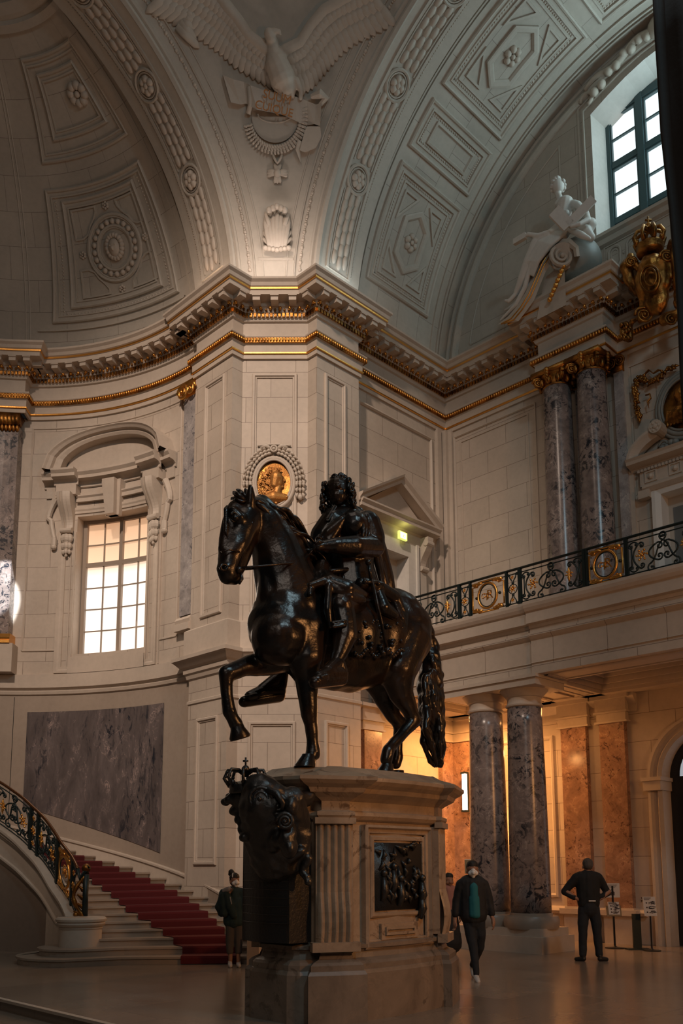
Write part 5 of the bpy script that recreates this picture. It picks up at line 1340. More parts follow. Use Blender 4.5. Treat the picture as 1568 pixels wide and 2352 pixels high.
for k in range(40):
    dy = random.uniform(-.16, .16); ox = random.uniform(-22, 22); a = random.uniform(1500, 1660)
    B.chain([h(988+ox*.6, a, dy), h(992+ox+4*sin(k), a+45, dy*1.2), h(1000+ox*.6, a+90, dy), h(1006+ox*.35, min(1762, a+125), dy*.6)], [.045, .05, .035, .015])
B.chain([h(1000, 1690), h(1012, 1730), h(1011, 1764)], [.10, .06, .012]); B.build('tail', M_bronze, horse, .014, 1, (.03, 9))
# reins and bridle
mb = MB(); rr_ = [h(552, 1304, -.13), h(575, 1302, -.20), h(600, 1300, -.27), h(640, 1296, -.33), h(690, 1293, -.30), h(722, 1262, -.20)]
mb.tube(rr_, .013, 6); mb.tube([h(552, 1308, .12), h(574, 1307, .2), h(600, 1303, .28)], .013, 6)
mb.tube([h(585, 1150, -.12), h(579, 1200, -.185), h(565, 1250, -.15), h(548, 1304, -.11)], .012, 6); mb.tube([h(508, 1268, -.10), h(525, 1262, -.14), h(550, 1268, -.15)], .012, 6)
mb.ball(h(549, 1309, -.12), .04, 10, 8); mb.tube([h(552, 1315, -.1), h(556, 1330, -.1), h(549, 1340, -.1)], .018, 6); mb.build('reins', M_bronze, st, True)
# chest strap and saddle cloth
mb = MB()
rs = []
for i in range(15):
    t = i/14; rs.append([h(lerp(805, 935, t), 1372+6*sin(t*7)+10*t, -.38), h(lerp(806, 938, t), 1410+4*sin(t*5), -.50), h(lerp(810, 935, t), 1455, -.50+.04*sin(t*12)), h(lerp(815, 925, t), 1500+8*sin(t*18), -.45)])
mb.rings(rs, False, False)
for t in linsp(0, 1, 24): mb.ball(h(lerp(815, 925, t), 1500+8*sin(t*18), -.46), .028, 8, 6)
for k in range(30): mb.ball(h(random.uniform(822, 925), random.uniform(1425, 1490), -.50), random.uniform(.02, .04), 7, 5)
mb.build('saddle_cloth', M_bronze, st, True)
# rider
B = Blob()
B.ball(h(808, 1375), .27, (1, 1.1, .9)); B.chain([h(806, 1360), h(802, 1305), h(800, 1255), h(798, 1215)], [.33, .31, .35, .30]); B.chain([h(812, 1208, -.30), h(790, 1205, .32)], [.19, .19]); B.chain([h(800, 1300, -.12), h(806, 1350, -.12)], [.30, .33])
B.chain([h(792, 1190), h(784, 1160)], [.13, .115])
hc = h(776, 1128, -.02)
fd = V((-.72, -.69, .12)).normalized(); rt = fd.cross(V((0, 0, 1))).normalized(); uu = rt.cross(fd)   # face turned towards the viewer's left
def fc(a, b, c): return hc+rt*a+fd*b+uu*c
B.ball(hc, .12)
# near arm
B.chain([h(842, 1205, -.30), h(856, 1235, -.36), h(860, 1256, -.38)], [.18, .155, .135]); B.chain([h(860, 1256, -.38), h(815, 1254, -.44), h(770, 1253, -.36), h(745, 1254, -.30)], [.135, .13, .10, .07])
B.chain([h(745, 1254, -.30), h(730, 1256, -.28)], [.06, .05])
# far arm
B.chain([h(762, 1208, .26), h(745, 1235, .22), h(740, 1250, .1)], [.13, .11, .08]); B.chain([h(740, 1250, .1), h(733, 1240, -.05)], [.07, .055])
# legs
B.chain([h(812, 1385, -.16), h(790, 1385, -.42), h(782, 1392, -.50)], [.23, .20, .175]); B.chain([h(782, 1395, -.50), h(790, 1430, -.54), h(792, 1460, -.55), h(780, 1500, -.54), h(770, 1522, -.53)], [.165, .15, .15, .10, .075])
B.chain([h(800, 1385, .16), h(770, 1385, .45), h(765, 1400, .52)], [.20, .165, .14]); B.chain([h(765, 1400, .52), h(730, 1480, .56), h(640, 1550, .58)], [.13, .11, .06])
rider = B.build('rider_body', M_bronze, st, .014, 2)
# head
B = Blob()
B.ball(hc, .165, (1, 1, 1.2)); B.ball(fc(0, .03, -.09), .125); B.chain([fc(0, .06, -.15), fc(0, .085, -.165)], [.05, .04]); B.chain([fc(0, .12, .045), fc(0, .175, -.035)], [.02, .030]); B.ball(fc(.022, .155, -.04), .018); B.ball(fc(-.022, .155, -.04), .018)
for s in (-1, 1): B.chain([fc(s*.025, .132, .055), fc(s*.085, .105, .052)], [.020, .016]); B.ball(fc(s*.078, .085, -.035), .045); B.ball(fc(s*.05, .118, .02), .022)
B.chain([fc(-.03, .135, -.085), fc(.03, .135, -.085)], [.013, .013]); B.chain([fc(-.026, .128, -.108), fc(.026, .128, -.108)], [.016, .016])
B.build('rider_head', M_bronze, rider, .0075, 1)
# hands
B = Blob()
for k in range(4):
    p = h(737-2*k, 1249+3.2*k, -.30+.015*k); B.chain([p, p+V((-.055, -.03, -.005)), p+V((-.07, .01, -.035)), p+V((-.03, .03, -.045))], [.021, .019, .017, .014])
B.chain([h(742, 1248, -.32), h(732, 1243, -.33), h(726, 1247, -.31)], [.022, .02, .016]); B.build('left_hand', M_bronze, rider, .007, 1)
B = Blob()
for k in range(4):
    p = h(736+1*k, 1236+3*k, -.08); B.chain([p, p+V((-.05, -.03, .01)), p+V((-.06, -.06, -.03)), p+V((-.02, -.05, -.045))], [.021, .019, .017, .014])
B.chain([h(742, 1236, -.08), h(734, 1230, -.12), h(730, 1234, -.14)], [.022, .02, .016]); B.ball(h(738, 1244, -.06), .05); B.chain([h(728, 1248, -.12), h(748, 1228, -.10)], [.03, .03]); B.build('right_hand', M_bronze, rider, .007, 1)
# feet in laced sandals
def foot(toe, heel, ank, nm):
    B = Blob(); B.chain([ank, lerp(ank, heel, .7)+V((0, 0, 0))], [.08, .09]); B.chain([heel, lerp(heel, toe, .5)+V((0, 0, .03)), lerp(heel, toe, .85)], [.092, .088, .075]); B.chain([ank, lerp(heel, toe, .5)+V((0, 0, .05))], [.08, .08])
    d = (toe-heel).normalized(); s = d.cross(V((0, 0, 1))).normalized()
    for k in range(5): B.chain([lerp(heel, toe, .78)+s*(k-2)*.034, toe+s*(k-2)*.036-d*abs(k-1)*.025], [.034, .029-.001*k])
    B.chain([heel-V((0, 0, .06)), toe-V((0, 0, .045))+d*.01], [.085, .07])
    ft = B.build(nm, M_bronze, rider, .009, 1)
    mb = MB()
    for t in linsp(.15, .75, 6):
        c = lerp(ank, lerp(heel, toe, .6), t)+V((0, 0, .035)); mb.tube([c-s*.07-V((0, 0, .02)), c+V((0, 0, .03)), c+s*.07-V((0, 0, .02))], .010, 6); mb.tube([c-s*.055, c+d*.06+s*.05+V((0, 0, .005))], .008, 6)
    mb.tube([heel+V((0, 0, .12))-s*.06, heel+V((0, 0, .13))+d*-.03, heel+V((0, 0, .12))+s*.06], .010, 6); lc = mb.build('sandal_laces', M_bronze, rider, True)
foot(h(724, 1558, -.60), h(783, 1547, -.54), h(776, 1520, -.54), 'near_foot')
foot(h(562, 1603, .62), h(640, 1587, .58), h(648, 1548, .58), 'far_foot')
# curly hair
mb = MB(); random.seed(4)
for k in range(150):
    a = random.uniform(-2.6, 2.6); c = random.uniform(-.28, .17)
    if abs(a) < .95 and c < .10: continue
    dirv = rt*sin(a)+fd*cos(a); rad = .150+.035*random.random()+(.03 if c < 0 else 0)-(.05 if c > .12 else 0)
    p = hc+dirv*rad*(1 if c < .1 else .8)+uu*c; ax = dirv.cross(uu); an = random.uniform(0, 6)
    mb.tube([p+(ax*cos(t+an)+uu*sin(t+an))*.036*(1-t/9)+dirv*.004*t for t in linsp(0, 7, 12)], [.026*(1-i/16) for i in range(13)], 6)
for k in range(30): a = random.uniform(0, 6.3); q = random.uniform(0, .1); mb.ball(hc+uu*(.165-.4*q*q)+(rt*cos(a)+fd*sin(a))*q, .03, 7, 5)
for k in range(12): mb.tube([h(768-k*1.4, 1165+k*2.5, -.08)+(rt*cos(t)+uu*sin(t))*.022 for t in linsp(0, 6, 8)], .014, 6)
mb.build('curly_hair', M_bronze, rider, True)
# cloak
B = Blob()
def fold(pts, r): B.chain([h(*p) for p in pts], r if hasattr(r, '__len__') else [r]*len(pts))
for k in range(7):
    fold([(812-3*k, 1176+4*k, -.20), (785-5*k, 1195+8*k, -.27+.02*k), (752-4*k, 1222+9*k, -.16+.03*k), (728-1*k, 1250+5*k, .0)], [.05, .06, .055, .04])
fold([(805, 1180, -.1), (765, 1198, .0), (742, 1232, .1), (722, 1268, .15)], [.11, .17, .17, .10]); fold([(790, 1215, -.1), (765, 1250, -.05), (745, 1275, .05)], [.16, .18, .12]); fold([(820, 1180, .1), (800, 1178, .2), (770, 1190, .28)], .1)
fold([(848, 1200, .05), (862, 1260, .12), (880, 1330, .15), (900, 1385, .1)], [.12, .15, .15, .08]); fold([(838, 1195, .12), (850, 1280, .22), (872, 1375, .2)], [.12, .15, .12])
fold([(850, 1240, -.1), (868, 1300, -.05), (892, 1380, -.05)], [.08, .08, .06])
for k in range(5): fold([(850+3*k, 1215, -.08+.05*k), (866+4*k, 1290, -.1+.07*k), (884+5*k, 1370+2*k, -.15+.08*k)], [.045, .05, .035])
B.build('cloak', M_bronze, st, .016, 1)
# armour: shoulder lappets, cuirass bands, kilt drapery
mb = MB()
for k in range(6):
    c = h(838+4*k, 1190+3*k, -.40+.03*k); mb.ball(c, .055, 10, 7, (1, .6, 1))
for k in range(8):
    a = h(832+6*k, 1205+3*k, -.46+.03*k); b = h(830+6.5*k, 1240+2*k, -.50+.03*k); mb.tube([a, lerp(a, b, .5)+V((0, -.02, 0)), b], [.03, .034, .026], 6, flat=.6); mb.ball(b+V((0, -.01, -.02)), .022, 6, 5)
for k in range(9): mb.tube([h(760+9*k, 1318-1.5*k+3*sin(k), -.26-.02*abs(4-k)*-1), h(762+9*k, 1336, -.30)], [.03, .02], 6)
mb.tube([h(755+9*k, 1312-.8*k, -.24-.012*k*(8-k)*.3) for k in range(10)], .032, 8); mb.build('armour_lappets', M_bronze, st, True)
B = Blob()
for pts, r in (([(745, 1318, -.30), (760, 1338, -.46), (795, 1352, -.58), (835, 1366, -.55)], [.06, .10, .11, .05]), ([(725, 1340, -.2), (715, 1345, -.34), (712, 1365, -.42)], [.07, .06, .03]), ([(712, 1345, -.38), (745, 1335, -.45), (765, 1350, -.5)], [.04, .06, .06]),
    ([(755, 1345, -.5), (752, 1400, -.5), (758, 1440, -.5)], [.045, .05, .03]), ([(765, 1350, -.5), (800, 1372, -.6), (832, 1378, -.6)], [.07, .08, .05]), ([(830, 1340, -.45), (870, 1350, -.46), (905, 1372, -.42), (928, 1410, -.46)], [.08, .09, .09, .04]),
    ([(865, 1350, -.46), (880, 1395, -.54), (905, 1412, -.52)], [.06, .09, .06]), ([(905, 1380, -.44), (922, 1420, -.5), (931, 1440, -.5)], [.05, .04, .02]), ([(740, 1300, -.15), (735, 1325, -.25), (745, 1345, -.35)], [.09, .09, .07])): fold(pts, r)
fold([(765, 1440, -.60), (790, 1436, -.66), (815, 1438, -.60)], .022); fold([(763, 1430, -.58), (790, 1426, -.66), (812, 1428, -.60)], .02)
B.build('kilt_drapery', M_bronze, st, .014, 1)
# sword
mb = MB(); s0, s1 = h(852, 1330, -.56), h(890, 1495, -.60); gh = h(846, 1292, -.54)
mb.tube([s0, lerp(s0, s1, .5), s1], [.032, .028, .022], 8, flat=.6); mb.tube([gh, s0], .022, 8); mb.ball(gh, .042, 10, 8); mb.tube([h(838, 1336, -.58), h(866, 1338, -.55)], .022, 8); mb.ball(h(838, 1336, -.58), .035); mb.ball(h(868, 1340, -.55), .03)
mb.ball(s1, .05, 8, 6); mb.ball(h(880, 1500, -.56), .04); mb.ball(h(897, 1503, -.56), .04); mb.build('sword', M_bronze, st, True)
# ================================================================== CARVED AND GILDED ORNAMENT
def orient(nn, up=(0, 0, 1)):
    nn = V(nn).normalized(); s = nn.cross(V(up)).normalized(); u = s.cross(nn).normalized(); return s, u, nn
M_goldm = metal('satin_gilding', (.50, .235, .07), .5, .85, 40, .5)
# oval portrait on the pier
md = thing('portrait_medallion', 'gilded oval portrait in profile with a stone garland on the pier', 'medallion')
def fM(s, t, o=0): return fD(s, 10.27+t, o)
mb = MB()
for a, b, w, o in ((.455, .60, .055, .06), (.405, .55, .03, .09), (.50, .65, .03, .03)): mb.tube([fM(a*cos(t), b*sin(t), o) for t in linsp(0, 2*pi, 48)[:-1]], w, 8, loop=True)
mb.build('stone_frame', M_plain, md, True)
mb = MB(); mb.poly([fM(.44*cos(t), .585*sin(t), .04) for t in linsp(0, 2*pi, 48)[:-1]]); mb.build('gilded_ground', M_goldd, md)
B = Blob()
B.chain([fM(.02, -.05, .06), fM(.05, .12, .06), fM(.03, .22, .05)], [.13, .16, .12]); B.chain([fM(.12, .10, .07), fM(.12, -.02, .07)], [.10, .09])
B.chain([fM(.20, .16, .06), fM(.245, .06, .06)], [.018, .03]); B.ball(fM(.215, .0, .06), .025); B.ball(fM(.21, -.035, .06), .025); B.ball(fM(.195, -.09, .06), .04); B.chain([fM(.1, -.12, .06), fM(.05, -.28, .07)], [.09, .11])
B.chain([fM(-.22, -.40, .05), fM(.0, -.36, .09), fM(.24, -.36, .05)], [.12, .15, .11])
B.build('profile_head', M_goldm, md, .012, 1)
mb = MB(); random.seed(9)
for k in range(150):
    s = random.uniform(-.34, .08); t = random.uniform(-.38, .30)
    if (s+.12)**2/.06+(t+.05)**2/.14 > 1: continue
    p = fM(s, t, .13); mb.tube([p+CR*.026*cos(q+k)+V((0, 0, .026*sin(q+k))) for q in linsp(0, 5, 7)], .012, 5)
for k in range(50):
    s = random.uniform(-.30, .34); t = random.uniform(-.50, -.30)
    if s*s/.19+t*t/.33 < .95: mb.ball(fM(s, t, .12), random.uniform(.02, .045), 7, 5)
for k in range(9): mb.tube([fM(-.15+.035*k, .24+.02*sin(k), .12), fM(-.13+.035*k, .33, .13), fM(-.09+.035*k, .38-.01*k, .1)], [.012, .022, .004], 6)
mb.build('curls_and_laurel', M_goldm, md, True)
for sg, lab in ((-1, 'l'), (1, 'r')):
    mb = MB()
    for k in range(13):
        a = pi/2-sg*(k+.6)*.155; r0 = 1.0
        p = (.60*cos(a), .78*sin(a)) if k < 10 else (sg*.60, .02-.13*(k-10))
        ta = V((sin(a)*sg, -cos(a)*sg)) if k < 10 else V((0, -1)); ta.normalize(); na = V((-ta.y, ta.x))
        for q in (-1, 0, 1):
            c = (p[0]+na.x*q*.05, p[1]+na.y*q*.05)
            mb.tube([fM(c[0], c[1], .05), fM(c[0]+ta.x*.06+na.x*q*.03, c[1]+ta.y*.06+na.y*q*.03, .11), fM(c[0]+ta.x*.14+na.x*q*.025, c[1]+ta.y*.14+na.y*q*.025, .07)], [.02, .042, .008], 7)
    for t in (-.40, ): mb.ball(fM(sg*.60, -.34, .08), .06, 8, 6, (1, 1, 1.3))
    mb.build('garland', M_fine, md, True)
mb = MB(); mb.tube([fM(.07*cos(a), .80+.07*sin(a), .13) for a in linsp(0, 2*pi, 18)[:-1]], .025, 6, loop=True); mb.ball(fM(0, .80, .12), .04)
for sg in (-1, 1): mb.tube([fM(sg*.08, .80, .08), fM(sg*.18, .88, .12), fM(sg*.28, .84, .1), fM(sg*.22, .76, .08)], [.03, .06, .05, .03], 8)
mb.tube([fM(x, .93-.0+.25*(0.09-x*x), .03) for x in linsp(-.38, .38, 14)], .02, 6)
mb.build('knot', M_fine, md, True)
# gilded garland and portrait roundel over the upper right door
gm = thing('portrait_roundel', 'round gilded bust relief in a grey-green frame, at the right edge', 'roundel')
C_ = (7.42, 11.62)
def fR_(s, t, o=0): return fE(C_[0]-s, C_[1]+t, o)
M_frame = stone('grey_green_stone', (.22, .22, .20), None, .5)
mb = MB()
for a, w, o in ((.60, .06, .06), (.68, .05, .04), (.53, .03, .10)): mb.tube([fR_(a*cos(t)*.92, a*1.12*sin(t), o) for t in linsp(0, 2*pi, 48)[:-1]], w, 8, loop=True)
for sg in (-1, 1):
    for k in range(6): mb.ball(fR_(sg*(.22+.1*k), -.82-.03*k+.05*(k % 2), .1), .08, 8, 6)
    mb.tube([fR_(sg*(.5+.1*cos(a)), -.80+.1*sin(a), .1) for a in linsp(0, 5, 10)], .03, 6); mb.ball(fR_(sg*.68, -.2, .1), .09, 8, 6); mb.ball(fR_(sg*.66, -.32, .1), .07, 8, 6)
mb.build('frame', M_frame, gm, True)
mb = MB(); mb.poly([fR_(.52*cos(t)*.92, .52*1.12*sin(t), .03) for t in linsp(0, 2*pi, 40)[:-1]]); mb.build('ground', M_goldd, gm)
B = Blob(); B.ball(fR_(-.02, .22, .10), .17, (1, 1, 1.15)); B.chain([fR_(-.02, .08, .1), fR_(0, -.1, .1)], [.1, .16]); B.chain([fR_(-.3, -.28, .08), fR_(0, -.24, .16), fR_(.3, -.28, .08)], [.14, .2, .14]); B.ball(fR_(-.14, .22, .14), .03)
for k in range(9): B.chain([fR_(-.32+.07*k, -.12-.02*k, .2), fR_(-.36+.08*k, -.42, .16)], [.035, .03])
B.build('bust', M_goldd, gm, .014, 1, (.012, 14))
gg = thing('gilded_garland', 'gilded leaf garland hanging left of the portrait roundel', 'garland')
mb = MB(); random.seed(21)
gp = [onX(x, y, 17.98) for x, y in ((1548, 845), (1530, 852), (1513, 868), (1500, 880), (1485, 872), (1470, 868), (1462, 880), (1460, 897), (1464, 915), (1462, 930), (1468, 950), (1472, 966))]
for k in range(70):
    u = k/70*(len(gp)-1.01); i = int(u); p = lerp(gp[i], gp[i+1], u-i); q = V((0, random.uniform(-1, 1), random.uniform(-1, .4))).normalized(); sz = random.uniform(.09, .15)*(1-.3*u/len(gp))
    mb.tube([p, p+q*sz*.5+V((-.07, 0, 0)), p+q*sz+V((-.02, 0, 0))], [.02, .042, .006], 6); mb.ball(p+V((-.05, random.uniform(-.05, .05), random.uniform(-.05, .05))), .035, 6, 5)
mb.build('leaves_and_fruit', M_goldd, gg, True)
mb = MB(); rp = [onX(x, y, 17.95) for x, y in ((1478, 862), (1490, 850), (1500, 858), (1512, 850), (1522, 850))]; mb.tube(rp, [.03, .045, .03, .045, .012], 6, flat=.4)
rp = [onX(x, y, 17.95) for x, y in ((1482, 908), (1492, 905), (1494, 915), (1487, 922), (1490, 938))]; mb.tube(rp, [.03, .04, .035, .03, .01], 6, flat=.4); mb.build('ribbon', M_goldd, gg, True)
# big gilded cartouche on the cornice
gc = thing('gilded_cartouche', 'large gilded cartouche with a crown on the cornice under the lunette window', 'cartouche')
XC = 17.35
def fK(px, py, dx=0): return onX(px, py, XC-dx)
B = Blob()
B.ball(fK(1500, 640, .15), .42, (.55, 1, 1.35)); B.ball(fK(1492, 612, .25), .26, (.7, 1, 1.1)); B.ball(fK(1505, 690, .1), .30, (.6, 1, 1.2))
B.chain([fK(1448, 590), fK(1438, 612, .08), fK(1445, 645, .08), fK(1462, 672, .05)], [.08, .14, .12, .08]); B.chain([fK(1452, 596), fK(1462, 612, .1), fK(1470, 620, .1)], [.08, .08, .05])
B.chain([fK(1560, 560, .1), fK(1545, 585, .1), fK(1552, 610, .1), fK(1560, 650, .1), fK(1558, 700, .1)], [.1, .12, .1, .12, .1]); B.chain([fK(1535, 585, .1), fK(1545, 560, .1), fK(1560, 552, .1)], [.06, .12, .12])
B.chain([fK(1478, 690, .1), fK(1480, 720, .12), fK(1470, 735, .1)], [.1, .1, .08]); B.chain([fK(1525, 735, .1), fK(1545, 728, .12), fK(1565, 720, .1)], [.12, .14, .12])
for k in range(14): B.ball(fK(1437+10*sin(k*2.1), 745+2.6*k, .1), .07)
for k in range(8): B.ball(fK(1452+5*k, 738-3*k, .1), .06)
B.build('shield', M_goldd, gc, .02, 1, (.03, 7))
mb = MB()
for (x, y, r_, sg) in ((1448, 603, .13, 1), (1478, 725, .2, -1), (1530, 590, .15, -1), (1540, 735, .15, 1)): volute(mb, fK(x, y, .2), r_, CR, V((0, 0, 1)), -CF, sg, 30, .035)
mb.tube([fK(1492+22*cos(a), 640+30*sin(a), .42) for a in linsp(0, 2*pi, 24)[:-1]], .03, 6, loop=True); mb.tube([fK(1493+14*cos(a), 636+20*sin(a), .46) for a in linsp(0, 2*pi, 24)[:-1]], .02, 6, loop=True)
for k in range(16): mb.ball(fK(1432+random.uniform(-10, 12), 745+random.uniform(0, 34), .2), .055, 7, 5)
mb.build('scrollwork', M_goldd, gc, True)
mb = MB(); cc = fK(1492, 572, .15)
mb.lathe([(.26, -.12), (.29, -.06), (.27, 0), (.30, .05), (.27, .1), (.22, .1)], cc, 20)
for k in range(8):
    d = V((cos(k*pi/4), sin(k*pi/4), 0)); mb.tube([cc+d*.27+V((0, 0, .08)), cc+d*.34+V((0, 0, .26)), cc+d*.26+V((0, 0, .42)), cc+d*.1+V((0, 0, .46)), cc+V((0, 0, .42))], [.05, .045, .04, .04, .04], 7); mb.ball(cc+d*.28+V((0, 0, .16)), .06, 7, 5)
mb.ball(cc+V((0, 0, .54)), .09, 10, 8); mb.tube([cc+V((0, 0, .6)), cc+V((0, 0, .78))], .025, 6); mb.tube([cc+CR*-.07+V((0, 0, .70)), cc+CR*.07+V((0, 0, .70))], .025, 6)
mb.build('crown', M_goldd, gc, True)
# volute pediment with gilded edges carrying the seated figure
vp = thing('volute_gable', 'swept stone gable with gilded edges and a scroll end on the cornice', 'gable')
XG = 17.25
def fQ(px, py, dx=0): return onX(px, py, XG-dx)
up_ = [(1143, 745), (1165, 728), (1188, 702), (1208, 668), (1225, 630), (1240, 595), (1258, 566), (1285, 548), (1310, 548), (1328, 565), (1331, 588)]
lo_ = [(1165, 742), (1190, 738), (1208, 715), (1226, 690), (1238, 660), (1252, 625), (1268, 598), (1285, 575), (1302, 565), (1316, 574), (1318, 590)]
mb = MB(); rs = []
for (a, b), (c, d) in zip(up_, lo_): rs.append([fQ(a, b, 0), fQ(a, b, .42), fQ((a+c)/2, (b+d)/2, .46), fQ(c, d, .42), fQ(c, d, 0)])
mb.rings(rs, True, True).build('swept_moulding', M_plain, vp)
mb = MB(); 
for w in (.35, .6): mb.tube([fQ(lerp(a, c, w), lerp(b, d, w), .45) for (a, b), (c, d) in list(zip(up_, lo_))[:7]], .02, 6)
mb.build('gilded_edge', M_gold, vp, True)
mb = MB(); mb.tube([fQ(1290+k*0, 590, .0) for k in (0,)]+[fQ(1290, 590, .42)], .30, 24); volute(mb, fQ(1290, 590, .44), .30, CR, V((0, 0, 1)), -CF, 1, 36, .06)
mb.hexa([fQ(1232, 735, 0), fQ(1300, 700, 0), fQ(1300, 700, .3), fQ(1232, 735, .3), fQ(1250, 640, 0), fQ(1295, 600, 0), fQ(1295, 600, .3), fQ(1250, 640, .3)]); mb.build('scroll_end', M_plain, vp, True, angle=40)
mb = MB(); 
for k in range(8): mb.ball(fQ(1262+4.6*k, 688-11*k, .42), .06, 8, 6)
mb.build('gilded_beads', M_gold, vp, True)
gs = MB().ball(fQ(1326, 604, -.22), .56, 32, 20).build('stone_sphere', M_frame, None, True); tag(gs, 'large grey stone sphere behind the scroll, in front of the big window', 'sphere')
al = thing('allegorical_statue', 'white stone seated woman with bare shoulders holding a tablet, left of the window', 'statue')
def fA_(px, py, dx=.25): return onX(px, py, XG-dx)
B = Blob()
B.ball(fA_(1281, 428), .155, (1, 1, 1.22)); B.chain([fA_(1281, 446), fA_(1287, 462)], [.075, .085]); B.chain([fA_(1284, 470, .25), fA_(1320, 472, .2)], [.12, .12])
B.chain([fA_(1298, 470), fA_(1294, 490), fA_(1292, 510), fA_(1290, 530)], [.20, .19, .155, .21]); B.ball(fA_(1282, 488, .38), .08); B.ball(fA_(1300, 490, .38), .08)
B.chain([fA_(1325, 472, .2), fA_(1345, 492, .2), fA_(1350, 505, .3)], [.105, .085, .07]); B.chain([fA_(1350, 505, .3), fA_(1330, 515, .5), fA_(1312, 520, .6)], [.07, .055, .045])
B.chain([fA_(1274, 470, .3), fA_(1262, 500, .2)], [.085, .07]) if False else None
B.chain([fA_(1290, 530), fA_(1262, 548, .4), fA_(1232, 560, .5)], [.22, .18, .14]); B.chain([fA_(1232, 560, .5), fA_(1215, 600, .5), fA_(1200, 640, .45), fA_(1186, 672, .4)], [.15, .14, .12, .075])
B.chain([fA_(1290, 535, .1), fA_(1258, 565, .2), fA_(1232, 620, .25), fA_(1206, 672, .3)], [.2, .16, .12, .08])
B.chain([fA_(1186, 674, .4), fA_(1168, 692, .45), fA_(1160, 690, .45)], [.06, .05, .03]); B.chain([fA_(1204, 676, .3), fA_(1180, 700, .3), fA_(1160, 712, .3)], [.06, .05, .03])
B.chain([fA_(1262, 535, .5), fA_(1235, 542, .6), fA_(1212, 538, .65), fA_(1200, 548, .65)], [.08, .06, .05, .045])
B.build('figure', M_pale, al, .018, 2)
B = Blob(); random.seed(8)
for k in range(16):
    a = random.uniform(-14, 14); B.chain([fA_(1285+a*.8, 535, .45), fA_(1250+a, 560+a*.3, .58), fA_(1222+a, 600, .58), fA_(1212+a*.9, 628+a*.4, .5)], [.05, .055, .045, .025])
B.chain([fA_(1320, 520, .1), fA_(1345, 530, .1), fA_(1358, 545, 0), fA_(1345, 560, 0)], [.12, .13, .09, .06]); B.chain([fA_(1305, 525, .4), fA_(1335, 540, .4), fA_(1352, 548, .3)], [.07, .08, .05]); B.chain([fA_(1335, 505, .0), fA_(1356, 515, 0), fA_(1350, 535, 0)], [.1, .14, .1])
B.chain([fA_(1215, 620, .5), fA_(1205, 660, .45), fA_(1185, 700, .4), (fA_(1150, 735, .35))], [.06, .06, .06, .03])
B.build('drapery', M_pale, al, .018, 1)
mb = MB(); hcA = fA_(1281, 428)
for k in range(50):
    a = random.uniform(0, 2*pi); e = random.uniform(-.3, 1.4); d = V((cos(a)*cos(e), sin(a)*cos(e), sin(e)))
    if d.dot(-CF) > .55 and e < .7 and d.dot(CR) < .3: continue
    mb.ball(hcA+V((d.x*.15, d.y*.15, d.z*.19)), .05, 7, 5)
mb.build('hair', M_pale, al, True)
mb = MB(); a, b = fA_(1303, 518, .62), fA_(1362, 457, .45); d = (b-a).normalized(); n = V((-.5, -.5, 0)); s = d.cross(n).normalized()
mb.obox((a+b)/2, d*((b-a).length/2), s*.10, n.normalized()*.03); mb.obox(a-s*.22, d*.14, s*.26, n.normalized()*.03); mb.build('tablet', M_pale, al)
MB().obox(fA_(1194, 549, .65), V((0, .17, 0)), V((.05, 0, 0)), V((0, 0, .07))).build('small_block', M_pale, al)
# ---- eagle relief of the pendentive
ea = thing('eagle_relief', 'large spread-winged stone eagle relief above a lettered ribbon', 'relief')
def onS(px, py, o=0):
    d = ray(px, py); c = CAM-OC; A = d.dot(d); Bq = 2*c.dot(d); C = c.dot(c)-(RS-o)**2
    return CAM+d*((-Bq+sqrt(Bq*Bq-4*A*C))/2/A)
def chainS(B, pts, rs, o=.1): B.chain([onS(x, y, o) for x, y in pts], rs)
B = Blob()
chainS(B, [(625, 95), (628, 120), (636, 150), (648, 180), (660, 205)], [.13, .17, .27, .30, .2], .18); chainS(B, [(618, 78), (622, 88)], [.12, .12], .28); chainS(B, [(628, 72), (640, 72), (645, 80)], [.07, .05, .02], .3)
for pts, r in (([(615, 118), (570, 82), (545, 45), (520, 15), (490, -20)], [.14, .13, .13, .14, .1]), ([(655, 118), (690, 100), (715, 60), (745, 25), (790, 0), (850, -30)], [.14, .13, .13, .13, .13, .1])): chainS(B, pts, r, .12)
chainS(B, [(650, 190), (668, 205), (672, 222)], [.09, .07, .05], .2); chainS(B, [(680, 185), (692, 210), (690, 225)], [.08, .06, .05], .2)
B.build('body', M_fine, ea, .022, 2)
mb = MB(); random.seed(15)
def feather(mb, p0, p1, w, o=.06):
    a, b = onS(*p0, o), onS(*p1, o*.6); m_ = lerp(a, b, .5); nn = (OC-m_).normalized(); m_ += nn*.03
    mb.tube([a, m_, lerp(a, b, .85), b], [w*.9, w, w*.8, w*.15], 8, flat=.35, up=nn)
LT = [(612, 120), (588, 100), (562, 75), (545, 45), (525, 20), (500, -5), (470, -30), (440, -50)]
for k in range(22):   # left wing: rows of feathers
    u = k/21*(len(LT)-1.01); i = int(u); x = lerp(LT[i][0], LT[i+1][0], u-i); y = lerp(LT[i][1], LT[i+1][1], u-i)
    dx, dy = lerp(8, -95, k/21), lerp(75, 70, k/21)
    for j, (f0, f1, w) in enumerate(((0, .42, .11), (.22, .72, .10), (.45, 1.12, .10))): feather(mb, (x+dx*f0, y+dy*f0), (x+dx*f1, y+dy*f1), w, .17-.05*j)
for k in range(9): feather(mb, (470-8*k, 40+10*k-60), (402+7*k, 12+16*k-30), .10, .08)
mb.build('left_wing_feathers', M_fine, ea, True); mb = MB()
RT_ = [(665, 118), (690, 102), (712, 70), (735, 38), (765, 12), (800, -5), (840, -25)]
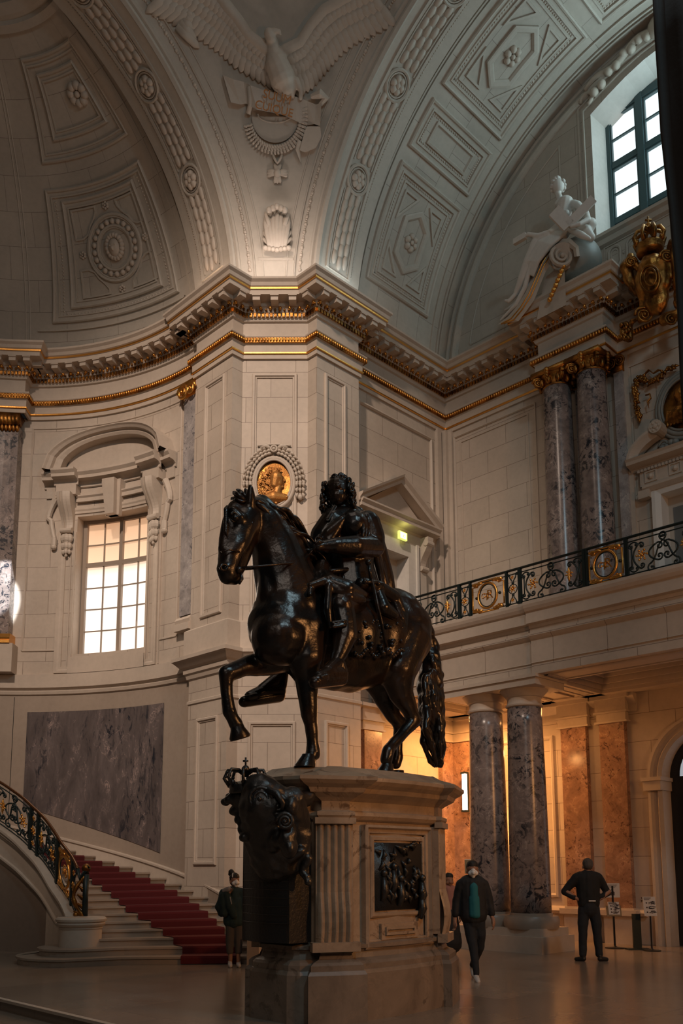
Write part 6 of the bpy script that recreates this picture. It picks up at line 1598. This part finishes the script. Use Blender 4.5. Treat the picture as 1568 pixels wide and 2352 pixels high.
for k in range(20):
    u = k/19*(len(RT_)-1.01); i = int(u); x = lerp(RT_[i][0], RT_[i+1][0], u-i); y = lerp(RT_[i][1], RT_[i+1][1], u-i)
    dx, dy = lerp(20, 60, k/19), lerp(95, 75, k/19)
    for j, (f0, f1, w) in enumerate(((0, .42, .11), (.22, .72, .10), (.45, 1.12, .10))): feather(mb, (x+dx*f0, y+dy*f0), (x+dx*f1, y+dy*f1), w, .17-.05*j)
mb.build('right_wing_feathers', M_fine, ea, True)
# ribbon
rb = thing('ribbon_banner', 'carved stone ribbon with worn gilded letters under the eagle', 'banner')
mb = MB(); topl = [(512, 172), (535, 182), (560, 188), (575, 196), (600, 205), (640, 215), (680, 222), (705, 232), (725, 240), (738, 236)]; botl = [(530, 235), (552, 240), (565, 238), (590, 252), (620, 258), (650, 264), (680, 278), (705, 288), (722, 285), (735, 290)]
rs = [[onS(a[0], a[1], 0), onS(a[0], a[1], .14+.06*sin(i*2.3)*(abs(i-5) > 1)), onS(b[0], b[1], .14+.06*sin(i*2.3+.5)*(abs(i-5) > 1)), onS(b[0], b[1], 0)] for i, (a, b) in enumerate(zip(topl, botl))]
mb.rings(rs, True, True); mb.tube([onS(715, 222, .16), onS(735, 215, .22), onS(748, 225, .16), onS(735, 240, .12)], [.05, .10, .09, .05], 8)
rs = [[onS(a, b, 0), onS(a, b, .16), onS(c, d, .16), onS(c, d, 0)] for a, b, c, d in ((705, 290, 735, 290), (700, 300, 738, 315), (695, 318, 725, 340), (688, 345, 700, 350))]; mb.rings(rs, True, True)
mb.tube([onS(690, 325, .12), onS(684, 345, .12), onS(690, 372, .08)], [.08, .07, .01], 8, flat=.5); rbm = mb.build('ribbon', M_fine, rb)
pc = onS(632, 236, .30); ndir = (OC-pc).normalized(); sx_ = (onS(655, 242, .30)-pc).normalized(); sy_ = ndir.cross(sx_).normalized()
fT = lambda s, t, o=0: pc+sx_*s+sy_*t+ndir*o
M_letters = plain('worn_gilt_letters', (.42, .17, .05), .5, metallic=.4)
letter('SUUM', fT, .02, .11, .25, M_letters, rbm); letter('CUIQUE', fT, -.0, -.13, .24, M_letters, rbm)
# laurel ring, order chain and cross
lw = thing('laurel_wreath', 'carved ring of leaves hanging below the lettered ribbon', 'wreath')
mb = MB()
for k in range(30):
    a = pi*1.08+k/29*(pi*.98); x, y = 632+(68-3)*cos(a), 268-76*sin(a)*1.02; x2, y2 = 632+(66)*cos(a+.09), 268-76*sin(a+.09)
    for q in (-6, 0, 6): feather(mb, (x+q*cos(a), y-q*sin(a)), (x2+q*1.3*cos(a), y2-q*1.3*sin(a)), .05, .10)
mb.tube([onS(572, 200, .12), onS(575, 240, .1), onS(570, 262, .08)], .06, 6); mb.build('leaves', M_fine, lw, True)
mb = MB(); mb.poly([onS(632+54*cos(a), 268+60*sin(a), .05) for a in linsp(0, pi, 20)]); mb.tube([onS(632+40*cos(a), 262+20*sin(a), .06) for a in linsp(0, pi, 12)], .02, 5); mb.build('disc', M_vplain, lw)
oc = thing('cross_pendant', 'carved eight-pointed cross hanging from the wreath', 'cross')
mb = MB(); 
for k in range(4):
    a = k*pi/2+pi/4*0; p = (637, 398)
    for q in (-.28, 0, .28): feather(mb, p, (p[0]+25*cos(a+q), p[1]+24*sin(a+q)), .05, .08)
mb.ball(onS(637, 398, .1), .09, 10, 7); mb.tube([onS(626, 356, .08), onS(632, 368, .1), onS(637, 376, .1), onS(642, 368, .1), onS(648, 356, .08)], .03, 6); mb.build('cross', M_fine, oc, True)
sh = thing('acanthus_shell', 'carved acanthus shell at the foot of the pendentive', 'ornament')
mb = MB()
for k in range(-3, 4):
    feather(mb, (636+k*5, 572), (636+k*9.5, 480+abs(k)*7), .07, .14); 
for sg in (-1, 1):
    for k in range(5): feather(mb, (636+sg*12, 568-k*8), (636+sg*(34-k*1.5), 545-k*15), .055, .12)
for k in range(-3, 4): mb.ball(onS(636+k*9, 574-abs(k)*1.5, .12), .07, 8, 6, (1, 1, .8))
for k in range(-2, 3): mb.ball(onS(636+k*9, 474+abs(k)*4, .2), .075, 8, 6)
mb.build('leaves', M_fine, sh, True)
# ================================================================== PEOPLE AND STANDS
def mskin(n, c): return plain(n, c, .6)
M_skin = mskin('skin', (.32, .17, .11)); M_mask = plain('white_mask', (.75, .74, .72), .7)
def person(name, label, feet, yaw, H, pose, mats, group=None):
    """pose: joints in figure space (x = right-hand side seen by viewer, y = depth towards viewer negative, z up)"""
    t = thing(name, label, 'person'); F_ = V(feet); c, s = cos(yaw), sin(yaw); k = H/1.75
    def P(p): x, y, z = p; return F_+V(((x*c-y*s)*k, (x*s+y*c)*k, z*k))
    body = Blob()
    for ch, rs in pose['body']: body.chain([P(p) for p in ch], [r*k for r in rs])
    for nm, mat, chs, vox in pose['cloth']:   # the limbs run on inside the clothes
        for ch, rs in chs: body.chain([P(p) for p in ch], [r*k*.62 for r in rs])
    body.build('body', mats['skin'], t, .010, 2)
    for nm, mat, chs, vox in pose['cloth']:
        b = Blob()
        for ch, rs in chs: b.chain([P(p) for p in ch], [r*k for r in rs])
        b.build(nm, mat, t, vox, 2, (.006, 12))
    return t, P, k
def hand(pts_base, d, P): pass
def handchains(w, d, side, curl=.5):   # wrist, direction of hand, side vector ; returns skin chains for palm, 4 fingers and thumb
    w, d, side = V(w), V(d).normalized(), V(side).normalized(); n = d.cross(side)
    out = [([w, w+d*.05], [.028, .032]), ([w+d*.05+side*.012, w+d*.085+side*.02], [.024, .018]), ([w+d*.05-side*.012, w+d*.085-side*.02], [.024, .018])]
    for i, L in enumerate((.062, .074, .070, .055)):
        b = w+d*.085+side*(.030-.020*i); m1 = b+d*L*.5+n*.01*curl; e = m1+(d*(1-curl)+n*curl*.8).normalized()*L*.5; out.append(([b, m1, e], [.0095, .009, .008]))
    b = w+d*.03+side*.03; out.append(([b, b+side*.025+d*.03, b+side*.022+d*.062+n*.012], [.012, .0105, .009])); return out
def headchain(hx, hy, hz, f):   # face direction f (unit xy)
    f = V((f[0], f[1], 0)).normalized(); r = V((-f.y, f.x, 0)); h0 = V((hx, hy, hz)); Z = V((0, 0, 1))
    return [([h0+Z*.04, h0+Z*.045+f*.01], [.088, .086]), ([h0-Z*.03+f*.02, h0-Z*.062+f*.032], [.068, .048]), ([h0+f*.092+Z*.02, h0+f*.112-Z*.012], [.012, .016]), ([h0+r*.084, h0+r*.086-Z*.03], [.016, .012]), ([h0-r*.084, h0-r*.086-Z*.03], [.016, .012]), ([h0+f*.078+r*.032+Z*.034, h0+f*.078+r*.02+Z*.034], [.014, .012]), ([h0+f*.078-r*.032+Z*.034, h0+f*.078-r*.02+Z*.034], [.014, .012]), ([h0+f*.088-r*.014-Z*.04, h0+f*.088+r*.014-Z*.04], [.010, .010]), ([h0-Z*.06-f*.015, h0-Z*.17-f*.02], [.052, .056])]
DK = plain('black_quilted_jacket', (.012, .014, .017), .75, 40, .3); DJ = plain('dark_jeans', (.014, .018, .024), .85, 60, .2); TEAL = plain('teal_shirt', (.012, .14, .17), .8, 30, .2)
M_hair = plain('dark_hair', (.012, .010, .009), .6, 90, .5); M_shoew = plain('white_trainers', (.52, .50, .48), .6); M_shoeb = plain('black_shoes', (.012, .012, .013), .5)
YW = -pi/4+0   # figures squarely facing the camera: figure +x = camera right
def shoe(toe, heel, mat, t, P, k, name='shoe', w=.042):
    b = Blob(); a, c = V(heel), V(toe); d = (c-a).normalized()
    b.chain([P(a+V((0, 0, .045))), P(lerp(a, c, .5)+V((0, 0, .04))), P(c+V((0, 0, .032)))], [w*k*1.02, w*k*1.02, w*k*.85]); b.chain([P(a+V((0, 0, .03))), P(c+V((0, 0, .026)))], [w*k*.8, w*k*.75]); b.chain([P(a+V((0, 0, .09))), P(a+V((0, 0, .05)))+(P(c)-P(a))*.15], [w*k*.95, w*k]); b.build(name, mat, t, .008, 1)
# -- walking man with mask
g = onZ(1090, 2250, 0)
B_ = headchain(0, -.03, 1.60, (0, -1))
B_ += [([(-.27, .02, .95), (-.28, -.01, .86)], [.034, .030])]+handchains((-.28, -.02, .86), (-.05, -.1, -1), (.35, -.9, 0), .55)+[([(.27, -.02, .95), (.29, -.04, .88)], [.034, .030])]+handchains((.29, -.05, .88), (.05, -.1, -1), (-.3, -.9, 0), .5)
pose = {'body': B_, 'cloth': [
    ('jacket', DK, [([(0, 0, 1.40), (0, 0, 1.20), (0, 0, 1.02), (0, 0, .93)], [.15, .165, .165, .165]), ([(-.12, 0, 1.41), (.12, 0, 1.41)], [.105, .105]), ([(-.06, .02, 1.40), (-.06, 0, .95)], [.15, .15]), ([(.06, .02, 1.40), (.06, 0, .95)], [.15, .15]),
        ([(-.17, 0, 1.40), (-.24, .02, 1.17), (-.27, -.0, .96)], [.085, .07, .056]), ([(.17, 0, 1.40), (.24, 0, 1.17), (.275, -.02, .97)], [.085, .07, .056]), ([(-.07, .0, 1.47), (.07, .0, 1.47)], [.065, .065])], .014),
    ('jeans', DJ, [([(0, 0, .93), (0, .01, .86)], [.15, .145]), ([(-.07, 0, .86), (-.05, -.04, .66), (-.02, -.09, .46), (-.01, -.13, .28), (.0, -.16, .10)], [.095, .085, .068, .058, .046]), ([(.08, 0, .86), (.10, .02, .66), (.10, .08, .47), (.06, .22, .30), (.02, .34, .18)], [.098, .088, .07, .058, .046])], .012)]}
w, P, k = person('person', 'walking man in a white mask, black quilted jacket and teal shirt, heading towards the camera', g, YW, 1.73, pose, {'skin': M_skin})
b = Blob(); b.chain([P((0, -.06, 1.43)), P((0, -.11, 1.36)), P((0, -.14, 1.15)), P((0, -.145, .96))], [.065, .066, .062, .058]); b.chain([P((-.03, -.13, 1.2)), P((-.03, -.14, .96))], [.05, .05]); b.chain([P((.03, -.13, 1.2)), P((.035, -.14, .95))], [.05, .05]); b.build('teal_shirt', TEAL, w, .01, 2)
def maskhair(P, k, t, hx, hy, hz, f, hair, mat=M_mask, long=False):
    f = V((f[0], f[1], 0)).normalized(); r = V((-f.y, f.x, 0)); h0 = V((hx, hy, hz)); Z = V((0, 0, 1))
    b = Blob(); b.chain([P(h0+f*.07-Z*.02), P(h0+f*.115-Z*.025)], [.062*k, .030*k]); b.chain([P(h0+f*.085+Z*.01), P(h0+f*.07-Z*.075)], [.036*k, .03*k]); b.chain([P(h0+f*.06+r*.04-Z*.03), P(h0+f*.06-r*.04-Z*.03)], [.038*k, .038*k]); b.build('face_mask', mat, t, .007, 1)
    if hair:
        b = Blob(); b.chain([P(h0-f*.02+Z*.065), P(h0+f*.005+Z*.085)], [.096*k, .088*k]); b.chain([P(h0-f*.045+Z*.03), P(h0-f*.04-Z*.02)], [.085*k, .07*k])
        b.build('hair', M_hair, t, .009, 1, (.006, 30))
maskhair(P, k, w, 0, -.03, 1.60, (0, -1), True)
shoe((.0, -.33, -.02), (.0, -.15, .0), M_shoew, w, P, k); shoe((.02, .25, .0), (.03, .42, .10), M_shoew, w, P, k)
# -- man standing with hands on hips, seen from behind
g = onZ(1357, 2208, 0)
B_ = headchain(.01, -.01, 1.60, (0, 1))
for sg in (-1, 1): B_ += [([(sg*.36, .02, 1.17), (sg*.22, -.04, 1.06)], [.042, .03])]+handchains((sg*.20, -.03, 1.05), (-sg*.6, .35, -.35), (0, -.3, 1), .2)
pose = {'body': B_, 'cloth': [
    ('jumper', plain('black_jumper', (.010, .012, .014), .85, 50, .2), [([(0, 0, 1.40), (0, 0, 1.2), (0, 0, 1.0)], [.155, .165, .155]), ([(-.13, 0, 1.42), (.13, 0, 1.42)], [.10, .10]), ([(-.07, 0, 1.38), (-.06, 0, .98)], [.14, .13]), ([(.07, 0, 1.38), (.06, 0, .98)], [.14, .13]), ([(-.18, 0, 1.41), (-.30, .04, 1.28), (-.395, .05, 1.17)], [.088, .072, .062]), ([(.18, 0, 1.41), (.28, .04, 1.27), (.345, .05, 1.15)], [.088, .072, .062]), ([(-.395, .05, 1.17), (-.25, -.02, 1.07)], [.060, .046]), ([(.345, .05, 1.15), (.22, -.03, 1.08)], [.060, .046]), ([(0, 0, 1.44), (0, 0, 1.50)], [.075, .062])], .013),
    ('trousers', DJ, [([(0, 0, 1.0), (0, 0, .88)], [.15, .155]), ([(-.08, 0, .88), (-.115, 0, .62), (-.12, 0, .45), (-.135, .0, .12)], [.105, .09, .075, .065]), ([(.08, 0, .88), (.12, 0, .62), (.125, 0, .45), (.145, 0, .12)], [.105, .09, .075, .065])], .012)]}
m2, P, k = person('person', 'man in black standing with hands on hips, seen from behind, facing the picture board', g, YW, 1.80, pose, {'skin': M_skin})
b = Blob(); b.chain([P((.01, -.02, 1.655)), P((.01, -.035, 1.62))], [.094*k, .085*k]); b.build('grey_hair', plain('grey_hair', (.07, .06, .055), .7, 90, .5), m2, .009, 1, (.005, 30))
shoe((-.235, .06, 0), (-.13, -.02, 0), M_shoeb, m2, P, k); shoe((.27, .02, 0), (.145, -.03, 0), M_shoeb, m2, P, k)
MB().obox(P((.02, -.155, 1.02)), V((_q, -_q, 0))*.06, V((_q, _q, 0))*.008, (0, 0, .010)).build('paper_in_pocket', M_mask, m2)
# -- woman by the stairs
g = onZ(536, 2221, 0)
OL = plain('dark_teal_coat', (.018, .042, .046), .85, 40, .3); GR = plain('grey_trousers', (.085, .075, .068), .9, 50, .2)
B_ = headchain(.0, -.02, 1.56, (.55, -1))
B_ += [([(.17, -.05, 1.10), (.24, -.10, 1.28), (.25, -.11, 1.36)], [.04, .034, .028])]+handchains((.25, -.11, 1.36), (.15, -.1, 1), (-.9, -.3, 0), .7)+[([(-.17, -.12, 1.22), (-.10, -.20, 1.34)], [.04, .03])]+handchains((-.10, -.20, 1.34), (.5, -.3, .5), (0, -.5, 1), .8)+[([(-.06, 0, .30), (-.06, 0, .08)], [.045, .036]), ([(.08, 0, .30), (.09, 0, .08)], [.045, .036])]
pose = {'body': B_, 'cloth': [
    ('coat', OL, [([(0, 0, 1.36), (0, 0, 1.1), (0, 0, .86)], [.13, .14, .165]), ([(-.10, 0, 1.37), (.10, 0, 1.37)], [.088, .088]), ([(-.05, 0, 1.2), (-.07, 0, .84)], [.13, .135]), ([(.05, 0, 1.2), (.07, 0, .84)], [.13, .135]), ([(.14, 0, 1.36), (.18, -.03, 1.20), (.17, -.05, 1.10)], [.07, .06, .055]), ([(.17, -.05, 1.10), (.235, -.1, 1.27)], [.055, .045]), ([(-.14, 0, 1.36), (-.20, -.05, 1.22), (-.16, -.13, 1.23)], [.07, .058, .05])], .012),
    ('trousers', GR, [([(-.02, 0, .86), (.03, 0, .86)], [.13, .13]), ([(-.07, 0, .84), (-.075, 0, .5), (-.07, 0, .28)], [.095, .08, .064]), ([(.08, 0, .84), (.09, 0, .5), (.09, 0, .28)], [.095, .08, .064])], .012)]}
w3, P, k = person('person', 'woman in a white mask and dark coat standing before the red-carpeted stairs', g, YW, 1.58, pose, {'skin': M_skin})
maskhair(P, k, w3, 0, -.02, 1.56, (.55, -1), True)
b = Blob(); b.chain([P((-.05, .06, 1.70)), P((-.08, .09, 1.74)), P((-.10, .10, 1.70))], [.05, .05, .035]); b.build('ponytail', M_hair, w3, .009, 1)
mb = MB(); mb.tube([P((-.03+.0*q, -.02+.10*cos(q), 1.62+.10*sin(q))) for q in linsp(.2, 2.9, 12)], .008, 6); mb.build('headband', M_mask, w3)
shoe((-.04, -.13, 0), (-.065, .0, 0), M_shoew, w3, P, k); shoe((.12, -.12, 0), (.09, .01, 0), M_shoew, w3, P, k)
b = Blob(); 
for ch, rs in (([(-.20, -.14, 1.38), (-.05, -.2, 1.42)], [.05, .06]), ([(-.22, -.12, 1.34), (-.24, -.10, 1.1), (-.24, -.06, .98)], [.06, .11, .07]), ([(-.12, -.2, 1.34), (-.05, -.2, 1.1), (.02, -.2, .95)], [.07, .09, .06]), ([(-.18, -.16, 1.3), (-.16, -.17, 1.0)], [.09, .08])): b.chain([P(p) for p in ch], [r*k for r in rs])
cj = b.build('carried_coat', plain('dark_green_coat', (.014, .032, .033), .9, 30, .4), None, .012, 1, (.012, 9)); tag(cj, 'dark folded coat with a pale collar held over the arm of the masked woman', 'coat')
b = Blob(); b.chain([P((-.17, -.20, 1.40)), P((-.08, -.24, 1.43))], [.04, .045]); b.chain([P((-.05, -.27, 1.28)), P((-.02, -.28, 1.16))], [.014, .012]); o = b.build('pale_collar', plain('pale_grey_cloth', (.25, .24, .24), .9), cj, .01, 1)
# -- visitor in pink half hidden between pedestal and walking man
g = onZ(1034, 2200, 0); PK = plain('pink_blouse', (.38, .18, .15), .85, 30, .3)
B_ = headchain(0, -.02, 1.50, (.2, -1))
for sg in (-1, 1): B_ += [([(sg*.2, -.04, 1.02), (sg*.2, -.08, .82)], [.036, .026])]+handchains((sg*.2, -.08, .82), (0, -.2, -1), (0, -1, 0), .6)
pose = {'body': B_, 'cloth': [('pink_blouse', PK, [([(0, 0, 1.32), (0, 0, 1.0), (0, 0, .88)], [.13, .14, .15]), ([(-.1, 0, 1.32), (.1, 0, 1.32)], [.085, .085]), ([(-.14, 0, 1.31), (-.19, 0, 1.1), (-.2, -.04, 1.0)], [.07, .06, .05]), ([(.14, 0, 1.31), (.19, 0, 1.1), (.2, -.04, 1.0)], [.07, .06, .05])], .012),
    ('dark_skirt', DK, [([(0, 0, .88), (0, 0, .6), (0, 0, .30)], [.16, .20, .24])], .014), ('black_boots', M_shoeb, [([(-.08, 0, .3), (-.08, 0, .06), (-.08, -.12, .04)], [.05, .045, .035]), ([(.08, 0, .3), (.08, 0, .06), (.08, -.12, .04)], [.05, .045, .035])], .012)]}
w4, P, k = person('person', 'visitor in a pink top and dark skirt, half hidden behind the walking man', g, YW, 1.62, pose, {'skin': M_skin}); maskhair(P, k, w4, 0, -.02, 1.50, (.2, -1), True, M_skin)
# -- stands and signs
def face_plane(base, z, w, hgt, tilt=0):
    r = V((_q, -_q, 0)); u = V((0, 0, 1)); f = V((-_q, -_q, 0)); u2 = (u*cos(tilt)-f*sin(tilt)).normalized(); n = r.cross(u2)*-1
    n = n if n.dot(f) > 0 else -n
    return lambda s, t, o=0: V((base[0], base[1], z))+r*s+u2*t+n*o
M_paper = plain('printed_paper', (.60, .55, .50), .7); M_ink = plain('printed_ink', (.05, .035, .035), .7)
def sheet(fr, w, hgt, par, nm): 
    mb = MB(); frame_bar(mb, fr, -w/2, -hgt/2, w/2, hgt/2, -.006, .006); mb.build(nm, M_paper, par)
def notes(fr, w, hgt, par, sd):
    random.seed(sd); mb = MB()
    for r_ in range(3): frame_bar(mb, fr, -w*.42, hgt*(.44-.05*r_)-.004, w*random.uniform(-.05, .4), hgt*(.44-.05*r_)+.004, .006, .009)
    mb.build('printed_lines', M_ink, par)
    mb = MB()
    for c in range(3):
        cy_ = hgt*(.18-.24*c)
        for q in range(5): a = random.uniform(0, 6); mb.tube([fr(.04+random.uniform(-.04, .05)+.04*cos(a+t), cy_+random.uniform(-.01, .01)+.025*sin(a+t*1.3), .008) for t in linsp(0, 3, 6)], .004, 4)
        mb.ball(fr(-w*.24, cy_, .006), .016, 8, 5)
    mb.build('printed_pictures', M_ink, par)
p = onZ(1412, 2178, 0); sb = thing('sign_stand', 'sign stand with two paper notices, the upper with a handbag drawing', 'sign')
mb = MB(); mb.tube([p+V((0, 0, .02)), p+V((0, 0, 1.25))], .022, 8); mb.build('pole', M_black, sb); MB().lathe([(.20, 0), (.20, .015), (.05, .03), (.02, .05)], p, 24).build('foot', M_black, sb)
fr = face_plane(p, 1.16, .5, .4); sheet(fr, .30, .29, sb, 'upper_notice')
mb = MB()
for r_ in range(3): frame_bar(mb, fr, -.11, .105-.025*r_, .10-.02*r_, .112-.025*r_, .006, .009)
frame_bar(mb, fr, -.075, -.10, .04, -.03, .006, .010); mb.tube([fr(-.018+.035*cos(a), -.03+.04*sin(a), .009) for a in linsp(0, pi, 10)], .006, 5); mb.build('handbag_drawing', M_ink, sb)
fr2 = face_plane(p+V((-.03, -.03, 0)), .80, .3, .3, .25); MB().hexa([fr2(-.15, -.16, -.03), fr2(.15, -.16, -.03), fr2(.15, .06, -.03), fr2(-.15, .06, -.03), fr2(-.15, -.16, -.008), fr2(.15, -.16, -.008), fr2(.15, .06, -.008), fr2(-.15, .06, -.008)]).build('leaflet_tray', M_black, sb)
sheet(fr2, .23, .26, sb, 'lower_notice'); notes(fr2, .23, .26, sb, 5)
p = onZ(1497, 2184, 0); sb = thing('sign_stand', 'single tilted notice on a thin stand, rightmost, beside the dark arch', 'sign')
MB().tube([p+V((0, 0, .02)), p+V((0, 0, .72))], .016, 8).build('pole', M_black, sb); MB().lathe([(.17, 0), (.17, .015), (.04, .03), (.015, .05)], p, 24).build('foot', M_black, sb)
fr = face_plane(p, .86, .3, .4, .2); sheet(fr, .25, .38, sb, 'notice'); notes(fr, .25, .38, sb, 9)
p = onZ(1464, 2181, 0); t = thing('barrier_panel', 'dark slim upright panel between the two notice stands', 'panel')
mb = MB(); r = V((_q, -_q, 0)); mb.obox(p+V((0, 0, .36)), r*.08, V((_q, _q, 0))*.03, (0, 0, .34)); mb.build('upright', M_iron, t); MB().obox(p+V((0, 0, .012)), r*.22, V((_q, _q, 0))*.12, (0, 0, .012)).build('foot', M_iron, t)
fl_ = onZ(1515, 2172, 0); o = MB().obox(fl_+V((0, 0, .03)), r*.03, V((_q, _q, 0))*.02, (0, 0, .03)).build('floor_lamp', plain('floor_lamp_light', (1, .6, .2), .4, emit=(1, .6, .2), es=1.5)); tag(o, 'tiny glowing lamp on the floor beside the dark arch', 'lamp')
p = V((17.45, 13.0, 0)); t = thing('wall_sign', 'small sign with a round white emblem behind the head of the walking man', 'sign')
p = onX(1078, 1990, 16.4); fr = face_plane((p.x, p.y), p.z, .2, .3)
mb = MB(); frame_bar(mb, fr, -.11, -.16, .11, .16, -.01, .01); mb.build('board', plain('grey_green_board', (.18, .18, .13), .5), t); mb = MB(); frame_bar(mb, fr, -.11, .145, .11, .165, -.012, .014); mb.build('white_top_edge', M_white, t)
mb = MB(); mb.poly([fr(.05+.05*cos(a), .06+.05*sin(a), .012) for a in linsp(0, 2*pi, 24)[:-1]]); mb.build('round_emblem', M_white, t); letter('K', lambda s, q, o=0: fr(s, q, o+.006), .05, .06, .08, M_black, t)
MB().tube([V((p.x, p.y, 0)), V((p.x, p.y, p.z-.15))], .015, 8).build('pole', M_iron, t)
t = thing('folding_board', 'orange-brown leaning board seen between the two big marble columns', 'board')
p = onZ(1172, 2150, 0); a_, b_ = onX(1168, 2120, 16.6), onX(1185, 2058, 16.6); 
fb = lambda s, z: V((16.6, a_.y+s, z))
mb = MB(); mb.hexa([fb(-.22, 0), fb(.22, 0), fb(.22, 0)+V((.05, 0, 0)), fb(-.22, 0)+V((.05, 0, 0)), fb(-.20, 1.15)+V((.2, 0, 0)), fb(.20, 1.15)+V((.2, 0, 0)), fb(.2, 1.15)+V((.25, 0, 0)), fb(-.2, 1.15)+V((.25, 0, 0))]); mb.build('panel', plain('brown_board', (.22, .09, .04), .5), t)
mb = MB(); 
for s in (-1, 1): mb.tube([fb(s*.23, 0)+V((-.01, 0, 0)), fb(s*.21, 1.17)+V((.19, 0, 0))], .018, 6)
mb.build('pale_frame', M_white, t)
# dark hanging drape close on the right, above eye level
t = thing('hanging_drape', 'dark heavy drape hanging close to the camera at the upper right edge', 'drape')
M_drape = plain('dark_brown_drape', (.018, .014, .012), .9, 20, .3)
D0 = 4.2
def dp(px, py):
    d = ray(px, py); return CAM+d*(D0/(d.dot(V((_q, _q, 0)))))
edge = [(1500, -60), (1506, 60), (1512, 150), (1520, 290), (1532, 400), (1540, 470), (1548, 560), (1554, 620), (1560, 720), (1566, 860), (1574, 1000)]
rs = []
for x, y in edge:
    p = dp(x, y); ring = [p]
    for k in range(1, 22): ring.append(p+CR*(.035*k)+V((_q, _q, 0))*(.05*sin(k*1.1)))
    for k in range(21, -1, -1): ring.append(p+CR*(.035*k)+V((_q, _q, 0))*(.05*sin(k*1.1)+.03))
    rs.append(ring)
MB().rings(rs, True, True).build('cloth', M_drape, t, True)
